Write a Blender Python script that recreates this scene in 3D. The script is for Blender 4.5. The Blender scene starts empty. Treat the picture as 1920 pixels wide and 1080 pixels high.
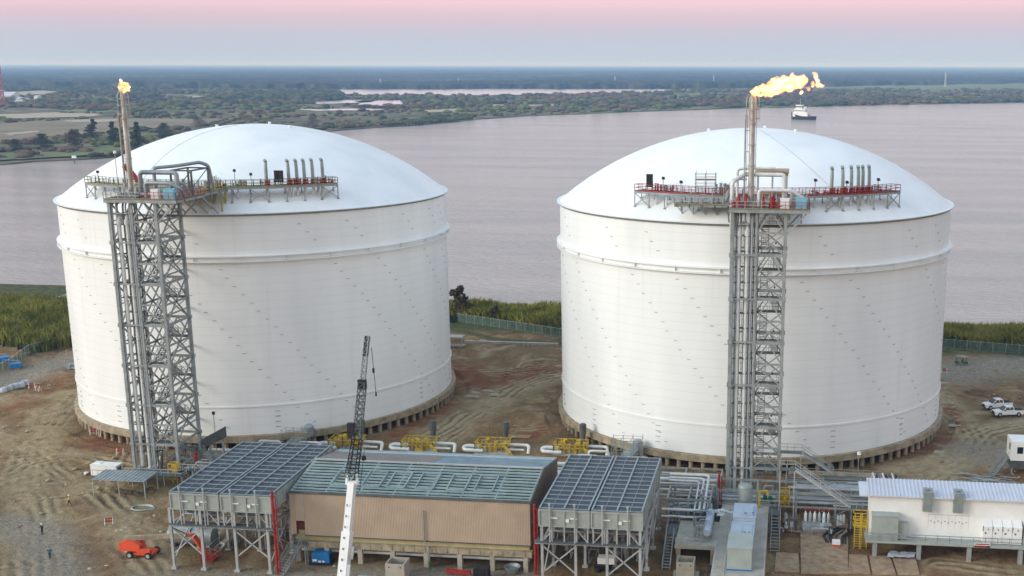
import bpy, math, random
import numpy as np
from mathutils import Matrix, Vector
R = math.radians
random.seed(7)
SC = bpy.context.scene
COL = SC.collection

# ---------------- camera (plant axes: X along the row of tanks, Y towards the river, Z up) -------------
F_, CX, CY, PIT, ROL, HC = 2300., 1210.33, 672.42, .2352, .0023, 69.62
TH = R(6.768635)
CAMP = (109.5545, -243.6863, HC)
_c, _s, _cr, _sr = math.cos(PIT), math.sin(PIT), math.cos(ROL), math.sin(ROL)
def _uv(x, y, z): return Vector((x*math.cos(TH)-y*math.sin(TH), x*math.sin(TH)+y*math.cos(TH), z))
CR = _uv(_cr, _sr*_s, _sr*_c); CU = _uv(-_sr, _cr*_s, _cr*_c); CF = _uv(0, _c, -_s)
cam_d = bpy.data.cameras.new('camera'); cam = bpy.data.objects.new('camera', cam_d); COL.objects.link(cam)
cam.matrix_world = Matrix(((CR.x, CU.x, -CF.x, CAMP[0]), (CR.y, CU.y, -CF.y, CAMP[1]), (CR.z, CU.z, -CF.z, CAMP[2]), (0, 0, 0, 1)))
cam_d.sensor_width = 36; cam_d.lens = 36*F_/1920
cam_d.shift_x = (960-CX)/1920; cam_d.shift_y = (CY-540)/1920
cam_d.clip_start = 1; cam_d.clip_end = 200000
SC.camera = cam
def G(px, py, z=0.):                       # survey helper: where a sight line meets height z
    d = CF + CR*((px-CX)/F_) - CU*((py-CY)/F_); t = (z-HC)/d.z
    return (CAMP[0]+d.x*t, CAMP[1]+d.y*t, z)

# ---------------- sky ----------------
W = bpy.data.worlds.new('World'); SC.world = W; W.use_nodes = True
nt = W.node_tree; nt.nodes.clear()
def N(nt, t, **k):
    n = nt.nodes.new(t)
    for a, b in k.items(): setattr(n, a, b)
    return n
tc = N(nt, 'ShaderNodeTexCoord'); sep = N(nt, 'ShaderNodeSeparateXYZ'); nt.links.new(tc.outputs['Generated'], sep.inputs[0])
mr = N(nt, 'ShaderNodeMath', operation='MULTIPLY_ADD'); mr.inputs[1].default_value = 1.; mr.inputs[2].default_value = 0.
nt.links.new(sep.outputs['Z'], mr.inputs[0])
sq = N(nt, 'ShaderNodeMath', operation='POWER'); sq.inputs[1].default_value = .5; sq.use_clamp = True
mx0 = N(nt, 'ShaderNodeMath', operation='MAXIMUM'); mx0.inputs[1].default_value = 0
nt.links.new(mr.outputs[0], mx0.inputs[0]); nt.links.new(mx0.outputs[0], sq.inputs[0])
def ramp(nt, stops):
    r = N(nt, 'ShaderNodeValToRGB'); e = r.color_ramp.elements
    while len(e) < len(stops): e.new(.5)
    for i, (p, c) in enumerate(stops):
        e[i].position = p; e[i].color = (*c, 1)
    return r
sn = lambda deg: math.sqrt(math.sin(R(deg)))
east = ramp(nt, [(0, (.46, .62, .70)), (sn(.4), (.54, .60, .70)), (sn(1.1), (.58, .60, .70)), (sn(1.6), (.66, .59, .68)), (sn(2.1), (.78, .59, .67)),
                 (sn(2.7), (.95, .67, .72)), (sn(4), (1.02, .74, .77)), (sn(9), (1.04, .87, .85)), (sn(18), (.90, .82, .84)), (sn(32), (.50, .62, .78)), (sn(60), (.60, .86, 1.18)), (1, (.68, 1.0, 1.40))])
west = ramp(nt, [(0, (1.6, 1.35, 1.1)), (sn(5), (1.9, 1.65, 1.4)), (sn(15), (1.5, 1.45, 1.4)), (sn(35), (.95, 1.08, 1.2)), (1, (.64, .88, 1.22))])
nt.links.new(sq.outputs[0], east.inputs[0]); nt.links.new(sq.outputs[0], west.inputs[0])
az = N(nt, 'ShaderNodeVectorMath', operation='DOT_PRODUCT'); az.inputs[1].default_value = (-.72, -.69, 0)
nt.links.new(tc.outputs['Generated'], az.inputs[0])
azr = N(nt, 'ShaderNodeMapRange'); azr.interpolation_type = 'SMOOTHSTEP'; azr.inputs[1].default_value = -.25; azr.inputs[2].default_value = 1.
nt.links.new(az.outputs['Value'], azr.inputs[0])
mixs = N(nt, 'ShaderNodeMix', data_type='RGBA'); nt.links.new(azr.outputs[0], mixs.inputs[0])
nt.links.new(east.outputs[0], mixs.inputs[6]); nt.links.new(west.outputs[0], mixs.inputs[7])
bg = N(nt, 'ShaderNodeBackground'); bg.inputs[1].default_value = .95
nt.links.new(mixs.outputs[2], bg.inputs[0])
wo = N(nt, 'ShaderNodeOutputWorld'); nt.links.new(bg.outputs[0], wo.inputs[0])

# afterglow of the low sun, behind the camera and to the left
sl = bpy.data.lights.new('sun', 'SUN'); sl.energy = 2.1; sl.angle = R(24); sl.color = (1., .96, .90)
so = bpy.data.objects.new('sun', sl); COL.objects.link(so); so.location = (-200, -300, 200)
so.rotation_euler = Vector((.84, .50, -.36)).to_track_quat('-Z', 'Y').to_euler()

SC.view_settings.view_transform = 'Standard'; SC.view_settings.look = 'None'
SC.view_settings.exposure = 0; SC.view_settings.gamma = 1
SC.render.engine = 'CYCLES'
SC.cycles.max_bounces = 6; SC.cycles.diffuse_bounces = 3; SC.cycles.glossy_bounces = 3; SC.cycles.volume_bounces = 1
HAZE = 1e-4
SC.cycles.use_denoising = True; SC.cycles.volume_step_rate = 1

# ---------------- materials ----------------
def lin(c): return tuple((v/255/12.92 if v/255 <= .04045 else ((v/255+.055)/1.055)**2.4) for v in c)
MATS = {}
def mat(name, rgb, rough=.6, metal=0., var=.15, scale=1., bump=0., bscale=None, spec=.5, rgb2=None, stretch=(1, 1, 1), emit=None):
    """painted / galvanised / concrete surfaces with uneven, weathered colour"""
    if name in MATS: return MATS[name]
    m = bpy.data.materials.new(name); m.use_nodes = True; t = m.node_tree; b = t.nodes['Principled BSDF']
    c = lin(rgb); b.inputs['Roughness'].default_value = rough; b.inputs['Metallic'].default_value = metal
    b.inputs['Specular IOR Level'].default_value = spec
    if emit: b.inputs['Emission Color'].default_value = (*lin(rgb), 1); b.inputs['Emission Strength'].default_value = emit
    if var or rgb2:
        g = N(t, 'ShaderNodeNewGeometry'); mp = N(t, 'ShaderNodeMapping'); mp.inputs['Scale'].default_value = stretch
        t.links.new(g.outputs['Position'], mp.inputs[0])
        n = N(t, 'ShaderNodeTexNoise'); n.inputs['Scale'].default_value = scale; n.inputs['Detail'].default_value = 6; n.inputs['Roughness'].default_value = .65
        t.links.new(mp.outputs[0], n.inputs[0])
        c2 = lin(rgb2) if rgb2 else tuple(v*(1-var*2) for v in c)
        r = ramp(t, [(.32, c2), (.62, c)])
        t.links.new(n.outputs[0], r.inputs[0]); t.links.new(r.outputs[0], b.inputs['Base Color'])
        if bump:
            n2 = N(t, 'ShaderNodeTexNoise'); n2.inputs['Scale'].default_value = bscale or scale*4; n2.inputs['Detail'].default_value = 4
            t.links.new(mp.outputs[0], n2.inputs[0])
            bp = N(t, 'ShaderNodeBump'); bp.inputs['Strength'].default_value = bump; bp.inputs['Distance'].default_value = .3
            t.links.new(n2.outputs[0], bp.inputs['Height']); t.links.new(bp.outputs[0], b.inputs['Normal'])
    else: b.inputs['Base Color'].default_value = (*c, 1)
    MATS[name] = m
    return m
def M(n): return MATS[n]
mat('steel', (156, 162, 160), .55, .25, .18, .8)
mat('steel_dark', (98, 102, 100), .6, .2, .2, .8)
mat('steel_light', (186, 190, 188), .5, .3, .12, .6)
mat('galv', (164, 172, 172), .5, .35, .15, 1.2)
mat('white', (232, 232, 228), .5, 0, .06, .3)
mat('pipe_white', (214, 216, 212), .45, .15, .1, 1.)
mat('pipe_grey', (160, 166, 168), .45, .4, .12, 1.)
mat('black', (30, 31, 33), .6, 0, .2, 1.)
mat('rubber', (26, 26, 26), .85, 0, .2, 2.)
mat('yellow', (206, 172, 42), .55, 0, .25, 1.5)
mat('red', (168, 38, 36), .55, 0, .2, 1.)
mat('red_rail', (170, 66, 58), .6, 0, .25, 1.)
mat('orange', (226, 82, 40), .5, 0, .12, 1.5)
mat('blue', (22, 116, 176), .45, 0, .12, 1.5)
mat('cyan', (120, 186, 206), .5, 0, .1, 1.5)
mat('green', (44, 110, 66), .5, 0, .2, 1.5)
mat('conc', (178, 170, 152), .9, 0, .16, .5, .3)
mat('conc_tan', (172, 158, 130), .9, 0, .2, .7, .3, rgb2=(122, 110, 90))
mat('conc_grey', (176, 168, 154), .9, 0, .14, .4, .3)
mat('panel_grn', (162, 170, 163), .5, .1, .08, .5)
mat('panel_blue', (176, 188, 200), .5, .1, .08, .5)
mat('duct', (150, 160, 156), .5, .4, .12, .8)
mat('glass', (28, 34, 40), .12, 0, 0, 1., spec=.8)
mat('grate', (104, 110, 108), .8, .2, .25, 3.)
mat('tan_grate', (138, 126, 92), .8, .1, .25, 3.)
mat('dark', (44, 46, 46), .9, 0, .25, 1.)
mat('wood', (150, 120, 84), .9, 0, .2, 1.)
mat('skin', (190, 140, 110), .6, 0, 0)
mat('hat', (235, 235, 235), .4, 0, 0)
mat('hivis', (206, 196, 92), .8, 0, .1, 4.)
mat('teal_cloth', (24, 96, 116), .8, 0, .15, 4.)
mat('navy_cloth', (36, 40, 52), .85, 0, .15, 4.)
mat('rust_panel', (110, 58, 34), .8, 0, .3, 1.5)
mat('tarp', (190, 198, 206), .6, 0, .1, 2., .6)
mat('roof_teal', (134, 154, 160), .6, .05, .16, .5)
mat('purlin', (150, 170, 168), .6, .1, .14, .7)
mat('sheet_brown', (142, 134, 126), .6, 0, .1, .4)
mat('insul_gap_shade', (104, 118, 104), .8, 0, .3, .8, rgb2=(34, 42, 40))  # near-black second tone paints the shade of the open roof gaps
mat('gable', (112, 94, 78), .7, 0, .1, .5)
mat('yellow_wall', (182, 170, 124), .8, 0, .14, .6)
mat('bark', (70, 56, 44), .9, 0, .2, 3.)
mat('leaf', (62, 74, 38), .85, 0, .3, .6, rgb2=(32, 42, 22))
mat('leaf_brown', (88, 74, 50), .85, 0, .3, .6, rgb2=(50, 44, 30))

# ---------------- mesh builder ----------------
class MB:
    def __init__(s): s.v = []; s.f = []; s.m = []
    def add(s, vs, fs, m=0):
        o = len(s.v); s.v.extend(vs); s.f.extend([tuple(i+o for i in f) for f in fs]); s.m.extend([m]*len(fs)); return s
    def box(s, x0, y0, z0, x1, y1, z1, m=0):
        if x0 > x1: x0, x1 = x1, x0
        if y0 > y1: y0, y1 = y1, y0
        if z0 > z1: z0, z1 = z1, z0
        return s.add([(x0, y0, z0), (x1, y0, z0), (x1, y1, z0), (x0, y1, z0), (x0, y0, z1), (x1, y0, z1), (x1, y1, z1), (x0, y1, z1)],
                     [(0, 3, 2, 1), (4, 5, 6, 7), (0, 1, 5, 4), (1, 2, 6, 5), (2, 3, 7, 6), (3, 0, 4, 7)], m)
    def hull8(s, p, m=0):
        return s.add([tuple(q) for q in p], [(0, 3, 2, 1), (4, 5, 6, 7), (0, 1, 5, 4), (1, 2, 6, 5), (2, 3, 7, 6), (3, 0, 4, 7)], m)
    def bar(s, p, q, w=.2, h=None, m=0):
        p = Vector(p); q = Vector(q); d = q-p
        if d.length < 1e-6: return s
        d.normalize(); h = h or w
        a = d.cross(Vector((0, 0, 1)))
        if a.length < 1e-3: a = Vector((1, 0, 0))
        a.normalize(); b = a.cross(d); a = a*w/2; b = b*h/2
        return s.add([tuple(x) for x in (p-a-b, p+a-b, p+a+b, p-a+b, q-a-b, q+a-b, q+a+b, q-a+b)],
                     [(0, 3, 2, 1), (4, 5, 6, 7), (0, 1, 5, 4), (1, 2, 6, 5), (2, 3, 7, 6), (3, 0, 4, 7)], m)
    def tube(s, pts, r, n=8, m=0, r2=None):
        pts = [Vector(p) for p in pts]; rings = []; up = None
        for i, p in enumerate(pts):
            d = (pts[min(i+1, len(pts)-1)]-pts[max(i-1, 0)]).normalized()
            if up is None:
                up = d.cross(Vector((0, 0, 1)))
                if up.length < 1e-2: up = Vector((1, 0, 0))
                up.normalize()
            a = (up-d*up.dot(d)).normalized(); up = a; b = d.cross(a)
            rr = r if r2 is None else r+(r2-r)*i/(len(pts)-1)
            rings.append([tuple(p+a*(rr*math.cos(2*math.pi*k/n))+b*(rr*math.sin(2*math.pi*k/n))) for k in range(n)])
        vs = [v for g in rings for v in g]; fs = []
        for i in range(len(pts)-1):
            for k in range(n):
                j = (k+1) % n; fs.append((i*n+k, i*n+j, (i+1)*n+j, (i+1)*n+k))
        fs.append(tuple(range(n-1, -1, -1))); fs.append(tuple((len(pts)-1)*n+k for k in range(n)))
        return s.add(vs, fs, m)
    def lathe(s, c, prof, n=24, m=0, a0=0., a1=2*math.pi):
        full = abs(a1-a0-2*math.pi) < 1e-6; k = n if full else n+1
        vs = [(c[0]+r*math.cos(a0+(a1-a0)*i/n), c[1]+r*math.sin(a0+(a1-a0)*i/n), c[2]+z) for r, z in prof for i in range(k)]
        fs = []
        for j in range(len(prof)-1):
            for i in range(n):
                i2 = (i+1) % k; fs.append((j*k+i, j*k+i2, (j+1)*k+i2, (j+1)*k+i))
        return s.add(vs, fs, m)
    def cyl(s, c, r, h, n=16, m=0): return s.lathe(c, [(.001, 0), (r, 0), (r, h), (.001, h)], n, m)
    def rail(s, pts, h=1.1, sp=1.8, r=.035, m=0, mid=2):
        """handrail along a line of floor points"""
        for a, b in zip(pts[:-1], pts[1:]):
            a = Vector(a); b = Vector(b); L = (b-a).length; k = max(1, round(L/sp))
            for i in range(k+1):
                p = a.lerp(b, i/k); s.bar(p, p+Vector((0, 0, h)), r*2, m=m)
            for q in range(mid):
                z = Vector((0, 0, h*(1-q*.5))); s.bar(a+z, b+z, r*2, m=m)
        return s
    def build(s, name, mats, parent=None, smooth=35, local=False):
        me = bpy.data.meshes.new(name)
        o = bpy.data.objects.new(name, me); COL.objects.link(o)
        off = (0, 0, 0)
        if parent is not None:
            o.parent = parent
            if not local:
                q = parent
                while q is not None: off = tuple(off[i]+q.location[i] for i in range(3)); q = q.parent
        v = np.array(s.v, dtype=np.float64)-np.array(off)
        me.from_pydata(v.tolist(), [], s.f)
        for k in (mats if isinstance(mats, (list, tuple)) else [mats]): me.materials.append(M(k) if isinstance(k, str) else k)
        if len(me.materials) > 1: me.polygons.foreach_set('material_index', np.array(s.m, dtype=np.int32))
        if smooth:
            me.shade_smooth(); me.set_sharp_from_angle(angle=R(smooth))
        me.update(); return o
def tag(o, label=None, cat=None, group=None, kind=None):
    if label: o['label'] = label
    if cat: o['category'] = cat
    if group: o['group'] = group
    if kind: o['kind'] = kind
    return o
def thing(name, loc, label, cat, group=None, rz=0.):
    o = bpy.data.objects.new(name, None); COL.objects.link(o); o.location = loc; o.rotation_euler = (0, 0, rz); o.empty_display_size = .5
    return tag(o, label, cat, group)
def copy_tree(o, parent=None):
    c = o.copy(); COL.objects.link(c)
    if parent is not None: c.parent = parent
    for ch in list(o.children): copy_tree(ch, c)
    return c
def place(o, loc, rz=None, label=None):
    o.location = loc
    if rz is not None: o.rotation_euler = (0, 0, rz)
    if label: o['label'] = label
    return o
def arc(c, r, a0, a1, n, z): return [(c[0]+r*math.cos(a0+(a1-a0)*i/n), c[1]+r*math.sin(a0+(a1-a0)*i/n), z) for i in range(n+1)]
def bend(pts, r=.5, n=4):
    """round the corners of a pipe run"""
    pts = [Vector(p) for p in pts]; out = [pts[0]]
    for i in range(1, len(pts)-1):
        a = (pts[i-1]-pts[i]); b = (pts[i+1]-pts[i]); k = min(r, a.length*.45, b.length*.45); a.normalize(); b.normalize()
        p0 = pts[i]+a*k; p1 = pts[i]+b*k
        for j in range(n+1):
            t = j/n; out.append(p0*(1-t)**2+pts[i]*(2*t*(1-t))+p1*t*t)
    out.append(pts[-1]); return out
def stair(mb, p0, p1, w=1., side=None, n=None, m=0, rail=True):
    """flight from foot p0 to head p1, treads between two stringers with handrails"""
    p0 = Vector(p0); p1 = Vector(p1); d = p1-p0; hd = Vector((d.x, d.y, 0)).normalized(); sd = Vector((-hd.y, hd.x, 0))*w/2
    n = n or max(3, round(abs(d.z)/.25))
    for s_ in (-1, 1):
        mb.bar(p0+sd*s_, p1+sd*s_, .08, .28, m)
        if rail:
            u = Vector((0, 0, 1.05)); mb.bar(p0+sd*s_+u, p1+sd*s_+u, .07, m=m); mb.bar(p0+sd*s_+u*.5, p1+sd*s_+u*.5, .05, m=m)
            for i in range(0, n+1, 4):
                p = p0.lerp(p1, i/n)+sd*s_; mb.bar(p, p+u, .06, m=m)
    for i in range(1, n):
        p = p0.lerp(p1, i/n); mb.bar(p-sd, p+sd, .24, .05, m)
    return mb
# ================= SETTING: ground, river, far shore, forest =================
rng = np.random.default_rng(11)
def vnoise(x, y, seed=0):
    xi = np.floor(x).astype(np.int64); yi = np.floor(y).astype(np.int64); fx = x-xi; fy = y-yi
    fx = fx*fx*(3-2*fx); fy = fy*fy*(3-2*fy)
    def h(a, b):
        n = (a*374761393+b*668265263+seed*2147483647) & 0x7fffffff
        n = ((n ^ (n >> 13))*1274126177) & 0x7fffffff
        return ((n ^ (n >> 16)) & 0xffff)/65535.
    return (h(xi, yi)*(1-fx)+h(xi+1, yi)*fx)*(1-fy)+(h(xi, yi+1)*(1-fx)+h(xi+1, yi+1)*fx)*fy
def fbm(x, y, o=4, seed=0):
    s = 0; a = .5
    for i in range(o): s = s+a*vnoise(x*2**i, y*2**i, seed+i); a *= .5
    return s
def grid_mesh(name, X, Y, Z, m, attrs=None, smooth=True):
    ny, nx = X.shape; me = bpy.data.meshes.new(name)
    v = np.stack([X, Y, Z], -1).reshape(-1, 3).astype(np.float32)
    i = np.arange((ny-1)*(nx-1)); r = i//(nx-1); c = i % (nx-1); a = r*nx+c
    f = np.stack([a, a+1, a+nx+1, a+nx], -1).astype(np.int32)
    me.vertices.add(len(v)); me.vertices.foreach_set('co', v.ravel())
    me.loops.add(f.size); me.loops.foreach_set('vertex_index', f.ravel())
    me.polygons.add(len(f)); me.polygons.foreach_set('loop_start', np.arange(0, f.size, 4, dtype=np.int32))
    me.update(calc_edges=True)
    if smooth: me.shade_smooth()
    for k, col in (attrs or {}).items():
        at = me.color_attributes.new(k, 'FLOAT_COLOR', 'POINT'); at.data.foreach_set('color', col.reshape(-1, 4).astype(np.float32).ravel())
    me.materials.append(m); o = bpy.data.objects.new(name, me); COL.objects.link(o); return o
def tri_soup(name, V, F, m, smooth=False, parent=None):
    me = bpy.data.meshes.new(name); k = F.shape[1]
    me.vertices.add(len(V)); me.vertices.foreach_set('co', V.astype(np.float32).ravel())
    me.loops.add(F.size); me.loops.foreach_set('vertex_index', F.astype(np.int32).ravel())
    me.polygons.add(len(F)); me.polygons.foreach_set('loop_start', np.arange(0, F.size, k, dtype=np.int32))
    me.update(calc_edges=True)
    if smooth: me.shade_smooth()
    me.materials.append(m); o = bpy.data.objects.new(name, me); COL.objects.link(o)
    if parent is not None: o.parent = parent
    return o
def seg_dist(P, line):
    """distance to a polyline and signed offset from it"""
    d = np.full(len(P), 1e9); off = np.zeros(len(P))
    for a, b in zip(line[:-1], line[1:]):
        a = np.array(a[:2]); b = np.array(b[:2]); ab = b-a; L = ab@ab+1e-9
        t = np.clip(((P-a)@ab)/L, 0, 1); q = P-a-t[:, None]*ab; dd = np.hypot(q[:, 0], q[:, 1])
        sg = np.sign(q[:, 0]*ab[1]-q[:, 1]*ab[0]); k = dd < d; d[k] = dd[k]; off[k] = (dd*sg)[k]
    return d, off
def smooth(line, n=3):
    L = [np.array(p[:2], float) for p in line]
    for _ in range(n):
        o = [L[0]]
        for a, b in zip(L[:-1], L[1:]): o += [a*.75+b*.25, a*.25+b*.75]
        L = o+[L[-1]]
    return L

def shore_v(u): return 86+.0*u+np.interp(u, [-1500, -160, -100, 0, 60, 150, 260, 1500], [60, 4, 0, 6, 5, -4, -12, -60])
us = np.concatenate([-75-np.geomspace(1, 1500, 30)[::-1], np.arange(-75, 176, .4), 176+np.geomspace(1, 1500, 30)])
vs_ = np.concatenate([-98-np.geomspace(1, 900, 26)[::-1], np.arange(-98, 96, .4), [98, 104, 112, 125]])
X, Y = np.meshgrid(us, vs_); P = np.stack([X.ravel(), Y.ravel()], -1)
g = lambda *pp: smooth([G(x, y) for x, y in pp])
tracks = [(g((-40, 760), (60, 745), (120, 738), (150, 735)), 4.0, .8),
          (g((60, 1100), (70, 980), (40, 900), (60, 830), (110, 770), (140, 740)), 5.5, .7),
          (g((300, 1100), (240, 1000), (200, 930), (120, 900), (40, 840), (-30, 800)), 4.5, .6),
          (g((330, 905), (250, 880), (150, 850), (60, 870), (-30, 920)), 3.0, .5),
          (g((300, 1000), (240, 980), (190, 940), (210, 890), (240, 850)), 2.5, .5),
          (g((1070, 700), (980, 720), (920, 760), (850, 800), (780, 850)), 6.0, .8),
          (g((840, 690), (900, 700), (980, 690), (1060, 680)), 3.0, .4),
          (g((1755, 735), (1800, 790), (1830, 830), (1800, 870), (1740, 900)), 5.0, .9),
          (g((1960, 790), (1880, 800), (1830, 820), (1780, 860), (1700, 880)), 5.0, .9),
          (g((1960, 1075), (1860, 1070), (1760, 1060)), 3.0, .4)]
_r = random.Random(77)
for i in range(34):                      # short turning tracks of plant and lorries
    cx_, cy_ = (_r.uniform(-45, 14), _r.uniform(-92, -45)) if i < 20 else (_r.uniform(-50, -36), _r.uniform(-40, 25)) if i < 24 else (_r.uniform(44, 60), _r.uniform(-15, 45)) if i < 30 else (_r.uniform(142, 165), _r.uniform(-50, 30))
    a0 = _r.uniform(0, 6.28); rr_ = _r.uniform(5, 22); sp_ = _r.uniform(.7, 1.8)
    tracks.append(([np.array([cx_+rr_*math.cos(a0+sp_*k/9), cy_+rr_*.8*math.sin(a0+sp_*k/9)]) for k in range(10)], _r.uniform(1.3, 2.4), _r.uniform(.35, .75)))
tr = np.zeros(len(P)); rut = np.zeros(len(P))
wob = (fbm(P[:, 0]*.12, P[:, 1]*.12, 3, 5)-.5)*3; wob2 = (fbm(P[:, 0]*.35, P[:, 1]*.35, 3, 55)-.5)*2.6; brk = np.clip((fbm(P[:, 0]*.12, P[:, 1]*.12, 3, 66)-.34)*5, .25, 1)
for ln, w, k in tracks:
    la = np.array([p[:2] for p in ln]); sel = (P[:, 0] > la[:, 0].min()-15) & (P[:, 0] < la[:, 0].max()+15) & (P[:, 1] > la[:, 1].min()-15) & (P[:, 1] < la[:, 1].max()+15)
    d = np.full(len(P), 1e3); off = d.copy(); d[sel], off[sel] = seg_dist(P[sel], ln); off = off+wob*(.5 if w < 2.5 else 1)
    a = np.clip(1.25-np.abs(off)/w, 0, 1)*(d < w*2.5); a = a*a*(3-2*a); tr = np.maximum(tr, a*k)
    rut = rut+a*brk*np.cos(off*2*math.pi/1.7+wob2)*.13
gravel = [g((-60, 735), (40, 705), (90, 690), (140, 672)), g((1760, 700), (1850, 690), (1960, 680)), g((0, 980), (90, 1000), (110, 1100)), g((250, 1100), (500, 1090), (800, 1085), (960, 1080)),
          g((1850, 850), (1960, 860))]
gv = np.zeros(len(P))
for ln, w in zip(gravel, (7, 12, 5, 4.5, 8)):
    d, off = seg_dist(P, ln); a = np.clip(1.35-(d+wob*.6)/w, 0, 1); gv = np.maximum(gv, a)
clay = np.zeros(len(P))
for ln, w, k in [(g((860, 690), (900, 720), (960, 705), (1040, 690)), 8, .9), (g((840, 730), (800, 780), (740, 820)), 4, .7), (g((130, 700), (80, 740), (0, 770)), 4, .6), (g((1000, 810), (1060, 790)), 5, .7),
                 (g((1780, 760), (1800, 800), (1760, 840), (1700, 850)), 2.2, .9), (g((1500, 975), (1560, 1000), (1540, 1080)), 6, .5), (g((180, 820), (240, 850)), 5, .7)]:
    d, off = seg_dist(P, ln); a = np.clip(1.2-(d+wob)/w, 0, 1)*k; clay = np.maximum(clay, a)
grass = np.zeros(len(P))
for ln, w in [(g((840, 612), (940, 640), (1060, 646)), 1.8), (g((1060, 638), (1300, 640), (1780, 660)), 3.), (g((-40, 700), (60, 662), (140, 640)), 1.2)]:
    d, off = seg_dist(P, ln); grass = np.maximum(grass, np.clip(1.3-(d+wob*.5)/w, 0, 1))
grass = np.maximum(grass, np.clip((P[:, 1]-shore_v(P[:, 0])+24)/6, 0, 1))
inplant = (P[:, 0] > 15)*(P[:, 0] < 150)*(P[:, 1] < -38)
h = (fbm(P[:, 0]*.09, P[:, 1]*.09, 5, 1)-.47)*.9+(fbm(P[:, 0]*.6, P[:, 1]*.6, 3, 9)-.45)*.35
h = h*np.where(inplant, .25, 1)+rut*np.where(inplant, .4, 1)
for (px, py), r_, hh in [((1765, 790), 5, 1.1), ((1780, 815), 4, .9), ((1840, 692), 8, .9), ((1880, 688), 7, .9), ((870, 700), 6, .7), ((925, 600), 5, .4), ((1035, 790), 4, 1.0), ((100, 700), 6, .8), ((20, 745), 7, .7)]:
    c = G(px, py); dd = np.hypot(P[:, 0]-c[0], P[:, 1]-c[1])/r_; h = h+hh*np.exp(-dd*dd*2)*(.6+.8*fbm(P[:, 0]*.9, P[:, 1]*.9, 2, 3))
for cx in (0, 101.9):                         # level bench under each tank
    dd = np.hypot(P[:, 0]-cx, P[:, 1]); h = np.where(dd < 41.5, np.minimum(h, 0)*.2-.1, h)
sv = shore_v(P[:, 0])+4*(fbm(P[:, 0]*.05, P[:, 0]*0, 3, 8)-.5); k = np.clip((P[:, 1]-sv)/5, 0, 1); h = h*(1-k)-2.2*k
h = np.where((np.abs(P[:, 0]-50) > 160) | (P[:, 1] < -105), h*.3, h)
at = np.stack([tr, gv, clay, np.ones(len(P))], -1); at2 = np.stack([grass, np.clip(rut*3.6+.5, 0, 1), grass*0, np.ones(len(P))], -1)

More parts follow.
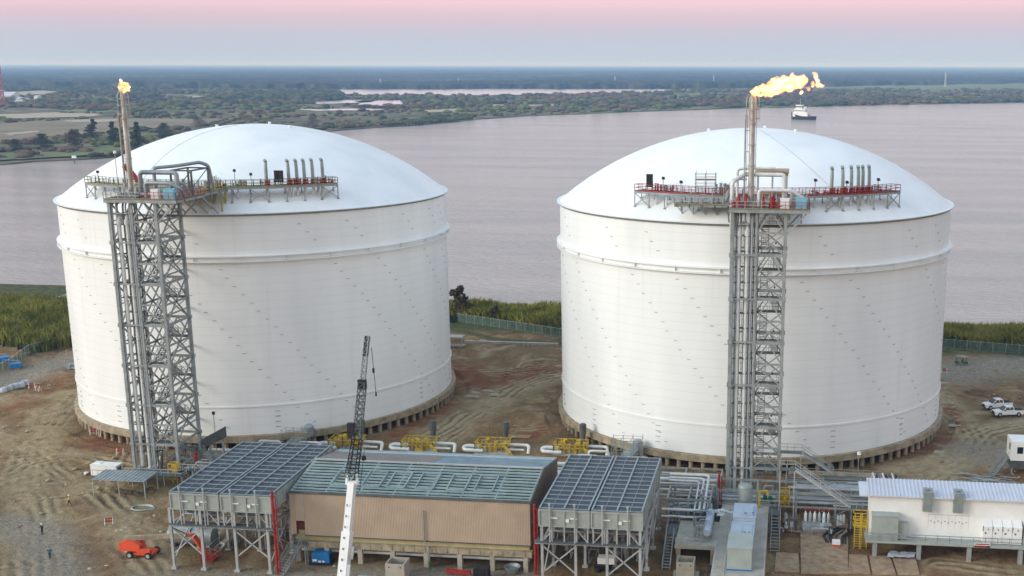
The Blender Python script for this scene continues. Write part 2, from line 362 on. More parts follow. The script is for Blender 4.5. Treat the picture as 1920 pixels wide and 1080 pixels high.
def ground_mat():
    m = bpy.data.materials.new('ground'); m.use_nodes = True; t = m.node_tree; b = t.nodes['Principled BSDF']; b.inputs['Roughness'].default_value = .95; b.inputs['Specular IOR Level'].default_value = .2
    L = t.links; ge = N(t, 'ShaderNodeNewGeometry')
    def noise(sc, det=6, st=(1, 1, 1), rough=.6, dist=0.):
        mp = N(t, 'ShaderNodeMapping'); mp.inputs['Scale'].default_value = st; mp.inputs['Rotation'].default_value = (0, 0, .3); L.new(ge.outputs['Position'], mp.inputs[0])
        n = N(t, 'ShaderNodeTexNoise'); n.inputs['Scale'].default_value = sc; n.inputs['Detail'].default_value = det; n.inputs['Roughness'].default_value = rough; n.inputs['Distortion'].default_value = dist
        L.new(mp.outputs[0], n.inputs[0]); return n.outputs[0]
    def mix(f, a, c):
        x = N(t, 'ShaderNodeMix', data_type='RGBA'); L.new(f, x.inputs[0])
        for q, i in ((a, 6), (c, 7)):
            if isinstance(q, tuple): x.inputs[i].default_value = (*lin(q), 1)
            else: L.new(q, x.inputs[i])
        return x.outputs[2]
    def mul(a, c):
        x = N(t, 'ShaderNodeMath', operation='MULTIPLY'); L.new(a, x.inputs[0])
        if isinstance(c, float): x.inputs[1].default_value = c
        else: L.new(c, x.inputs[1])
        return x.outputs[0]
    def rng_(a, lo, hi):
        x = N(t, 'ShaderNodeMapRange'); x.interpolation_type = 'SMOOTHSTEP'; x.inputs[1].default_value = lo; x.inputs[2].default_value = hi; L.new(a, x.inputs[0]); return x.outputs[0]
    a1 = N(t, 'ShaderNodeVertexColor', layer_name='soil'); s1 = N(t, 'ShaderNodeSeparateColor'); L.new(a1.outputs[0], s1.inputs[0])
    a2 = N(t, 'ShaderNodeVertexColor', layer_name='cover'); s2 = N(t, 'ShaderNodeSeparateColor'); L.new(a2.outputs[0], s2.inputs[0])
    r1 = ramp(t, [(.30, lin((86, 64, 42))), (.42, lin((124, 97, 66))), (.53, lin((150, 123, 87))), (.66, lin((182, 158, 119)))]); L.new(noise(.16, 10, (1, .75, 1), .70, .8), r1.inputs[0])
    c = mix(mul(rng_(noise(.05, 4), .46, .62), .6), r1.outputs[0], (130, 112, 74))
    c = mix(mul(rng_(noise(.11, 5, (1, .8, 1), .6, 1.), .52, .68), .6), c, (128, 88, 58))
    tk = ramp(t, [(.3, lin((156, 136, 104))), (.5, lin((184, 166, 130))), (.72, lin((206, 192, 160)))]); L.new(noise(.5, 8, (1, .8, 1), .7), tk.inputs[0])
    c = mix(mul(s1.outputs['Red'], rng_(noise(.3, 4), .25, .5)), c, tk.outputs[0])
    c = mix(mul(s1.outputs['Blue'], rng_(noise(.35, 6), .35, .55)), c, (136, 80, 48))
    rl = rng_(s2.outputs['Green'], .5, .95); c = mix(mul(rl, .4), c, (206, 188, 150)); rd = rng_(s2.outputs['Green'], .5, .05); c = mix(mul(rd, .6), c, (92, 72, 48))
    gr = ramp(t, [(.35, lin((126, 116, 100))), (.55, lin((162, 152, 134))), (.7, lin((196, 186, 166)))]); L.new(noise(1.6, 8, rough=.8), gr.inputs[0])
    c = mix(mul(s1.outputs['Green'], rng_(noise(.4, 5), .25, .5)), c, gr.outputs[0])
    gs = ramp(t, [(.35, lin((58, 66, 38))), (.6, lin((100, 102, 62)))]); L.new(noise(.8, 8), gs.inputs[0])
    c = mix(mul(s2.outputs['Red'], rng_(noise(.5, 5), .25, .42)), c, gs.outputs[0])
    c = mix(mul(rng_(noise(2.2, 5, (1, .9, 1), .75), .58, .74), .5), c, (212, 202, 180))     # pale crumbs of dry soil and stone
    c = mix(mul(rng_(noise(1.1, 6, (1, .8, 1), .75), .40, .28), .55), c, (70, 58, 44))
    L.new(c, b.inputs['Base Color'])
    bp = N(t, 'ShaderNodeBump'); bp.inputs['Strength'].default_value = 1.; bp.inputs['Distance'].default_value = .9
    L.new(noise(1.3, 9, (1, .8, 1), .72, .6), bp.inputs['Height']); L.new(bp.outputs[0], b.inputs['Normal'])
    return m
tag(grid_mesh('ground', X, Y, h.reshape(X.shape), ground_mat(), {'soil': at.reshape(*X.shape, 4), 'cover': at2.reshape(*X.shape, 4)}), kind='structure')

# ---- river ----
def water_mat():
    m = bpy.data.materials.new('river_water'); m.use_nodes = True; t = m.node_tree; b = t.nodes['Principled BSDF']; L = t.links
    b.inputs['Base Color'].default_value = (*lin((128, 122, 118)), 1); b.inputs['Roughness'].default_value = .12; b.inputs['IOR'].default_value = 1.6
    ge = N(t, 'ShaderNodeNewGeometry'); hs = []
    for sc, st, w in ((.5, (1, 1.7, 1), 1.3), (.17, (1, 2.2, 1), 3.2), (.012, (1, 2.5, 1), .8)):
        mp = N(t, 'ShaderNodeMapping'); mp.inputs['Scale'].default_value = st; mp.inputs['Rotation'].default_value = (0, 0, -.12); L.new(ge.outputs['Position'], mp.inputs[0])
        n = N(t, 'ShaderNodeTexNoise'); n.inputs['Scale'].default_value = sc; n.inputs['Detail'].default_value = 5; n.inputs['Roughness'].default_value = .6; L.new(mp.outputs[0], n.inputs[0])
        x = N(t, 'ShaderNodeMath', operation='MULTIPLY'); x.inputs[1].default_value = w; L.new(n.outputs[0], x.inputs[0]); hs.append(x.outputs[0])
    s = hs[0]
    for q in hs[1:]:
        x = N(t, 'ShaderNodeMath', operation='ADD'); L.new(s, x.inputs[0]); L.new(q, x.inputs[1]); s = x.outputs[0]
    bp = N(t, 'ShaderNodeBump'); bp.inputs['Strength'].default_value = 1.; bp.inputs['Distance'].default_value = .75; L.new(s, bp.inputs['Height']); L.new(bp.outputs[0], b.inputs['Normal'])
    # long drawn-out streaks of paler and duller tone in the water colour
    mp = N(t, 'ShaderNodeMapping'); mp.inputs['Scale'].default_value = (.6, 4, 1); mp.inputs['Rotation'].default_value = (0, 0, .1); L.new(ge.outputs['Position'], mp.inputs[0])
    n = N(t, 'ShaderNodeTexNoise'); n.inputs['Scale'].default_value = .006; n.inputs['Detail'].default_value = 7; n.inputs['Roughness'].default_value = .6; L.new(mp.outputs[0], n.inputs[0])
    rr = ramp(t, [(.35, lin((164, 158, 150))), (.6, lin((190, 178, 166)))]); L.new(n.outputs[0], rr.inputs[0]); L.new(rr.outputs[0], b.inputs['Base Color'])
    return m
WM = water_mat()
def sheet(name, pts, z, m, kind='structure'):
    me = bpy.data.meshes.new(name); me.from_pydata([(p[0], p[1], z) for p in pts], [], [tuple(range(len(pts)))]); me.materials.append(m)
    o = bpy.data.objects.new(name, me); COL.objects.link(o); return tag(o, kind=kind)
sheet('river', [(-56000, -3000), (56000, -3000), (56000, 56000), (-56000, 56000)], -1.0, WM)

# ---- far shore ----
def land_mat():
    m = bpy.data.materials.new('marsh'); m.use_nodes = True; t = m.node_tree; b = t.nodes['Principled BSDF']; b.inputs['Roughness'].default_value = 1.; b.inputs['Specular IOR Level'].default_value = .1; L = t.links
    ge = N(t, 'ShaderNodeNewGeometry')
    def noise(sc, det=7, st=(1, 1, 1)):
        mp = N(t, 'ShaderNodeMapping'); mp.inputs['Scale'].default_value = st; L.new(ge.outputs['Position'], mp.inputs[0])
        n = N(t, 'ShaderNodeTexNoise'); n.inputs['Scale'].default_value = sc; n.inputs['Detail'].default_value = det; n.inputs['Roughness'].default_value = .62; L.new(mp.outputs[0], n.inputs[0]); return n.outputs[0]
    r1 = ramp(t, [(.32, lin((74, 78, 58))), (.43, lin((112, 108, 84))), (.51, lin((130, 116, 94))), (.60, lin((124, 130, 86))), (.68, lin((172, 162, 132)))]); L.new(noise(.0042), r1.inputs[0])
    r2 = ramp(t, [(.4, (0, 0, 0)), (.66, (1, 1, 1))]); L.new(noise(.03, 6), r2.inputs[0])
    x = N(t, 'ShaderNodeMix', data_type='RGBA'); L.new(r2.outputs[0], x.inputs[0]); L.new(r1.outputs[0], x.inputs[6]); x.inputs[7].default_value = (*lin((62, 66, 48)), 1)
    L.new(x.outputs[2], b.inputs['Base Color']); return m
bank = [(-900, 330), (-400, 322), (0, 308), (60, 302), (120, 299), (180, 296), (250, 290), (330, 280), (430, 265), (560, 252), (640, 243), (720, 237), (800, 232.5), (860, 227), (900, 222), (1000, 216), (1100, 212), (1200, 208.5), (1300, 205),
        (1400, 202), (1480, 200.5), (1600, 198), (1700, 196), (1800, 194), (1920, 191.5), (2300, 184)]
bl = [G(x, y)[:2] for x, y in bank]; bl2 = []
for i, (a, b_) in enumerate(zip(bl[:-1], bl[1:])):
    L_ = math.hypot(b_[0]-a[0], b_[1]-a[1]); n = max(2, int(L_/12))
    for j in range(n):
        t_ = j/n; x = a[0]+(b_[0]-a[0])*t_; y = a[1]+(b_[1]-a[1])*t_; d_ = math.hypot(x-110, y+243)
        bl2.append((x, y+float(fbm(np.array([x*.02]), np.array([0.]), 4, 2)[0]-.5)*d_*.03))
LM = land_mat()
def slab(name, pts, z, zb, m):
    mb = MB(); n = len(pts); mb.v = [(p[0], p[1], z) for p in pts]+[(p[0], p[1], zb) for p in pts]
    mb.f = [tuple(range(n))]+[(i, i+n, (i+1) % n+n, (i+1) % n) for i in range(n-1)]; mb.m = [0]*len(mb.f)
    return tag(mb.build(name, m, smooth=0), kind='structure')
mat('foam', (196, 180, 178), .5, 0, .05, .1)
for wp in ([(1530, 223.8), (1640, 231.4), (1780, 238.8), (1900, 243), (1780, 239.7), (1640, 232.2)],): sheet('wake', [G(x, y, -1)[:2] for x, y in wp], -.93, M('foam'))
slab('far_shore', bl2+[(30000, 55000), (-50000, 55000), (-40000, 3000)], 0., -1.2, LM)
def wob_poly(px, n=6, amp=.02):
    q = [G(x, y) for x, y in px]; out = []
    for i in range(len(q)):
        a = q[i]; b_ = q[(i+1) % len(q)]
        for j in range(n):
            t_ = j/n; x = a[0]+(b_[0]-a[0])*t_; y = a[1]+(b_[1]-a[1])*t_; d_ = math.hypot(x-110, y+243)
            out.append((x+(random.random()-.5)*d_*amp*.4, y+(random.random()-.5)*d_*amp))
    return out
lagoon = [(608, 171), (640, 168.5), (900, 167.5), (1150, 167.5), (1312, 169), (1200, 174), (1000, 178), (880, 180.5), (760, 178), (690, 180), (640, 177)]
mat('lagoon_water', (200, 196, 194), .15, 0, 0, spec=.8)
mat('sand', (176, 162, 138), .95, 0, .12, .02); mat('meadow', (104, 116, 70), .95, 0, .15, .01, rgb2=(84, 88, 58)); mat('field', (136, 122, 94), .95, 0, .2, .01, rgb2=(104, 92, 68))
mat('brush_ground', (88, 76, 68), .95, 0, .2, .008, rgb2=(74, 74, 56))
sheet('lagoon', wob_poly(lagoon, 6, .02), 1.2, M('lagoon_water'))
PONDS = [[(665, 190), (700, 188), (760, 189), (752, 197), (700, 200), (672, 197)], [(548, 206), (640, 204.5), (725, 205), (700, 208), (600, 208.5)], [(560, 193), (640, 189), (720, 188), (690, 193), (600, 196)]]
for p in PONDS: sheet('pond', wob_poly(p, 6, .012), .8, M('lagoon_water'))
FIELDS = [('mudflat', 'sand', [(905, 196), (980, 196.5), (1100, 195), (1140, 196), (1050, 198), (930, 200)]), ('mudflat', 'sand', [(790, 207), (860, 204), (900, 205), (860, 209), (800, 211)]),
          ('meadow', 'meadow', [(450, 193), (540, 190), (560, 198), (520, 205), (440, 204)]), ('meadow', 'meadow', [(790, 184), (870, 182), (862, 192), (800, 195), (770, 191)]), ('meadow', 'meadow', [(1280, 163), (1500, 160), (1920, 156), (2100, 155), (2100, 165), (1920, 170), (1600, 172), (1400, 178), (1180, 188)]),
          ('meadow', 'meadow', [(1180, 180), (1290, 176), (1300, 190), (1200, 194)]), ('field', 'brush_ground', [(900, 182), (1180, 178), (1290, 176), (1200, 193), (1000, 196), (900, 196)]),
          ('field', 'field', [(-60, 236), (80, 228), (200, 222), (420, 224), (380, 236), (240, 244), (60, 262), (-60, 272)]), ('field', 'sand', [(-30, 216), (100, 212), (190, 214), (180, 219), (60, 222), (-30, 224)]),
          ('field', 'sand', [(120, 226), (250, 224), (200, 229), (130, 231)]), ('field', 'field', [(-40, 246), (100, 240), (150, 243), (60, 256), (-40, 262)]), ('gravel_yard', 'sand', [(10, 174), (80, 170), (115, 172), (110, 177), (40, 181), (-20, 184)]),
          ('field', 'sand', [(0, 252), (60, 247), (75, 249), (20, 256)]), ('field', 'sand', [(310, 182), (390, 180), (380, 183), (320, 184)]), ('meadow', 'meadow', [(-60, 292), (60, 286), (200, 280), (310, 268), (330, 276), (240, 288), (100, 297), (-60, 306)])]
for i, (nme, mt, p) in enumerate(FIELDS): sheet(nme, wob_poly(p, 6, .012), .3+.05*i, M(mt))

# ---- far forest: canopy surface out to the horizon ----
def forest_mat():
    m = bpy.data.materials.new('forest'); m.use_nodes = True; t = m.node_tree; b = t.nodes['Principled BSDF']; b.inputs['Roughness'].default_value = 1.; b.inputs['Specular IOR Level'].default_value = .05; L = t.links
    ge = N(t, 'ShaderNodeNewGeometry'); n = N(t, 'ShaderNodeTexNoise'); n.inputs['Scale'].default_value = .012; n.inputs['Detail'].default_value = 9; n.inputs['Roughness'].default_value = .72; L.new(ge.outputs['Position'], n.inputs[0])
    r = ramp(t, [(.34, lin((34, 44, 38))), (.52, lin((60, 68, 54))), (.7, lin((98, 96, 78)))]); L.new(n.outputs[0], r.inputs[0]); L.new(r.outputs[0], b.inputs['Base Color']); return m
pxs = np.linspace(-260, 2180, 620); y0 = np.interp(pxs, [-260, 0, 150, 300, 600, 700, 1310, 1420, 1600, 1920, 2180], [160, 161, 163, 166, 168, 167.5, 167, 164.5, 161.5, 156.5, 155])
rows = np.concatenate([[0, .004, .012], np.linspace(.02, 1, 260)])
FX = np.zeros((len(rows), len(pxs))); FY = FX.copy(); FZ = FX.copy()
for i, (px, yy) in enumerate(zip(pxs, y0)):
    a = G(px, yy); d = np.array([a[0]-CAMP[0], a[1]-CAMP[1]]); D0 = np.hypot(*d); d = d/D0
    D0 = D0*(1+.10*(fbm(np.array([px*.03]), np.array([3.]), 4, 6)[0]-.5)); D = D0*(54000/D0)**(rows**1.25)
    FX[:, i] = CAMP[0]+d[0]*D; FY[:, i] = CAMP[1]+d[1]*D
nz = fbm(FX/34., FY/34., 3, 21); nz2 = fbm(FX/600., FY/900., 3, 31)
FZ = 5+(nz-.2)*20+nz2*8+np.where(rows[:, None] > .1, rows[:, None]*2, 0); FZ[0] = -.5
FZ = FZ*np.clip((nz2-.22)*9, .25, 1)
FZ[0] = -.5
tag(grid_mesh('forest', FX, FY, FZ, forest_mat(), smooth=False), 'dark blue-green forest spreading to the horizon beyond the river', 'forest', kind='stuff')

# ---- scrub on the marsh ----
def blob_base(seed, sub=1):
    import bmesh
    bm = bmesh.new(); bmesh.ops.create_icosphere(bm, subdivisions=sub+1, radius=1.); bm.verts.ensure_lookup_table()
    v = np.array([q.co[:] for q in bm.verts]); f = np.array([[q.index for q in p.verts] for p in bm.faces]); bm.free()
    r = np.random.default_rng(seed); v = v*(1+.32*(r.random((len(v), 1))-.5)*2); v[:, 2] = v[:, 2]*.8+.55; v = v*[1, 1, .75]; return v, f
BASES = [blob_base(i, 1) for i in range(5)]
def scatter(name, pts, sz, m, bases=BASES, smooth=False, zs=None):
    Vs = []; Fs = []; o = 0; pick = rng.integers(0, len(bases), len(pts)); ang = rng.random(len(pts))*6.28
    for k, (bv, bf) in enumerate(bases):
        idx = np.nonzero(pick == k)[0]
        if not len(idx): continue
        c, s = np.cos(ang[idx]), np.sin(ang[idx]); sx = sz[idx, 0]
        x = (bv[None, :, 0]*c[:, None]-bv[None, :, 1]*s[:, None])*sx[:, None]+pts[idx, 0][:, None]
        y = (bv[None, :, 0]*s[:, None]+bv[None, :, 1]*c[:, None])*sx[:, None]+pts[idx, 1][:, None]
        z = bv[None, :, 2]*sz[idx, 1][:, None]+pts[idx, 2][:, None]
        V = np.stack([x, y, z], -1).reshape(-1, 3); F = (bf[None]+(np.arange(len(idx))*len(bv))[:, None, None]).reshape(-1, 3)+o
        Vs.append(V); Fs.append(F); o += len(V)
    return tri_soup(name, np.concatenate(Vs), np.concatenate(Fs), m, smooth)
def in_poly(x, y, poly):
    c = np.zeros(len(x), bool); j = len(poly)-1
    for i in range(len(poly)):
        xi, yi = poly[i]; xj, yj = poly[j]
        k = ((yi > y) != (yj > y)) & (x < (xj-xi)*(y-yi)/(yj-yi+1e-12)+xi); c ^= k; j = i
    return c
def scrub(n, ylo, yhi, xlo=-80, xhi=2000, thr=.5, size=(3, 7), avoid=True, mask=.01, seed=41):
    x = rng.uniform(xlo, xhi, n); y = rng.uniform(ylo, yhi, n); by = np.interp(x, [p[0] for p in bank], [p[1] for p in bank]); ok = y < by-.8
    if avoid:
        for p in [lagoon]+PONDS+[f[2] for f in FIELDS if f[1] in ('sand', 'field')]: ok &= ~in_poly(x, y, [(a, b_) for a, b_ in p])
    ok &= y > np.interp(x, pxs, y0)
    x = x[ok]; y = y[ok]; q = np.array([G(a, b_) for a, b_ in zip(x, y)])
    k = fbm(q[:, 0]*mask, q[:, 1]*mask*.6, 4, seed) > thr; q = q[k]
    s = rng.uniform(*size, len(q))*(.7+rng.random(len(q))*.6); return q, np.stack([s*rng.uniform(.8, 1.5, len(q)), s], -1)
mat('scrub_green', (90, 98, 68), 1., 0, .2, .05, rgb2=(40, 48, 34), spec=.05); mat('scrub_brown', (114, 98, 78), 1., 0, .2, .05, rgb2=(60, 54, 44), spec=.05); mat('scrub_olive', (114, 120, 72), 1., 0, .2, .05, rgb2=(58, 66, 42), spec=.05)
for nm, mt, cl, se, par in [('scrub', 'scrub_green', 'dark green marsh scrub on the far bank of the river', 3, [(6500, 168, 200, .53, (3, 6.5)), (7000, 195, 300, .55, (1.8, 4))]),
                            ('scrub', 'scrub_brown', 'brown leafless brush between the pools of the far bank', 4, [(8000, 168, 205, .48, (2.5, 6)), (5500, 200, 300, .52, (2, 4))]),
                            ('scrub', 'scrub_olive', 'olive bushes scattered over the far bank', 5, [(3000, 168, 210, .5, (3, 6)), (3500, 205, 300, .5, (1.5, 3.6))])]:
    Q = []; S_ = []
    for n, a, b_, th, szz in par:
        q, s = scrub(n, a, b_, thr=th, size=szz, seed=se); Q.append(q); S_.append(s)
    tag(scatter(nm, np.concatenate(Q), np.concatenate(S_), M(mt)), cl, 'scrub', kind='stuff')
# dense fringe of bushes right on the far water's edge
fx = rng.uniform(-60, 1990, 2600); fy = np.interp(fx, [p[0] for p in bank], [p[1] for p in bank])-np.abs(rng.normal(0, 1, 2600))*np.interp(fx, [0, 900, 1900], [5, 5, 4])-.6
fq = np.array([G(a, b_) for a, b_ in zip(fx, fy)]); keep = fbm(fq[:, 0]*.012, fq[:, 1]*.004, 3, 77) > .46; fq = fq[keep]
fs = rng.uniform(1.6, 4.6, len(fq))*np.interp(fq[:, 1], [600, 2200], [.8, 1.5]); tag(scatter('shore_bushes', fq, np.stack([fs*1.3, fs], -1), M('scrub_green')), 'dark bushes fringing the far water edge', 'bushes', kind='stuff')
# woods strips on the left of the far bank
fx = rng.uniform(-60, 640, 5200); fy = 168+34*rng.random(5200); fq = np.array([G(a, b_) for a, b_ in zip(fx, fy)])
k = fbm(fq[:, 0]*.0016, fq[:, 1]*.0011, 4, 91) > .54
for p in [lagoon]+PONDS+[f[2] for f in FIELDS if f[1] in ('sand', 'field', 'meadow')]: k &= ~in_poly(fx, fy, p)
fq = fq[k]; fs = rng.uniform(5, 11, len(fq)); tag(scatter('woodland', fq, np.stack([fs*.9, fs*1.1], -1), M('scrub_green')), 'mixed woodland on the far bank left of the flare', 'woodland', kind='stuff')
# ================= STORAGE TANKS =================
TX = (0., 101.9); ZB, ZT, RT = 2.8, 43.75, 38.
RISE = 13.9; RS = (RT**2+RISE**2)/(2*RISE)
def dome_z(r): return ZT+RISE-RS+math.sqrt(RS*RS-r*r)
def tank_mat(name, dome=False):
    m = bpy.data.materials.new(name); m.use_nodes = True; t = m.node_tree; b = t.nodes['Principled BSDF']; L = t.links
    b.inputs['Roughness'].default_value = .5; b.inputs['Specular IOR Level'].default_value = .35
    ge = N(t, 'ShaderNodeTexCoord'); sp = N(t, 'ShaderNodeSeparateXYZ'); L.new(ge.outputs['Object'], sp.inputs[0])
    def noise(sc, st, det=5):
        mp = N(t, 'ShaderNodeMapping'); mp.inputs['Scale'].default_value = st; L.new(ge.outputs['Object'], mp.inputs[0]); n = N(t, 'ShaderNodeTexNoise'); n.inputs['Scale'].default_value = sc; n.inputs['Detail'].default_value = det; L.new(mp.outputs[0], n.inputs[0]); return n.outputs[0]
    r = ramp(t, [(.3, lin((226, 229, 227))), (.6, lin((238, 240, 238)))]); L.new(noise(.12, (1, 1, .25)), r.inputs[0]); c = r.outputs[0]
    if not dome:
        # weld seams between the shell courses
        md = N(t, 'ShaderNodeMath', operation='PINGPONG'); md.inputs[1].default_value = 1.55/2; L.new(sp.outputs['Z'], md.inputs[0])
        sm = N(t, 'ShaderNodeMapRange'); sm.inputs[1].default_value = 0; sm.inputs[2].default_value = .07; sm.inputs[3].default_value = .4; sm.inputs[4].default_value = 0; L.new(md.outputs[0], sm.inputs[0])
        x = N(t, 'ShaderNodeMix', data_type='RGBA'); L.new(sm.outputs[0], x.inputs[0]); L.new(c, x.inputs[6]); x.inputs[7].default_value = (*lin((204, 206, 200)), 1); c = x.outputs[2]
    # rain streaks
    s = N(t, 'ShaderNodeMapRange'); s.inputs[1].default_value = .60; s.inputs[2].default_value = .75; s.inputs[3].default_value = 0; s.inputs[4].default_value = .16; L.new(noise(1.0, (1, 1, .03), 3), s.inputs[0])
    x = N(t, 'ShaderNodeMix', data_type='RGBA'); L.new(s.outputs[0], x.inputs[0]); L.new(c, x.inputs[6]); x.inputs[7].default_value = (*lin((196, 190, 168)), 1); c = x.outputs[2]
    L.new(c, b.inputs['Base Color'])
    bp = N(t, 'ShaderNodeBump'); bp.inputs['Strength'].default_value = .25; bp.inputs['Distance'].default_value = .12; L.new(noise(.35, (1, 1, 1.5)), bp.inputs['Height']); L.new(bp.outputs[0], b.inputs['Normal'])
    return m
mat('tag_grey', (176, 180, 178), .6, .1, .1, 1.)
MATS['tank_shell'] = tank_mat('tank_shell'); MATS['tank_dome'] = tank_mat('tank_dome', True)
def tank(cx, label):
    t = thing('storage_tank', (cx, 0, 0), label, 'tank', 'twin gas storage tanks'); c = (cx, 0, 0)
    mb = MB(); mb.lathe(c, [(RT, ZB), (RT, 8.0), (RT, ZT)], 192)
    # small insulation tags in slanting rows
    for s0 in (0, 47, 85, 133, 176, 222, 259, 304, 338) if cx == 0 else (12, 55, 98, 141, 190, 229, 275, 318, 352):
        for extra in (0, 14):
            for k in range(26):
                z = ZT-2.2-k*1.55; a = R(s0+extra+k*1.9+(random.random()-.5)*.7)
                if z < ZB+1.5 or abs(z-35.7) < 1.2: continue
                ca, sa = math.cos(a), math.sin(a); p = Vector((cx+RT*ca, RT*sa, z)); tg = Vector((-sa, ca, 0)); n_ = Vector((ca, sa, 0))
                mb.bar(p-tg*.3+n_*.05, p+tg*.3+n_*.05, .10, .10, 1)
    for a in range(0, 360, 24):
        for k in range(4):
            a2 = R(a+7); p = Vector((cx+RT*math.cos(a2), RT*math.sin(a2), ZB+1.3+k*1.0)); tg = Vector((-math.sin(a2), math.cos(a2), 0)); mb.bar(p-tg*.45, p+tg*.45, .16, .14, 1)
    mb.build('shell', ['tank_shell', 'tag_grey'], t, 30)
    mb = MB(); prof = [(RT+.02, ZB+5.3), (RT+.16, ZB+5.3), (RT+.16, ZB+5.55), (RT+.02, ZB+5.55)]; mb.lathe(c, prof, 160); mb.build('weld_band', 'tank_shell', t, 30)
    mb = MB(); mb.lathe(c, [(RT+.6, ZT-.1), (RT+.62, ZT+.05)]+[(RT*k/14, dome_z(RT*k/14)+.02) for k in range(14, 0, -1)]+[(.01, dome_z(0)+.02)], 192)
    mb.build('dome_roof', 'tank_dome', t, 30)
    mb = MB(); mb.lathe(c, [(RT-.05, ZT-.5), (RT+.25, ZT-.45), (RT+.58, ZT-.16), (RT+.0, ZT-.13)], 192); mb.build('eaves_ring', 'duct', t, 30)
    mb = MB(); mb.lathe(c, [(RT, 35.05), (RT+.75, 35.1), (RT+.75, 35.22), (RT+.1, 35.3), (RT+.1, 36.0), (RT+.75, 36.05), (RT+.75, 36.2), (RT, 36.3)], 192)
    for a in range(0, 360, 12): p = Vector((cx+(RT+.1)*math.cos(R(a)), (RT+.1)*math.sin(R(a)), 35.65)); q = Vector((cx+(RT+.6)*math.cos(R(a)), (RT+.5)*math.sin(R(a)), 35.65)); mb.bar(p, q, .05, .7)
    mb.build('stiffener_ring', 'tank_shell', t, 30)
    mb = MB()                                       # anchor skirt and thin conduit over the dome
    pts = [(cx+r_*math.cos(R((-78 if cx else -122)+r_*.5)), r_*math.sin(R((-78 if cx else -122)+r_*.5)), dome_z(r_)+.08) for r_ in np.linspace(4, 33, 20)]; mb.tube(pts, .03, 5)
    mb.build('roof_cable', 'tag_grey', t)
    for p_ in ((2, 3), (-9, 2), (8, -1)):
        mb = MB(); z_ = dome_z(math.hypot(*p_)); mb.cyl((cx+p_[0], p_[1], z_), .3, .35, 12); mb.cyl((cx+p_[0], p_[1], z_+.35), .36, .1, 12); mb.build('roof_hatch', 'white', t)
    mb = MB(); mb.lathe(c, [(.01, 1.55), (RT+.85, 1.6), (RT+.85, ZB-.02), (RT-.2, ZB-.02)], 160); mb.build('base_slab', 'conc_tan', t, 30)
    for i in range(72):
        a = R(148+i*3.4)
        mb = MB(); p = (cx+38.1*math.cos(a), 38.1*math.sin(a)); mb.lathe((p[0], p[1], -.3), [(.42, 0), (.42, 1.88)], 10); mb.lathe((p[0], p[1], 0), [(.42, 1.3), (.62, 1.54)], 10)
        mb.build('column', 'conc_tan', t)
    mb = MB(); mb.lathe(c, [(33.5, -.3), (33.5, 1.55)], 64); mb.build('slab_shade_core', 'dark', t)  # added dark core wall, stands in for the shade under the slab
    return t
tank(TX[0], 'white domed storage tank on the left, its flare a small ball of fire')
tank(TX[1], 'white domed storage tank on the right, with the long wind-blown flare')
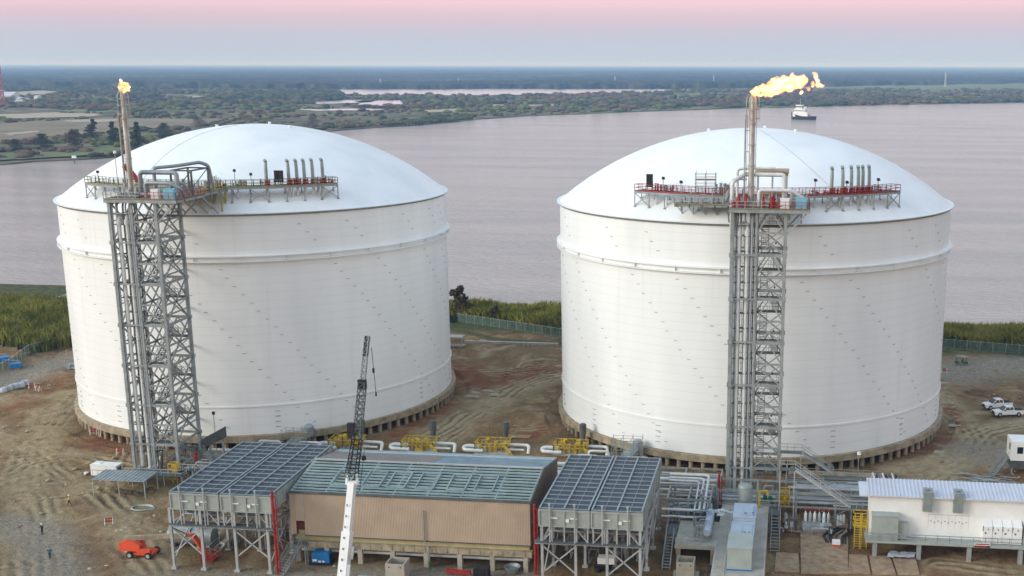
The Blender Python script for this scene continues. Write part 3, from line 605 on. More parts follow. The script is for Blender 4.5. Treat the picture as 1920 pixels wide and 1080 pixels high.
# ================= ACCESS TOWERS, ROOF WALKWAYS, FLARES =================
LV = [6.2, 13.1, 20.05, 27.0, 33.95, 40.9, 47.7]
def tower(tx, u0, um, u1, label, e0, e1):
    """u0..um pipe bay, um..u1 stair bay; front -54.2, back -46.2"""
    vf, vb = -54.2, -46.2; t = thing('access_tower', (u0, vf, 0), label, 'tower', 'steel stair towers beside the tanks')
    for (x, y) in ((u0, vf), (u0, vb), (um, vf), (um, vb), (u1, vf), (u1, vb)):
        mb = MB(); w = .5 if x != um else .34; mb.bar((x, y, -.2), (x, y, 47.9), w)
        for z in LV: mb.bar((x, y, z-.3), (x, y, z+.3), w+.25)
        mb.build('leg', 'steel', t)
    for i, z in enumerate(LV):                       # main girders of each storey
        mb = MB()
        for y in (vf, vb): mb.bar((um, y, z), (u1, y, z), .28, .42); mb.bar((u0, y, z), (um, y, z), .18, .25)
        for x in (u0, um, u1): mb.bar((x, vf, z), (x, vb, z), .26, .38)
        if i < 6:
            zm = z+3.47
            for y in (vf, vb): mb.bar((um, y, zm), (u1, y, zm), .2, .3)
            for x in (um, u1): mb.bar((x, vf, zm), (x, vb, zm), .2, .3)
        mb.bar((um, vb, z), (um, -37.9, z), .24)
        mb.build('girder', 'steel', t)
    for i in range(6):                               # bracing of each storey
        z0, z1 = LV[i], LV[i+1]; zm = z0+3.47; mb = MB(); mu = (um+u1)/2
        for y in (vf, vb):
            mb.bar((um, y, zm), (mu, y, z1), .2); mb.bar((u1, y, zm), (mu, y, z1), .2)
            mb.bar((um, y, zm), (u1, y, z0), .2); mb.bar((u1, y, zm), (um, y, z0), .14)
        mv = (vf+vb)/2
        for x in (u0, um, u1):
            mb.bar((x, vf, z0), (x, mv, zm), .2); mb.bar((x, vb, z0), (x, mv, zm), .2); mb.bar((x, mv, zm), (x, vf, z1), .2); mb.bar((x, mv, zm), (x, vb, z1), .2)
            if x != um: mb.bar((x, vf, zm), (x, vb, zm), .16)
        mb.build('brace', 'steel', t)
    for i in range(13):                              # stair flights and landings
        z0 = .2 if i == 0 else 2.75+(i-1)*3.47+.3; z1 = 2.75+i*3.47+.3
        ya, yb = (vf+1.6, vb-1.6) if i % 2 == 0 else (vb-1.6, vf+1.6); x = um+1.25 if i % 2 == 0 else u1-1.25
        mb = MB(); stair(mb, (x, ya, z0), (x, yb, z1), 1.1, m=0); mb.build('stair_flight', 'steel', t)
        mb = MB(); yl = (yb, vb-.1) if yb > ya else (vf+.1, yb)
        mb.box(um+.3, yl[0], z1-.08, u1-.3, yl[1], z1); mb.build('landing', 'grate', t)
        mb = MB(); ye = vb-.1 if yb > ya else vf+.1; mb.rail([(um+.4, yl[0], z1), (um+.4, ye, z1), (u1-.4, ye, z1), (u1-.4, yl[0], z1)], m=0); mb.build('landing_railing', 'steel', t)
    # risers in the pipe bay
    wd = um-u0
    ris = [(.42, .30, 'pipe_white', 0), (.62, .30, 'pipe_white', -.1), (.14, .22, 'pipe_grey', .3), (.24, .12, 'steel', -.2), (.52, .12, 'pipe_grey', .5), (.74, .14, 'pipe_grey', .5), (.82, .18, 'pipe_grey', -.3), (.34, .16, 'steel', .9), (.90, .10, 'steel_dark', .8), (.06, .16, 'steel_light', -.6)]
    ris[0] = (.30, .28, 'pipe_white', -.35)
    for k, (f_, r_, m_, dy) in enumerate(ris):
        x = u0+wd*f_; y = vf+.9+dy; zt = 45.2 if k < 2 else 47.3; mb = MB()
        yb = y-1.5+.3*k
        mb.tube(bend([(x, y-3.2-(k % 3)*.6, 1.2+.25*(k % 4)), (x, y, 1.2+.25*(k % 4)), (x, y, zt), (x, y+2.5, zt)], .8), r_, 10)
        if k < 2: mb.cyl((x, y, zt-1.4), r_+.16, .8, 12)
        for z in LV[1:]: mb.cyl((x, y, z-2.1), r_+.09, .12, 10)
        mb.build('riser_pipe', m_, t)
    mb = MB()                                         # pipe guides and cable ladder
    for z in np.arange(4.6, 46, 2.45): mb.bar((u0, vf+.6, z), (um, vf+.6, z), .12, .16); mb.bar((u0, vf+1.5, z), (um, vf+1.5, z), .12, .16)
    for x in (u0+wd*.44, u0+wd*.56): mb.bar((x, vf+1.9, 1), (x, vf+1.9, 46), .06, .3)
    for z in np.arange(1.5, 46, .9): mb.bar((u0+wd*.44, vf+1.9, z), (u0+wd*.56, vf+1.9, z), .05)
    mb.build('pipe_guides', 'steel_dark', t)
    for k in range(0, 12, 2): mb = MB(); mb.cyl((u1-1.4, vf+.2, LV[0]+k*3.47+1.8), .13, .26, 8, 0); mb.build('floodlight', 'black', t)
    # head platform
    z = 48.2; mb = MB(); mb.box(e0, vf-.9, z-.12, e1, vb+1.2, z); mb.build('deck', 'tan_grate', t)
    mb = MB()
    for y in (vf-.8, vf+2, vb-2, vb+1.1): mb.bar((e0, y, z-.4), (e1, y, z-.4), .25, .5)
    for x in np.linspace(e0+.1, e1-.1, 6): mb.bar((x, vf-.8, z-.4), (x, vb+1.1, z-.4), .2, .4)
    mb.bar((e1-.3, vf-.6, z-.5), (u1, vf, z-4.2), .22); mb.bar((e1-.3, vb, z-.5), (u1, vb, z-4.2), .22); mb.bar((e1-1.8, vf-.6, z-.5), (u1, vf, z-2.6), .16)
    mb.build('platform_frame', 'steel', t)
    mb = MB(); mb.rail([(e0, vb+1, z), (e0, vf-.8, z), ((e0+e1)/2, vf-.8, z)], m=0, mid=3, sp=1.3); mb.build('platform_railing', 'steel_light', t)
    mb = MB(); mb.rail([((e0+e1)/2, vf-.8, z), (e1, vf-.8, z), (e1, vb+1, z)], m=0, mid=3, sp=1.3); mb.build('platform_railing', 'red_rail', t)
    return t
TL = tower(0, -1.5, 2.3, 6.5, 'grey lattice stair tower standing against the left tank', -1.9, 10.6)
TR = tower(101.9, 100.5, 104.3, 108.7, 'grey lattice stair tower in front of the right tank', 100.0, 112.3)

mat('olive_rail', (158, 154, 118), .6, .1, .2, 1.)
# ---- curved walkways standing on the domes ----
def walkway(cx, a0, a1, label, railm, deckm):
    c = (cx, 0, 0); ro, ri, z = 36., 33.9, 48.25
    t = thing('roof_walkway', (cx, -35, z), label, 'walkway', 'curved walkways on the tank roofs'); n = 40
    mb = MB(); mb.lathe(c, [(ri, z-.1), (ro, z-.1), (ro, z), (ri, z), (ri, z-.1)], n, 0, R(a0), R(a1)); mb.build('deck', deckm, t)
    mb = MB()
    for r_ in (ri, ro): mb.lathe(c, [(r_-.08, z-.45), (r_+.08, z-.45), (r_+.08, z-.1), (r_-.08, z-.1), (r_-.08, z-.45)], n, 0, R(a0), R(a1))
    k = 16
    for i in range(k*2+1):
        a = R(a0+(a1-a0)*i/k/2); mb.bar((cx+ri*math.cos(a), ri*math.sin(a), z-.3), (cx+ro*math.cos(a), ro*math.sin(a), z-.3), .12, .2)
    mb.build('deck_frame', 'steel', t)
    mb = MB()
    for r_ in (ri, ro): mb.rail([Vector(p) for p in arc(c, r_, R(a0), R(a1), n, z)], sp=1.4, r=.045, m=0, mid=3)
    for a in (R(a0), R(a1)): mb.rail([(cx+ri*math.cos(a), ri*math.sin(a), z), (cx+ro*math.cos(a), ro*math.sin(a), z)], sp=1., r=.045, mid=3)
    # kick plate
    for r_ in (ri, ro): mb.lathe(c, [(r_+.05, z), (r_+.05, z+.14)], n, 0, R(a0), R(a1))
    mb.build('railing', railm, t)
    for i in range(k+1):
        a = R(a0+(a1-a0)*i/k)
        for r_ in (ri+.15, ro-.1):
            p = (cx+r_*math.cos(a), r_*math.sin(a)); mb = MB(); mb.bar((*p, dome_z(r_)), (*p, z-.2), .16); mb.cyl((*p, dome_z(r_)-.02), .28, .12, 8); mb.build('post', 'steel', t)
    mb = MB()
    for i in (0, 4, 11, 15):
        for r_ in (ro-.1,):
            mb = MB(); a = R(a0+(a1-a0)*i/k); b_ = R(a0+(a1-a0)*(i+1)/k); p = (cx+r_*math.cos(a), r_*math.sin(a)); q = (cx+r_*math.cos(b_), r_*math.sin(b_))
            mb.bar((*p, dome_z(r_)+.2), (*q, z-.4), .12); mb.bar((*q, dome_z(r_)+.2), (*p, z-.4), .12); mb.build('cross_brace', 'steel', t)
    return t
walkway(TX[0], 180+56.2, 360-43., 'curved yellowish grey walkway on the dome of the left tank', 'olive_rail', 'tan_grate')
walkway(TX[1], 180+56.8, 360-42.7, 'curved walkway with red railings on the dome of the right tank', 'red_rail', 'grate')
# bridge decks joining tower heads to the roof
for cx, lab, m_ in ((0, 'weathered tan grating platform between the left tower and its dome', 'tan_grate'), (101.9, 'cluttered platform between the right tower and its dome', 'grate')):
    x0, x1, z = cx-3, cx+9.6, 48.2
    t = thing('roof_platform', (x0, -40, z), lab, 'platform', 'platforms at the tower heads')
    mb = MB(); mb.box(x0, -44.9, z-.1, x1, -34.2, z-.02); mb.build('deck', m_, t)
    mb = MB()
    for x in np.linspace(x0+.1, x1-.1, 8): mb.bar((x, -44.9, z-.4), (x, -34.2, z-.4), .2, .5)
    for y in (-44.7, -41, -37.5, -34.4): mb.bar((x0, y, z-.45), (x1, y, z-.45), .25, .6)
    mb.build('deck_frame', 'steel', t)
    for x in np.linspace(x0+.3, x1-.3, 7):
        for y in (-36.4, -34.8):
            r_ = math.hypot(x-cx, y)
            if r_ < 37.8: mb = MB(); mb.bar((x, y, dome_z(r_)), (x, y, z-.5), .2); mb.build('post', 'yellow' if cx == 0 else 'steel', t)
        mb = MB(); mb.bar((x, -38, 44), (x, -43.8, z-.6), .22); mb.build('bracket', 'steel', t)
    mb = MB(); mb.rail([(x1, -44.8, z), (x1, -36.2, z)], mid=3, sp=1.2); mb.build('railing', 'yellow' if cx == 0 else 'steel_light', t); mb = MB(); mb.rail([(x0, -44.8, z), (x0, -36.2, z)], mid=3, sp=1.2); mb.build('railing', 'yellow' if cx == 0 else 'steel_light', t)
# lower brown service deck west of the right tower
t = thing('service_deck', (92, -37, 47), 'rusty brown lower deck hung under the right walkway', 'platform')
mb = MB(); mb.box(90, -38.6, 46.75, 99.4, -35.4, 46.95); mb.build('deck', 'tan_grate', t)
mb = MB()
for x in np.linspace(90.4, 99, 5): mb.bar((x, -38.6, 46.6), (x, -35.4, 46.6), .2, .3)
for y in (-38.5, -35.5): mb.bar((90, y, 46.6), (99.4, y, 46.6), .2, .3)
for x in np.linspace(91, 99, 5):
    r_ = 36.6; y = -math.sqrt(max(r_*r_-(x-101.9)**2, 0)); mb.bar((x, y, dome_z(r_)), (x, y, 46.6), .18)
    mb.bar((x, y, dome_z(r_)+.2), (x-1.2, y, 46.6), .12)
mb.build('deck_frame', 'steel', t)
mb = MB(); mb.rail([(90, -35.6, 46.95), (90, -38.5, 46.95), (99.3, -38.5, 46.95)], mid=3, sp=1.2); mb.build('railing', 'steel_light', t)
mb = MB()
for x, h in ((91, 1.2), (92.6, 1.8), (94.4, 1.4), (96.3, 2.), (98.2, 1.5)): mb = MB(); mb.cyl((x, -37, 46.95), .35, h*.5, 10); mb.tube([(x, -37, 46.95+h*.5), (x, -37, 46.95+h), (x+.8, -37, 46.95+h)], .13, 6); mb.build('valve', 'steel', t)

# ---- relief vents ----
def vent(loc, h, label, basem, tilt=0.):
    t = thing('relief_vent', loc, label, 'vent pipe', 'relief vent pipes on the tank roofs'); x, y, z = loc
    mb = MB(); mb.tube(bend([(x, y, z+.9), (x+tilt*.3, y, z+h-1.), (x+tilt, y+.15, z+h)], .8), .30, 10, r2=.27); mb.tube([(x+tilt, y+.15, z+h), (x+tilt-.35*0-.1, y-.15, z+h+.3)], .3, 10); mb.build('stack', 'duct', t)
    mb = MB(); mb.cyl((x, y, z), .42, .35, 12); mb.cyl((x, y, z+.35), .3, .6, 12); mb.cyl((x, y, z+.8), .44, .14, 12); mb.bar((x-.4, y, z+.5), (x+.4, y, z+.5), .2); mb.cyl((x+.55, y, z), .14, 1.1, 8); mb.build('valve', basem, t)
    mb = MB(); mb.tube([(x, y, dome_z(math.hypot(x-(0 if x < 60 else 101.9), y))), (x, y, z+.1)], .24, 10); mb.build('nozzle', 'pipe_white', t)
def onarc(cx, x, r_=34.9): return (x, -math.sqrt(r_*r_-(x-cx)**2), 48.27)
ordn = ['first', 'second', 'third', 'fourth', 'last']
vent(onarc(0, 15.6), 4.3, 'grey relief vent standing alone on the left dome', 'red')
for i, x in enumerate((19.0, 20.2, 21.3, 22.5, 23.9)): vent(onarc(0, x), 4.2, f'{ordn[i]} grey relief vent from the left in the row of five on the left dome', 'red', -.15)
vent(onarc(101.9, 116.2), 4.2, 'grey relief vent standing a little apart on the right dome', 'red_rail')
for i, x in enumerate((118.1, 119.6, 120.8, 121.6, 122.7)): vent(onarc(101.9, x), 4.3, f'{ordn[i]} grey relief vent from the left in the row of five on the right dome', 'red_rail', -.12)

# ---- instruments, lamps and cabinets on the roofs ----
def cabinet(name, x, y, z, w, d, h, m_, label, legs=0.):
    t = thing(name, (x, y, z), label, 'cabinet'); mb = MB(); mb.box(x-w/2, y-d/2, z+legs, x+w/2, y+d/2, z+legs+h); mb.box(x-w/2-.05, y-d/2-.05, z+legs+h, x+w/2+.05, y+d/2+.05, z+legs+h+.06); mb.build('housing', m_, t)
    mb = MB(); mb.box(x-w/2+.08, y-d/2-.04, z+legs+.1, x+w/2-.08, y-d/2-.005, z+legs+h-.1); mb.box(x+w/2-.2, y-d/2-.08, z+legs+h*.45, x+w/2-.14, y-d/2-.04, z+legs+h*.6); mb.build('door', m_, t)
    if legs:
        for sx in (-1, 1): mb = MB(); mb.bar((x+sx*w*.4, y, z), (x+sx*w*.4, y, z+legs), .1); mb.build('leg', 'steel', t)
    return t
q = onarc(0, 17.4); cabinet('black_cabinet', q[0]-.3, q[1], 48.27, .65, .6, 2., 'black', 'left one of two tall black boxes on the left dome walkway', .6)
cabinet('black_cabinet', q[0]+.55, q[1], 48.27, .65, .6, 2., 'black', 'right one of two tall black boxes on the left dome walkway', .6)
q = onarc(101.9, 84.9); cabinet('black_cabinet', q[0], q[1], 48.27, 1.1, .7, 2.1, 'black', 'tall black box near the left end of the red railed walkway', .7)
cabinet('white_cabinet', 6.6, -54, 48.2, 1.3, .7, 1.5, 'white', 'cream cabinet on the head of the left tower'); cabinet('blue_cabinet', 9.1, -54, 48.2, 1.9, .9, 1.6, 'cyan', 'pale blue cabinet on the head of the left tower')
cabinet('white_cabinet', 108.5, -54, 48.2, 1.4, .7, 1.5, 'white', 'cream cabinet on the head of the right tower'); cabinet('blue_cabinet', 111, -54, 48.2, 1.7, .9, 1.6, 'cyan', 'pale blue cabinet on the head of the right tower')
def mast(x, y, z, h, label, ball='black', name='lamp_mast'):
    t = thing(name, (x, y, z), label, 'mast'); mb = MB(); mb.tube([(x, y, z), (x, y, z+h)], .07, 6); mb.build('pole', 'steel', t)
    mb = MB(); mb.cyl((x, y, z+h), .26, .45, 10); mb.bar((x, y, z+h+.3), (x+.3, y-.3, z+h+.1), .2); mb.build('lamp_head', ball, t)
for cx, x, h, lab in ((0, -17, 1.8, 'short lamp mast at the left end of the left dome walkway'), (0, 10.6, 2.6, 'camera mast on the left dome walkway just right of the pipe frames'), (0, 13.2, 1.9, 'low lamp mast midway along the left dome walkway'), (0, -9, 2.6, 'lamp mast left of the flare on the left dome'),
                      (101.9, 87.4, 2.1, 'lamp mast right of the black box on the right dome'), (101.9, 90.6, 1.6, 'low lamp mast left of the roof scaffold on the right dome'), (101.9, 113.4, 2.2, 'lamp mast on the right dome between tower and vents'), (101.9, 124.3, 1.9, 'lamp mast at the right end of the right dome walkway'), (101.9, 118.8, 1.7, 'low lamp mast among the vents of the right dome')):
    q = onarc(cx, x); mast(*q, h, lab)
mast(-10, -36.2, 47.5, 6.6, 'tall mast with a white globe beside the left flare', 'white')
rail_mats = ('olive_rail', 'tan_grate', 'steel')
for i, (cx, xa, xb, mm, lab) in enumerate(((0, -8, -3.5, 'olive_rail', 'yellowish instruments left of the left flare'), (0, 8.6, 12.5, 'olive_rail', 'yellowish valves on the left walkway next to the pipe gantry'), (0, 13.8, 15.2, 'steel', 'small valves left of the lone vent on the left dome'), (0, 19, 26, 'red', 'small red valves along the feet of the left dome vents'),
                                           (101.9, 85.6, 91, 'red_rail', 'red instruments on the left part of the right walkway'), (101.9, 112.8, 116, 'red_rail', 'red valves left of the lone vent on the right dome'), (101.9, 117, 125, 'red', 'red valves along the feet of the right dome vents'))):
    r = random.Random(40+i); t = thing('walkway_valves', onarc(cx, (xa+xb)/2), lab, 'valves', 'small valves along the roof walkways')
    for k in range(int((xb-xa)*2.4)):
        q = onarc(cx, r.uniform(xa, xb), r.uniform(34.2, 35.7)); h = r.uniform(.4, 1.3); mb = MB(); mb.cyl(q, r.uniform(.08, .2), h, 7); mb.bar((q[0]-.3, q[1], q[2]+h*.7), (q[0]+.35, q[1], q[2]+h*.7), .1); mb.cyl((q[0], q[1], q[2]+h), .2, .07, 8); mb.build('valve', mm if k % 3 else 'steel', t)
    for k in range(int((xb-xa)*.55)):
        q = onarc(cx, xa+.6+k*1.9, 35.2); mb = MB(); mb.tube([(q[0], q[1], dome_z(35.2)), (q[0], q[1], 48.1)], .16, 8); mb.build('nozzle', 'pipe_white', t)
t = thing('red_wind_sock', (-7.6, -35.5, 48.3), 'bright red wind sock slumped on the left walkway', 'wind sock'); mb = MB()
mb.tube([(-8.8, -35.5, 52.), (-8.2, -35.4, 51.2), (-7.2, -35.3, 50.), (-6.8, -35.3, 49.2)], .62, 8, r2=.4); mb.build('sock', 'red', t); mb = MB(); mb.tube([(-8.6, -35.5, 48.2), (-8.6, -35.5, 51.7)], .06, 6); mb.build('pole', 'steel', t)
# scaffold on right dome
def scaffold(x0, y0, z0, w, d, levels, lh, label, mm='steel', boards=True):
    t = thing('scaffold', (x0, y0, z0), label, 'scaffold'); nx = max(1, round(w/1.6))
    mb = MB()
    for i in range(nx+1):
        for y in (y0, y0+d): mb.tube([(x0+w*i/nx, y, z0), (x0+w*i/nx, y, z0+levels*lh+1.1+.4*random.random())], .05, 6)
    mb.build('upright', mm, t); mb = MB()
    for k in range(1, levels+1):
        z = z0+k*lh
        for y in (y0, y0+d):
            mb.bar((x0, y, z), (x0+w, y, z), .08); mb.bar((x0, y, z+.5), (x0+w, y, z+.5), .06); mb.bar((x0, y, z+1), (x0+w, y, z+1), .06)
        for i in range(nx+1): mb.bar((x0+w*i/nx, y0, z), (x0+w*i/nx, y0+d, z), .08); mb.bar((x0+w*i/nx, y0, z+1), (x0+w*i/nx, y0+d, z+1), .06)
    for i in range(nx): mb.bar((x0+w*i/nx, y0, z0), (x0+w*(i+1)/nx, y0, z0+lh), .06)
    mb.build('ledger', mm, t)
    if boards: mb = MB(); mb.box(x0+.1, y0+.1, z0+levels*lh+.04, x0+w-.1, y0+d-.1, z0+levels*lh+.12); mb.build('board', 'wood' if mm == 'steel' else mm, t)
    return t
scaffold(93.2, -35, 47.4, 3.4, 2., 2, 1.6, 'tube scaffold standing on the right dome left of the flare')
# ---- pipework at the tower heads ----
def pipe_thing(name, runs, m_, label, group=None, cat='pipe', parts=None):
    t = thing(name, tuple(runs[0][0][0]), label, cat, group)
    for pts, r_ in runs: mb = MB(); mb.tube(bend(pts, max(.5, r_*1.6)), r_, 12); mb.build('pipe', m_, t)
    return t
z = 48.2
for cx, lab, m_ in ((0, 'left', 'pipe_grey'), (101.9, 'right', 'pipe_white')):
    runs = [([(cx+2., -50, z), (cx+2., -50, z+3.9), (cx+8.4, -50, z+3.9), (cx+8.4, -50, z)], .38), ([(cx+2.6, -49, z), (cx+2.6, -49, z+2.1), (cx+9., -49, z+2.1), (cx+9.4, -48, z)], .26), ([(cx+1.8, -51.4, z+.4), (cx+9.2, -51.4, z+.4)], .3), ([(cx+3.2, -47.6, z), (cx+3.2, -47.6, z+4.4), (cx+6, -45, z+4.6), (cx+8.6, -42, z+5.), (cx+9.6, -41, z+4.4), (cx+9.6, -39.5, z)], .3),
            ([(cx+4.2, -52.6, z), (cx+4.2, -52.6, z+2.4), (cx+8.2, -52.6, z+2.4), (cx+10, -52, z+1.4), (cx+10, -51, z)], .3)] if cx == 0 else [
            ([(cx-1.5, -53.4, 44.8), (cx-1.5, -53.4, z+3.9), (cx+.2, -51.5, z+4.9), (cx+6.4, -51.5, z+4.9), (cx+6.4, -51.5, z)], .32), ([(cx-1, -48, z+1), (cx-1, -48, z+5.4), (cx+.8, -48, z+5.6), (cx+5, -48, z+5.6)], .22), ([(cx+2.6, -52.6, z), (cx+2.6, -52.6, z+2.6), (cx+7.6, -52.6, z+2.6), (cx+9.6, -52, z+1.2), (cx+9.6, -51.6, z)], .28), ([(cx-2, -47.4, z), (cx-2, -47.4, z+3.8), (cx+.5, -47.4, z+3.8)], .18)]
    pipe_thing('header_loop', runs, m_, f'fat pipe loops on the head of the {lab} tower')
t = thing('pipe_gantry', (7.5, -45, z), 'dark steel frame carrying pipes on the head of the left tower', 'frame'); mb = MB()
for x in (6.6, 10.2):
    for y in (-48.5, -42.5): mb.bar((x, y, z), (x, y, z+4.2), .26)
    mb.bar((x, -48.5, z+4.1), (x, -42.5, z+4.1), .24)
for y in (-48.5, -42.5): mb.bar((6.6, y, z+4.1), (10.2, y, z+4.1), .24); mb.bar((6.6, y, z), (10.2, y, z+4.1), .12)
mb.build('frame', 'steel_dark', t)
t = thing('canopy', (106, -46, z), 'flat cream canopy roof on posts behind the right flare', 'canopy'); mb = MB(); mb.box(103.8, -49, z+4.9, 109, -43, z+5.2); mb.box(103.9, -48.9, z+4.5, 108.9, -48.7, z+4.9); mb.build('roof', 'conc_tan', t)
for x in (104.1, 106.4, 108.7):
    for y in (-48.6, -43.4): mb = MB(); mb.bar((x, y, z), (x, y, z+4.9), .2); mb.build('post', 'steel_light', t)
mb = MB(); mb.box(104, -48.3, z+1.6, 108.7, -43.6, z+1.8); mb.build('shelf', 'conc_tan', t)
def valves(x0, x1, y0, y1, z, n, m_, label, seed):
    r = random.Random(seed); t = thing('valve_skid', ((x0+x1)/2, (y0+y1)/2, z), label, 'valves'); mb = MB(); mb.box(x0, y0, z, x1, y1, z+.12); mb.build('skid', 'steel_dark', t); mb = MB()
    for i in range(n):
        x, y = r.uniform(x0, x1), r.uniform(y0, y1); h = r.uniform(.5, 1.8); mb.cyl((x, y, z+.1), r.uniform(.12, .3), h, 8); mb.tube([(x, y, z+h*.6), (x+r.uniform(-1, 1), y, z+h*.6)], .1, 6); mb.cyl((x, y, z+h), r.uniform(.2, .36), .1, 10); mb.build('valve', m_, t); mb = MB()
    mb = MB()
    for i in range(n): x, y = r.uniform(x0, x1), r.uniform(y0, y1); mb.bar((x, y, z), (x, y, z+r.uniform(1, 2.2)), .09); mb.box(x-.15, y-.1, z+.8, x+.15, y+.1, z+1.2)
    mb.build('instruments', 'steel_light', t)
valves(-1.4, 3, -53.5, -48, 48.2, 12, 'steel', 'grey valves left of the pipe loops on the left tower', 1); valves(1, 9, -43.8, -38.8, 48.2, 14, 'steel_light', 'cluster of valves on the left roof platform', 2)
valves(104.2, 107.6, -54.6, -52, 48.2, 14, 'red', 'red painted valves on the head of the right tower', 3); valves(100.2, 102.8, -54.5, -51, 48.2, 8, 'red', 'red valves beside the right flare', 4); valves(109.4, 112, -51.5, -46, 48.2, 9, 'steel_light', 'pale valves at the right end of the right tower head', 5)
valves(96.5, 99.3, -35.5, -34.2, 48.3, 10, 'steel', 'grey valves on the right walkway left of the tower', 6); valves(6.2, 9, -36, -34.6, 48.3, 8, 'tan_grate', 'rusty valves on the left walkway right of the tower', 7); valves(116, 124, -32.2, -31.2, 48.4, 0, 'red', 'x', 8) if 0 else None

# ---- flares ----
mat('flare_steel', (178, 178, 174), .5, .35, .2, 1.5, rgb2=(146, 128, 108), stretch=(1, 1, .3))
def flare(x, y, z0, z1, label):
    t = thing('flare_stack', (x, y, z0), label, 'flare stack', 'flare stacks on the tower heads')
    mb = MB(); mb.lathe((x, y, 0), [(.55, z0), (.55, z0+.3), (.46, z0+.4), (.44, z1-4), (.36, z1-3.8), (.36, z1)], 16)
    for zz in np.arange(z0+3, z1, 3.2): mb.lathe((x, y, zz), [(.45, 0), (.58, 0), (.58, .14), (.45, .14)], 14)
    mb.build('riser', 'flare_steel', t)
    mb = MB(); mb.tube([(x-1.05, y, z0), (x-1.05, y, z1-3)], .14, 8); mb.tube([(x+.62, y-.3, z0), (x+.62, y-.3, z1-1.5)], .06, 6)
    for zz in np.arange(z0+2, z1-3, 3.2): mb.bar((x-1.05, y, zz), (x, y, zz), .1)
    mb.build('pilot_pipes', 'flare_steel', t)
    mb = MB()
    for s_ in (-.2, .2): mb.bar((x-.75, y+s_, z0), (x-.75, y+s_, z1-3), .05)
    for zz in np.arange(z0+.4, z1-3, .45): mb.bar((x-.75, y-.2, zz), (x-.75, y+.2, zz), .04)
    mb.build('ladder', 'steel_dark', t)
    mb = MB(); 
    for zz in (z1-3.6, z1-2.2): mb.lathe((x, y, zz), [(.95, 0), (1.05, 0), (1.05, .1), (.95, .1)], 16)
    for k in range(6): a = k*1.047; mb.tube([(x+1*math.cos(a), y+math.sin(a), z1-3.8), (x+.95*math.cos(a), y+.95*math.sin(a), z1-.6), (x+.5*math.cos(a), y+.5*math.sin(a), z1+.1)], .06, 6)
    mb.build('pilot_ring', 'flare_steel', t)
flare(1.3, -51.8, 48.2, 65.2, 'slender flare stack on the head of the left tower'); flare(103.2, -51.8, 48.2, 65.2, 'slender flare stack on the head of the right tower')
def fire_mat():
    m = bpy.data.materials.new('fire'); m.use_nodes = True; t = m.node_tree; t.nodes.remove(t.nodes['Principled BSDF'])
    e = N(t, 'ShaderNodeEmission'); e.inputs[0].default_value = (1, .36, .085, 1); ge = N(t, 'ShaderNodeNewGeometry'); mp = N(t, 'ShaderNodeMapping'); mp.inputs['Scale'].default_value = (.7, 1, 1.2); t.links.new(ge.outputs['Position'], mp.inputs[0])
    n = N(t, 'ShaderNodeTexNoise'); n.inputs['Scale'].default_value = 1.1; n.inputs['Detail'].default_value = 5; n.inputs['Distortion'].default_value = .8; t.links.new(mp.outputs[0], n.inputs[0])
    r_ = N(t, 'ShaderNodeMapRange'); r_.inputs[1].default_value = .40; r_.inputs[2].default_value = .60; r_.inputs[3].default_value = .15; r_.inputs[4].default_value = 5.; t.links.new(n.outputs[0], r_.inputs[0]); t.links.new(r_.outputs[0], e.inputs[1])
    t.links.new(e.outputs[0], t.nodes['Material Output'].inputs['Volume']); m.cycles.volume_step_rate = .5; return m
MATS['fire'] = fire_mat()
def flame(name, lobes, label, seed, loc):
    """one closed lumpy body of burning gas"""
    t = tag(None or thing(name, loc, label, 'flame', 'flames of the two flares')); mb_ = bpy.data.metaballs.new('tmp_fire'); mb_.resolution = .13; mb_.threshold = .35; ob = bpy.data.objects.new('tmp_fire', mb_); COL.objects.link(ob)
    for x, y, z_, r_ in lobes: e = mb_.elements.new(); e.co = (x, y, z_); e.radius = r_
    dg = bpy.context.evaluated_depsgraph_get(); dg.update(); me = bpy.data.meshes.new_from_object(ob.evaluated_get(dg)); bpy.data.objects.remove(ob)
    v = np.zeros(len(me.vertices)*3); me.vertices.foreach_get('co', v); v = v.reshape(-1, 3); n = np.zeros(len(me.vertices)*3); me.vertices.foreach_get('normal', n); n = n.reshape(-1, 3)
    d = (fbm(v[:, 0]*2.2+v[:, 1], v[:, 2]*3.+50, 4, seed)-.5)*.8; v = v+n*d[:, None]-np.array(loc); me.vertices.foreach_set('co', v.ravel()); me.materials.clear(); me.materials.append(M('fire')); me.update()
    o = bpy.data.objects.new('fire_body', me); COL.objects.link(o); o.parent = t; return t
r = random.Random(5); L1 = [(1.65+r.uniform(-.55, .6), -51.8+r.uniform(-.3, .3), 65.5+r.uniform(0, .8), r.uniform(.45, .85)) for _ in range(9)]+[(2.6, -51.8, 65.9, .3), (1.2, -51.8, 66.9, .3)]
flame('flame', L1, 'small round ball of fire on the left flare tip', 61, (1.5, -51.8, 65))
L2 = []
for i in range(60):
    k = i/59; x = 103.4+k*7.4; zc = 65.5+1.9*k**.8; L2.append((x+r.uniform(-.2, .2), -51.8+r.uniform(-.5, .5), zc+r.uniform(-.5, .4)*(.3+1.2*math.sin(math.pi*min(k, 1))), .45+1.0*math.sin(math.pi*(.10+.72*k))*r.uniform(.6, 1.)))
L2 += [(111.4, -51.8, 66.2, .6), (110.4, -51.8, 65.6, .5), (112.5, -51.8, 68.1, .55), (112.8, -51.8, 67.4, .5), (112.9, -51.8, 66.7, .7), (113.6, -51.8, 66.5, .6), (112.2, -51.8, 66.8, .5), (109., -51.8, 68.2, .5)]
flame('flame', L2, 'long ragged flame blown to the right from the right flare tip', 62, (103.2, -51.8, 65))
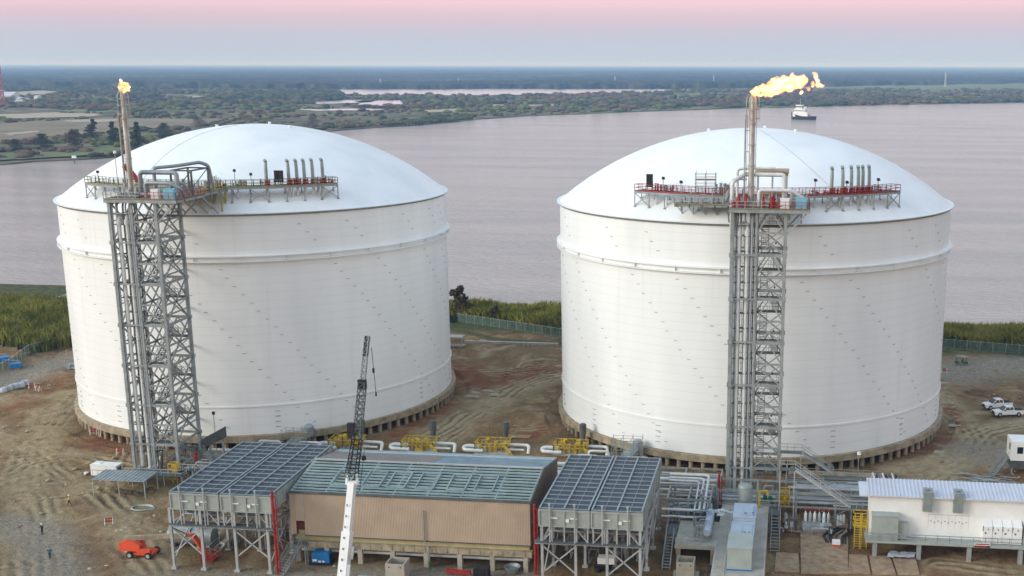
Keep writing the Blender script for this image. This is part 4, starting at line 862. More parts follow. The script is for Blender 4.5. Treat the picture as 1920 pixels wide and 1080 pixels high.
# ================= FOREGROUND PLANT =================
mat('tube_panel', (74, 82, 92), .6, .3, .25, 1.2, stretch=(.3, 3, 1)); mat('tan_wall', (200, 180, 156), .6, 0, .07, .3); mat('fin_frame', (150, 162, 166), .5, .3, .12, .8)
def cooler(bays, legs, label):
    u0, u1 = bays[0][0], bays[-1][1]; vf, vb = -90.6, -67.2; t = thing('air_cooler', (u0, vf, 0), label, 'air cooler', 'raised air coolers either side of the compressor building')
    for a, b in bays:
        mb = MB(); mb.box(a, vf, 9.1, b, vb, 11.35)
        for k in range(5): x = a+(b-a)*k/4; mb.box(x-.1, vf-.14, 9.05, x+.1, vf-.003, 11.4)
        mb.box(a-.1, vf-.16, 11.2, b+.1, vf-.02, 11.45); mb.box(a-.1, vf-.16, 9.0, b+.1, vf-.02, 9.18)
        for k in range(12): y = vf+(vb-vf)*k/11; mb.box(b+.003, y-.08, 9.05, b+.14, y+.08, 11.4); mb.box(a-.14, y-.08, 9.05, a-.003, y+.08, 11.4)
        mb.build('plenum', 'panel_grn', t)
        mb = MB(); mb.box(a+.05, vf+.05, 11.36, b-.05, vb-.05, 11.5); mb.build('tube_bundle', 'tube_panel', t)
        mb = MB()
        for k in range(14): y = vf+.1+(vb-vf-.2)*k/13; mb.box(a, y-.07, 11.51, b, y+.07, 11.62)
        for x in (a+.08, (a+b)/2, b-.08): mb.box(x-.11, vf, 11.53, x+.11, vb, 11.68)
        for x in ((a*3+b)/4, (a+3*b)/4): mb.box(x-.03, vf, 11.5, x+.03, vb, 11.56)
        mb.build('top_frame', 'fin_frame', t)
        for k, x in ((0, a+(b-a)*.3), (1, a+(b-a)*.7)): mb = MB(); mb.box(x-.5, vf-.19, 10.2, x+.5, vf-.15, 10.38); mb.build('label_plate', 'white', t)
        mb = MB(); mb.box((a+b)/2+.25, vf-.2, 9.75, (a+b)/2+.7, vf-.15, 10.2); mb.build('inspection_plate', 'white', t)
        for k in range(4): mb = MB(); mb.lathe(((a+b)/2, vf+(k+.5)*(vb-vf)/4, 0), [(2.6, 8.3), (2.6, 9.1)], 24); mb.lathe(((a+b)/2, vf+(k+.5)*(vb-vf)/4, 0), [(.3, 8.3), (.3, 8.9)], 10); mb.bar(((a+b)/2-2.6, vf+(k+.5)*(vb-vf)/4, 8.35), ((a+b)/2+2.6, vf+(k+.5)*(vb-vf)/4, 8.35), .2); mb.build('fan_ring', 'steel_dark', t)
    rows = [vf+.2, -82.8, -75., vb-.2]
    for y in rows:
        for x in legs: mb = MB(); mb.bar((x, y, -.1), (x, y, 9.1), .36); mb.box(x-.4, y-.4, -.15, x+.4, y+.4, .35); mb.build('leg', 'steel_light', t)
        mb = MB(); mb.bar((u0-.7, y, 6.6), (u1+.3, y, 6.6), .3, .42); mb.build('cross_beam', 'steel_light', t)
    mb = MB()
    for x in (legs[0], legs[1], legs[2], legs[3]): mb.bar((x, vf, 6.6), (x, vb, 6.6), .25, .35)
    mb.build('long_beam', 'steel_light', t)
    for y in (rows[0], rows[3]):
        for a, b in ((legs[0], legs[1]), (legs[2], legs[3])): mb = MB(); mb.bar((a, y, 6.2), (b, y, 2.2), .17); mb.bar((b, y, 6.2), (a, y, 2.2), .17); mb.build('x_brace', 'steel_light', t)
        for x, s_ in ((bays[0][0]+.4, 1), (bays[0][1]-.2, -1), (bays[1][0]+.2, 1), (bays[1][1]-.4, -1)): mb = MB(); mb.bar((x, y, 6.8), (x+s_*1.9, y, 9.1), .16); mb.build('knee_brace', 'steel_light', t)
    for a, b in zip(rows[:-1], rows[1:]):
        for x in (legs[0], legs[3]): mb = MB(); mb.bar((x, a, 6.2), (x, b, 1.2), .15); mb.bar((x, b, 6.2), (x, a, 1.2), .15); mb.build('x_brace', 'steel_light', t)
    for a, b in bays:
        for f_ in (.03, .25, .5, .75, .97): x = a+(b-a)*f_; mb = MB(); mb.bar((x, vf+.05, 6.8), (x, vf+.05, 9.1), .18); mb.build('hanger', 'steel_light', t)
        for f_ in (.22, .72): x = a+(b-a)*f_; mb = MB(); mb.tube([(x, vf-.35, 6.8), (x, vf-.35, 12.2)], .1, 8); mb.cyl((x, vf-.35, 12.2), .17, .25, 8); mb.build('vent_pipe', 'steel_light', t)
    mb = MB(); mb.box(u0-.6, vf-.6, 6.8, u1+.3, vf+1, 6.88); mb.build('walkway', 'grate', t)
    mb = MB(); 
    for k in range(4): y = -88+k*6; mb.tube([(u0+.5, y, 7.4), (u1-.5, y, 7.4)], .22, 8)
    mb.build('under_pipes', 'pipe_grey', t)
    return t
cooler([(24.6, 31.6), (32.0, 39.2)], (24.2, 28.7, 33.6, 38.4), 'raised air cooler with dark grid top left of the tan building')
cooler([(77.0, 83.8), (84.15, 91.0)], (77.3, 81.9, 86.2, 90.7), 'raised air cooler with dark grid top right of the tan building')

# ---- compressor building ----
t = thing('compressor_building', (57, -85.5, 0), 'tan corrugated building on concrete stilts with its roof half framed', 'building')
BU0, BU1, BF, BB, EZ, RZ, RV = 39.8, 74.6, -85.5, -65.6, 10.3, 12.0, -75.7
mb = MB(); n = 150
pr = []
for i in range(n):
    x = BU0+(BU1-BU0)*i/n; w = (BU1-BU0)/n
    pr += [(x, 0), (x+w*.45, 0), (x+w*.55, -.07), (x+w*.9, -.07)]
pr.append((BU1, 0))
vs = [(x, BF+d, zz) for x, d in pr for zz in (4.0, EZ)]; fs = [(2*i, 2*i+2, 2*i+3, 2*i+1) for i in range(len(pr)-1)]
keep = [f for f in fs if not (40.6 < vs[f[0]][0] < 41.7)]
mb.add(vs, keep); mb.box(40.55, BF-.05, 6.1, 41.75, BF-.01, EZ); mb.build('front_wall', 'tan_wall', t, 0)
mb = MB(); mb.box(BU0-.1, BF-.22, EZ-.05, BU1+.1, BF+.1, EZ+.3); mb.box(BU0, BF-.1, 3.85, 40.6, BF, 4.0); mb.box(41.8, BF-.12, 3.85, BU1, BF, 4.0); mb.build('eaves_gutter', 'steel_dark', t)
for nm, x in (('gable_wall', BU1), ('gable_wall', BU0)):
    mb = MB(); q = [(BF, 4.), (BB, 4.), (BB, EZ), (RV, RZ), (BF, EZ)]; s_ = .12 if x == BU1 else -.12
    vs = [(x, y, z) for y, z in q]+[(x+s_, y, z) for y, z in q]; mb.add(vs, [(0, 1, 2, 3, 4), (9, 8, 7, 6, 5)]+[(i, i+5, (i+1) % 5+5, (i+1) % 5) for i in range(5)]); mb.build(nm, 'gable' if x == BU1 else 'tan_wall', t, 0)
mb = MB(); mb.box(BU0, BB, 4, BU1, BB+.12, EZ); mb.build('rear_wall', 'tan_wall', t)
mb = MB(); mb.box(BU0+.3, BF+.35, 3.1, BU1-.2, BF+.6, 4.0); mb.build('lower_wall', 'yellow_wall', t)
mb = MB(); mb.box(BU0-.2, BF-.35, 2.3, BU1+.2, BB+.3, 3.1)
for k in range(22): x = BU0+1.6*k+.4; mb.box(x, BF-.42, 2.35, x+.06, BF-.352, 3.12)
mb.build('floor_slab', 'conc_tan', t)
for x in (44.9, 49.8, 54.6, 59.5, 64.4, 69.1, 73.9, 40.6):
    for y in (BF, -76, BB): mb = MB(); mb.box(x-.33, y-.3, -.3, x+.33, y+.3, 2.3); mb.build('column', 'conc', t)
mb = MB()
for y, z, r_ in ((BF+1, 1.9, .2), (BF+1.4, 1.2, .24), (BF+2.2, 1.6, .2), (BF+3.2, .8, .2)): mb.tube([(BU0+.5, y, z), (BU1-.5, y, z)], r_, 8)
mb.build('underfloor_pipes', 'pipe_white', t)
mb = MB(); mb.box(40.6, BF+.3, 3.1, 41.75, BF+.36, 4.6); mb.build('door_panel', 'yellow_wall', t)
mb = MB(); mb.box(40.6, BF+.3, 4.6, 41.75, BF+.36, 6.1); mb.box(40.5, BF-.02, 4., 40.62, BF+.3, 6.1); mb.box(41.72, BF-.02, 4., 41.84, BF+.3, 6.1); mb.build('door_head', 'rust_panel', t)
mb = MB(); mb.box(BU0+.2, BF+.2, 8.2, BU1-.2, BB-.2, 8.3); mb.build('insulation_ceiling', 'insul_gap_shade', t)
# framed front slope
def zr(y): return EZ+(RZ-EZ)*(y-BF)/(RV-BF) if y < RV else EZ+(RZ-EZ)*(BB-y)/(BB-RV)
r = random.Random(3)
for x in np.linspace(BU0+.2, BU1-.2, 8): mb = MB(); mb.bar((x, BF, EZ-.25), (x, RV, RZ-.25), .22, .5); mb.bar((x, RV, RZ-.25), (x, BB, EZ-.25), .22, .5); mb.build('rafter', 'purlin', t)
for k in range(12): y = BF+.3+k*.86; mb = MB(); mb.bar((BU0, y, zr(y)+.1), (BU1, y, zr(y)+.1), .26 if k % 3 else .4, .2); mb.build('purlin', 'purlin', t)
mb = MB(); mb.bar((BU0, RV, RZ+.14), (BU1, RV, RZ+.14), .45, .14); mb.build('ridge_cap', 'steel_light', t)
mb = MB()
for k in range(11):
    y = BF+.3+k*.86; x = BU0+.2
    while x < BU1-1:
        L_ = r.uniform(1.5, 6)
        if r.random() < (.36 if k in (2, 3, 4, 5) else .5): mb.hull8([(x, y+.1, zr(y)-.12), (min(x+L_, BU1), y+.1, zr(y)-.12), (min(x+L_, BU1), y+.62, zr(y+.6)-.12), (x, y+.62, zr(y+.6)-.12), (x, y+.1, zr(y)-.06), (min(x+L_, BU1), y+.1, zr(y)-.06), (min(x+L_, BU1), y+.62, zr(y+.6)-.06), (x, y+.62, zr(y+.6)-.06)])
        x += L_+r.uniform(.3, 2.5)
mb.build('loose_deck_strips', 'roof_teal', t, 0)
for i, x in enumerate((46.3, 50.9, 54.6, 58.8, 63.4, 67.4)):
    mb = MB()
    for xx in (x-1.3, x+1.3): mb.bar((xx, BF+2.2, zr(BF+2.2)+.3), (xx, BF+6.6, zr(BF+6.6)+.3), .18, .12)
    for y in (BF+2.2, BF+6.6): mb.bar((x-1.3, y, zr(y)+.3), (x+1.3, y, zr(y)+.3), .2, .16)
    mb.build('opening_frame', 'fin_frame' if i % 2 else 'purlin', t)
for k in range(16): mb = MB(); x = r.uniform(BU0+1, BU1-6); y = r.uniform(BF+1, RV-1); mb.tube([(x, y, 8.6), (x+r.uniform(2, 5), y, 8.6)], .14, 6); mb.build('ceiling_duct', 'steel_light', t)
for k in range(9): mb = MB(); x = r.uniform(BU0+1, BU1-3); y = r.uniform(BF+1, RV-1); mb.box(x, y, 8.4, x+r.uniform(.6, 2), y+.7, 8.9); mb.build('ceiling_box', 'steel_light', t)
xm = 57.6
for a, b, nm, m_ in ((BU0, xm, 'brown_roof_sheet', 'sheet_brown'), (xm+.1, BU1, 'blue_roof_sheet', 'roof_teal')):
    mb = MB(); za, zb_ = zr(RV+.25), zr(BB-.1); mb.hull8([(a, RV+.25, za+.02), (b, RV+.25, za+.02), (b, BB-2.1, zr(BB-2.1)+.02), (a, BB-2.1, zr(BB-2.1)+.02), (a, RV+.25, za+.1), (b, RV+.25, za+.1), (b, BB-2.1, zr(BB-2.1)+.1), (a, BB-2.1, zr(BB-2.1)+.1)])
    for q in np.arange(a+.3, b, .5): mb.bar((q, RV+.3, za+.11), (q, BB-2.1, zr(BB-2.1)+.11), .06, .05)
    mb.build(nm, m_, t, 0)
for k in range(4): y = BB-1.9+k*.6; mb = MB(); mb.bar((BU0, y, zr(y)+.1), (BU1, y, zr(y)+.1), .3, .18); mb.build('purlin', 'panel_blue' if k == 0 else 'purlin', t)
mb = MB(); mb.tube(bend([(59.4, BF-.3, 8.6), (59.4, BF-.3, 3.9), (60.1, BF-.6, 3.0), (60.1, BF-.6, 1.2)], .4), .12, 8); mb.build('downpipe', 'duct', t); mb = MB(); mb.tube([(60.1, BF-.6, 1.2), (60.1, BF-.6, 0)], .13, 8); mb.build('downpipe_foot', 'green', t)

def stair_thing(p0, p1, w, label, m_='steel', head=None, name='stair'):
    t = thing(name, p0, label, 'stairs'); mb = MB(); stair(mb, p0, p1, w); mb.build('flight', m_, t)
    if head:
        x0, y0, x1, y1, z = head; mb = MB(); mb.box(x0, y0, z-.1, x1, y1, z); mb.build('landing', 'grate' if m_ != 'yellow' else m_, t)
        for x in (x0+.1, x1-.1):
            for y in (y0+.1, y1-.1): mb = MB(); mb.bar((x, y, 0), (x, y, z-.1), .14); mb.build('post', m_, t)
        mb = MB(); mb.rail([(x0, y0, z), (x0, y1, z), (x1, y1, z)], mid=2, sp=1.2); mb.build('railing', m_, t)
    return t
stair_thing((39.9, -91, 0), (41.1, -86.9, 3.1), 1.5, 'grey steel stair climbing to the doorway of the tan building', 'steel', (40.3, -86.9, 42.2, -85.9, 3.1))
def stand_pipe(x, y, z0, z1, label, arm=0.):
    t = thing('fire_riser', (x, y, z0), label, 'pipe', 'red fire water pipes'); mb = MB(); mb.tube([(x, y, z0), (x, y, z1)], .17, 8); mb.tube([(x+.4, y, z0), (x+.4, y, z1-.6)], .09, 6)
    for z in np.arange(z0+.6, z1, 1.8): mb.cyl((x, y, z), .26, .14, 8)
    if arm: mb.tube([(x, y, z1-3), (x+arm, y+.4, z1-2.6)], .12, 6)
    mb.build('pipe', 'red', t); return t
stand_pipe(39.5, -90.6, 0, 12.3, 'red riser pipe at the corner of the left air cooler', .9)
stand_pipe(75.4, -86.2, 0, 10.4, 'red riser pipe at the right corner of the tan building')
stand_pipe(99.6, -62, 0, 7.8, 'red riser pipe in front of the pipe rack beside the right tower')
stand_pipe(31.9, -53.5, 0, 3.6, 'short red riser behind the back corner of the tan building')
stand_pipe(8.6, -52.2, 0, 4.4, 'short red riser beside the stairs at the foot of the left tower')

# ---- pipe racks ----
def rack(x0, x1, y0, y1, levels, label, seed, step=6.3, nm='pipe_rack'):
    r = random.Random(seed); t = thing(nm, (x0, y0, 0), label, 'pipe rack', 'pipe racks'); n = max(1, round((x1-x0)/step)); top = levels[-1]
    for i in range(n+1):
        x = x0+(x1-x0)*i/n
        for y in (y0, y1): mb = MB(); mb.bar((x, y, -.1), (x, y, top), .3); mb.build('post', 'steel', t)
        mb = MB()
        for z in levels: mb.bar((x, y0, z), (x, y1, z), .26, .34)
        mb.build('cross_beam', 'steel', t)
    mb = MB()
    for z in levels:
        for y in (y0, y1): mb.bar((x0, y, z), (x1, y, z), .22, .3)
    mb.build('edge_beam', 'steel', t)
    for z in levels:
        y = y0+.5
        while y < y1-.3:
            q = r.choice((.09, .12, .16, .22, .28)); m_ = r.choice(('pipe_white', 'pipe_grey', 'pipe_grey', 'steel', 'steel_light'))
            if r.random() < .8:
                a = x0 if r.random() < .7 else x0+(x1-x0)*r.random()*.4; b = x1 if r.random() < .7 else x1-(x1-x0)*r.random()*.4
                mb = MB(); mb.tube([(a, y, z+.18+q), (b, y, z+.18+q)], q, 8)
                for k in range(int((b-a)/9)): xx = a+9*k+3; mb.cyl((xx, y, z+.1), q*.8, .2, 6)
                mb.build('pipe', m_, t)
            y += q*2+r.uniform(.18, .5)
    mb = MB()
    for k in range(max(1, n//2)): x = x0+(x1-x0)*(2*k+.5)/n; mb.bar((x, y0, .3), (x+step*.8, y0, levels[0]), .12); mb.bar((x+step*.8, y0, .3), (x, y0, levels[0]), .12)
    mb.build('brace', 'steel', t); return t
rack(24, 99, -62.3, -56.6, (3.2, 5.4), 'long pipe rack behind the coolers and the tan building', 1)
rack(99.5, 160, -62.6, -57.2, (3.0, 5.2), 'pipe rack running right from the foot of the right tower', 2)
rack(6, 99, -45.2, -40.8, (1.2,), 'low pipe track passing the feet of both tanks', 3, nm='pipe_track')
rack(110, 160, -46.6, -43.4, (1.4,), 'low pipe track in front of the right tank towards the right edge', 4, nm='pipe_track')
# piping yard between the right cooler and the concrete deck
t = thing('pipe_yard_frame', (92, -69, 0), 'grey steel frame crowded with pipes right of the right cooler', 'pipe rack')
for x in (92.2, 95.4, 98.7):
    for y in (-69.4, -63.6): mb = MB(); mb.bar((x, y, 0), (x, y, 6.), .28); mb.build('post', 'steel', t)
mb = MB()
for z in (3.2, 5.9):
    for x in (92.2, 95.4, 98.7): mb.bar((x, -69.4, z), (x, -63.6, z), .24)
    for y in (-69.4, -66.5, -63.6): mb.bar((92.2, y, z), (98.7, y, z), .24, .3)
mb.build('beams', 'steel', t); mb = MB(); r = random.Random(9)
for k in range(14): x = r.uniform(92.5, 98); y = r.uniform(-69, -64); z = r.choice((3.5, 6.2)); mb.tube([(x, y, z), (min(x+r.uniform(1, 4), 98.6), y, z)], r.choice((.1, .14, .18)), 6); mb.box(x-.25, y-.25, z-.2, x+.25, y+.25, z+.6)
mb.build('small_pipes', 'pipe_grey', t)
for k, (dx, r_, z) in enumerate(((0, .2, 7.), (-.7, .18, 6.7), (-1.4, .15, 6.5))):
    x = 98.+dx; mb = MB(); mb.tube(bend([(91.8, -61-k*.8, z), (x, -61-k*.8, z), (x, -66.5, z-.2), (x-.2, -70.5, 4.6)], .9), r_, 10); mb.build('bent_pipe', 'pipe_white', t)
mb = MB(); mb.tube([(91.5, -70.3, 4.6), (97.6, -70.3, 4.6)], .22, 10); mb.tube([(91.5, -70.9, 3.7), (97., -70.9, 3.7)], .16, 10); mb.build('cross_pipe', 'pipe_white', t)

# ---- concrete equipment deck ----
t = thing('equipment_deck', (100, -78, 0), 'raised concrete deck with an open bay under its front left edge', 'concrete deck')
mb = MB(); mb.box(94.4, -80.4, 2.5, 100.2, -70.5, 3.0); mb.build('slab', 'conc', t)
mb = MB(); mb.box(100.2, -97, 0, 107.4, -60, 2.98); mb.build('plinth', 'conc_grey', t)
for q in ((94.6, -79.9, 0, 95.2, -79.3, 2.5), (99.5, -79.9, 0, 100.1, -79.3, 2.5), (94.6, -72, 0, 100.1, -71.4, 2.5)): mb = MB(); mb.box(*q); mb.build('pier', 'conc', t)
mb = MB(); mb.rail([(100.4, -97, 3.), (100.4, -80.5, 3.)], sp=1.5, mid=1, h=1.); mb.rail([(107.3, -96, 3), (107.3, -80, 3)], sp=1.5); mb.rail([(94.5, -80.3, 3), (98, -80.3, 3.)], sp=1.); mb.build('railing', 'steel_light', t)
mb = MB(); mb.bar((101.9, -96, 3.02), (101.9, -62, 3.02), .12, .05); mb.bar((95.5, -78, 3.02), (99.5, -78, 3.02), .5, .06); mb.build('surface_strip', 'steel_light', t)
stair_thing((93.4, -82.6, 0), (93.4, -76.4, 3.), 1.1, 'narrow steel stair left of the concrete deck', 'steel', (92.8, -76.4, 94.3, -72, 3.))
stair_thing((108.6, -74.6, 0), (108.6, -66.5, 3.), 1.3, 'long steel stair right of the concrete deck', 'steel', (107.5, -66.5, 109.3, -63.5, 3.))
# vessel skid
t = thing('vessel_skid', (98.6, -75, 3), 'blue grey horizontal vessel with bent pipes on the concrete deck', 'vessel')
mb = MB(); mb.tube([(98.9, -78.6, 4.5), (98.9, -78.2, 4.5), (98.9, -71, 4.5), (98.9, -70.6, 4.5)], .62, 18); mb.lathe((98.9, -77.2, 4.9), [(.36, 0), (.36, 1.0), (.1, 1.15), (.01, 1.15)], 12); mb.lathe((98.9, -73, 4.9), [(.3, 0), (.3, .9), (.01, 1.)], 12); mb.build('vessel', 'panel_blue', t)
mb = MB(); mb.lathe((98.9, -79, 4.5), [(.01, 0)], 3) if 0 else mb.tube([(98.9, -79.1, 4.5), (98.9, -78.6, 4.5)], .5, 16, r2=.62); mb.build('end_cap', 'panel_blue', t)
mb = MB()
for y in (-77.8, -71.6): mb.box(98.3, y-.15, 3., 99.5, y+.15, 4.1)
mb.build('saddle', 'steel', t); mb = MB()
for k, (x, y) in enumerate(((97.2, -78), (97.6, -76.4), (97.0, -74.6), (96.6, -72.8), (97.4, -71.4))): mb.tube(bend([(x, y, 3), (x, y, 5.2+.3*(k % 2)), (98.4, y, 5.2+.3*(k % 2))], .3), .1, 6); mb.cyl((x, y, 3.9), .22, .3, 8); mb.build('nozzle_pipe', 'steel', t); mb = MB()
mb.rail([(96.4, -79, 3.0), (98.2, -79, 3.0)], h=1.4, sp=.6)
mb.build('guard_rail', 'steel', t)
# tall dryer vessel and ducted enclosure
t = thing('upright_vessel', (103.9, -68, 3), 'tall grey upright vessel standing on the concrete deck', 'vessel'); mb = MB(); mb.lathe((103.9, -68.5, 3), [(1.12, 0), (1.12, 5.0), (1.05, 5.25), (.8, 5.5), (.4, 5.62), (.01, 5.65)], 28); mb.build('shell', 'duct', t); mb = MB(); mb.lathe((103.9, -68.5, 3), [(1.3, 0), (1.3, .2), (1.12, .2)], 28); mb.build('skirt', 'steel', t)
t = thing('machine_enclosure', (104, -80, 3), 'stepped pale grey machine enclosure on the concrete deck', 'enclosure')
for nm, (y0, y1, x0, x1, h) in (('rear_unit', (-76.2, -70.4, 102.5, 105.7, 3.0)), ('middle_unit', (-82.4, -76.3, 102.4, 105.6, 2.4)), ('front_unit', (-88.3, -82.5, 102.3, 105.6, 3.1))):
    mb = MB(); mb.box(x0, y0, 3, x1, y1, 3+h); mb.box(x0-.08, y0-.08, 3+h, x1+.08, y1+.05, 3+h+.1); mb.build(nm, 'panel_blue' if nm != 'front_unit' else 'panel_grn', t)
mb = MB(); mb.box(104.1, -75.6, 6.11, 105.3, -72, 6.4); mb.box(102.7, -81.8, 5.51, 103.9, -80.4, 5.8); mb.box(104.2, -81.6, 5.51, 105.3, -77.8, 5.65); mb.build('lid', 'panel_blue', t)
mb = MB()
for y, x in ((-81.2, 104.4), (-81.2, 105.), (-75.4, 104.2), (-75.2, 105.3)): mb.box(x-.14, y-.14, 5.66 if y < -80 else 6.41, x+.14, y+.14, 5.8 if y < -80 else 6.5)
mb.build('hatch', 'blue', t)
mb = MB(); mb.box(102.2, -88.42, 2.99, 105.7, -88.31, 3.15); mb.build('base_strip', 'blue', t)
def openbox(name, x, y, w, d, h, m_, label, z=0.):
    t = thing(name, (x, y, z), label, 'concrete box'); mb = MB(); k = .18
    mb.box(x-w/2, y-d/2, z, x+w/2, y-d/2+k, z+h); mb.box(x-w/2, y+d/2-k, z, x+w/2, y+d/2, z+h); mb.box(x-w/2, y-d/2+k, z, x-w/2+k, y+d/2-k, z+h); mb.box(x+w/2-k, y-d/2+k, z, x+w/2, y+d/2-k, z+h); mb.build('wall', m_, t)
    mb = MB(); mb.box(x-w/2+k, y-d/2+k, z, x+w/2-k, y+d/2-k, z+.2); mb.build('floor', 'dark', t); mb = MB()
    for s_ in (-1, 1): mb.cyl((x+s_*w*.3, y-d/2-.03, z+h-.5), .09, .12, 8)
    mb.build('lifting_hole', 'dark', t); return t
openbox('concrete_box', 56.6, -89.6, 2.7, 2.6, 2.5, 'conc_grey', 'grey open topped concrete box in front of the tan building'); openbox('concrete_box', 96.4, -84.6, 2.5, 2.4, 2.7, 'conc', 'cream open topped concrete box in front of the raised deck')
mb = MB(); mb.box(94.6, -86.3, .0, 98.2, -82.8, .25); tag(mb.build('concrete_pad', 'conc'), 'cream concrete pad under the small open box', 'pad')

# ---- electrical building on the right ----
t = thing('electrical_building', (134, -69, 0), 'long white electrical building on stilts with ribbed lavender roof', 'building')
E0, E1, EF, EB, DZ = 122.2, 152, -72.3, -67.9, 2.75
mb = MB(); mb.box(E0, EF, DZ, E1, EB, 9.0); mb.build('wall', 'white', t)
mat('rib_roof', (204, 206, 214), .45, .1, .05, .5)
mb = MB(); mb.hull8([(E0-.4, EF-.7, 8.95), (E1, EF-.7, 8.95), (E1, EB+.3, 9.75), (E0-.4, EB+.3, 9.75), (E0-.4, EF-.7, 9.12), (E1, EF-.7, 9.12), (E1, EB+.3, 9.92), (E0-.4, EB+.3, 9.92)])
for x in np.arange(E0-.3, E1, .55): mb.bar((x, EF-.7, 9.17), (x, EB+.3, 9.97), .09, .13)
mb.build('roof', 'rib_roof', t, 0)
mb = MB(); mb.hull8([(E0-1.6, EF-.3, 8.75), (E0-.1, EF-.3, 8.75), (E0-.1, EB-.5, 9.45), (E0-1.6, EB-.5, 9.45), (E0-1.6, EF-.3, 8.9), (E0-.1, EF-.3, 8.9), (E0-.1, EB-.5, 9.6), (E0-1.6, EB-.5, 9.6)]); mb.build('porch_roof', 'rib_roof', t)
for x in (130.3, 134.6):
    mb = MB(); mb.box(x-.66, EF-.9, 7., x+.66, EF-.01, 8.9); mb.hull8([(x-.66, EF-.9, 8.9), (x+.66, EF-.9, 8.9), (x+.66, EF-.02, 8.9), (x-.66, EF-.02, 8.9), (x-.58, EF-.9, 9.9), (x+.74, EF-.9, 9.9), (x+.74, EF+.9, 10.1), (x-.58, EF+.9, 10.1)]); mb.box(x-.35, EF-.2, 10.12, x+.35, EF+.2, 10.16); mb.build('vent_hood', 'duct', t)
mb = MB()
for x in np.arange(130.6, 136.4, .95): mb.box(x, EF-.012, 4.2, x+.02, EF-.002, 6.3); 
mb.box(130.5, EF-.012, 6.3, 136.5, EF-.002, 6.34); mb.build('panel_joints', 'duct', t)
mb = MB()
for i in range(11): mb.box(130.9+i*.5, EF-.06, 5.3-.22*(i % 2), 131.05+i*.5, EF-.003, 5.4-.22*(i % 2))
mb.build('gland_plates', 'steel_dark', t)
mb = MB(); mb.box(E0-.6, EF-2.2, DZ-.35, E1, EB+.5, DZ-.02); mb.build('floor_frame', 'panel_grn', t)
mb = MB(); mb.rail([(E0-.5, EF-2.1, DZ), (E1, EF-2.1, DZ)], sp=1.7, mid=2, r=.05); mb.rail([(E0-.5, EF-2.1, DZ), (E0-.5, EF-.4, DZ)], sp=1.2); mb.build('railing', 'galv', t)
for x in (123.0, 129.3, 136.4, 143.6, 150):
    for y in (-73.9, -68.4): mb = MB(); mb.bar((x, y, -.1), (x, y, DZ-.35), .62); mb.build('stilt', 'galv', t)
t = thing('switch_cabinet', (125, -73, DZ), 'pale green transformer cabinet on the walkway of the white building', 'cabinet'); mb = MB(); mb.box(122.5, -74.1, DZ, 126.2, EF-.05, DZ+3.6); mb.box(122.4, -74.2, DZ+3.6, 126.3, EF-.03, DZ+3.72); mb.build('housing', 'panel_grn', t)
mb = MB(); mb.box(126.21, -73.6, DZ+.1, 127.6, EF-.1, DZ+2.4); mb.box(125.2, -74.16, DZ+1.8, 125.8, -74.11, DZ+2.4); mb.box(123.3, -74.13, DZ+.1, 124.9, -74.103, DZ+2.8); mb.build('door', 'panel_grn', t)
for i, x in enumerate((138.2, 144.)):
    t = thing('switchgear', (x, -73.4, DZ), ('row of four white switchgear boxes on the walkway of the white building', 'white switchgear boxes cut by the right edge of the photo')[i], 'switchgear')
    for k in range(4):
        mb = MB(); a = x+k*1.38; mb.hull8([(a, -73.7, DZ+.05), (a+1.33, -73.7, DZ+.05), (a+1.33, EF-.02, DZ+.05), (a, EF-.02, DZ+.05), (a, -73.7, DZ+2.6), (a+1.33, -73.7, DZ+2.6), (a+1.33, EF-.02, DZ+3.3), (a, EF-.02, DZ+3.3)]); mb.build('cubicle', 'white', t)
    for k in range(5): a = x+k*1.38-.025; mb = MB(); mb.box(a-.04, -73.75, DZ+1.9, a+.05, -73.72, DZ+2.7); mb.box(a+.3, -73.76, DZ+1.5, a+.5, -73.71, DZ+1.75); mb.box(a+.7, -73.76, DZ+2.1, a+.82, -73.71, DZ+2.3); mb.build('fittings', 'steel_dark', t)
t = thing('warning_sign', (137.2, -74.5, DZ), 'red lettered warning sign on the walkway railing', 'sign'); mb = MB(); mb.box(137.0, -74.5, DZ-.3, 139.2, -74.46, DZ+.35); mb.build('board', 'white', t); mb = MB(); mb.box(137.1, -74.53, DZ+.1, 139.1, -74.505, DZ+.28); mb.box(137.1, -74.53, DZ-.2, 138.8, -74.505, DZ-.02); mb.build('band', 'red', t)
t = thing('yellow_ladder', (120.8, -70.5, 0), 'yellow caged ladder left of the white building', 'ladder')
mb = MB()
for x in (120.2, 121.0, 121.2, 122.0):
    mb.bar((x, -71, 0), (x, -71, 5.6), .14)
for x0 in (120.2, 121.2):
    for z in np.arange(.4, 5, .36): mb.bar((x0, -71, z), (x0+.8, -71, z), .07)
mb.build('rungs', 'yellow', t); mb = MB()
for z in (3.6, 4.5, 5.5): mb.bar((120, -71, z), (122.2, -71, z), .12); mb.bar((120, -69.6, z), (122.2, -69.6, z), .12); mb.bar((120, -71, z), (120, -69.6, z), .12); mb.bar((122.2, -71, z), (122.2, -69.6, z), .12)
mb.box(120, -71, 3.4, 122.2, -69.6, 3.5); mb.build('cage', 'yellow', t)
stair_thing((119.8, -64., 4.0), (111.3, -64., 9.6), 1.2, 'long grey stair slanting down to the right from the right tower', 'steel_light', (108.9, -64.7, 111.3, -63.3, 9.6))
t = thing('stair_landing', (121, -64, 0), 'grey landing at the lower end of the slanting stair', 'landing'); mb = MB(); mb.box(119.8, -64.7, 3.9, 122.6, -63.3, 4.); mb.build('deck', 'grate', t); mb = MB(); mb.rail([(119.8, -64.7, 4), (122.6, -64.7, 4), (122.6, -63.3, 4)], sp=1., mid=2, r=.05); mb.build('railing', 'steel_light', t)
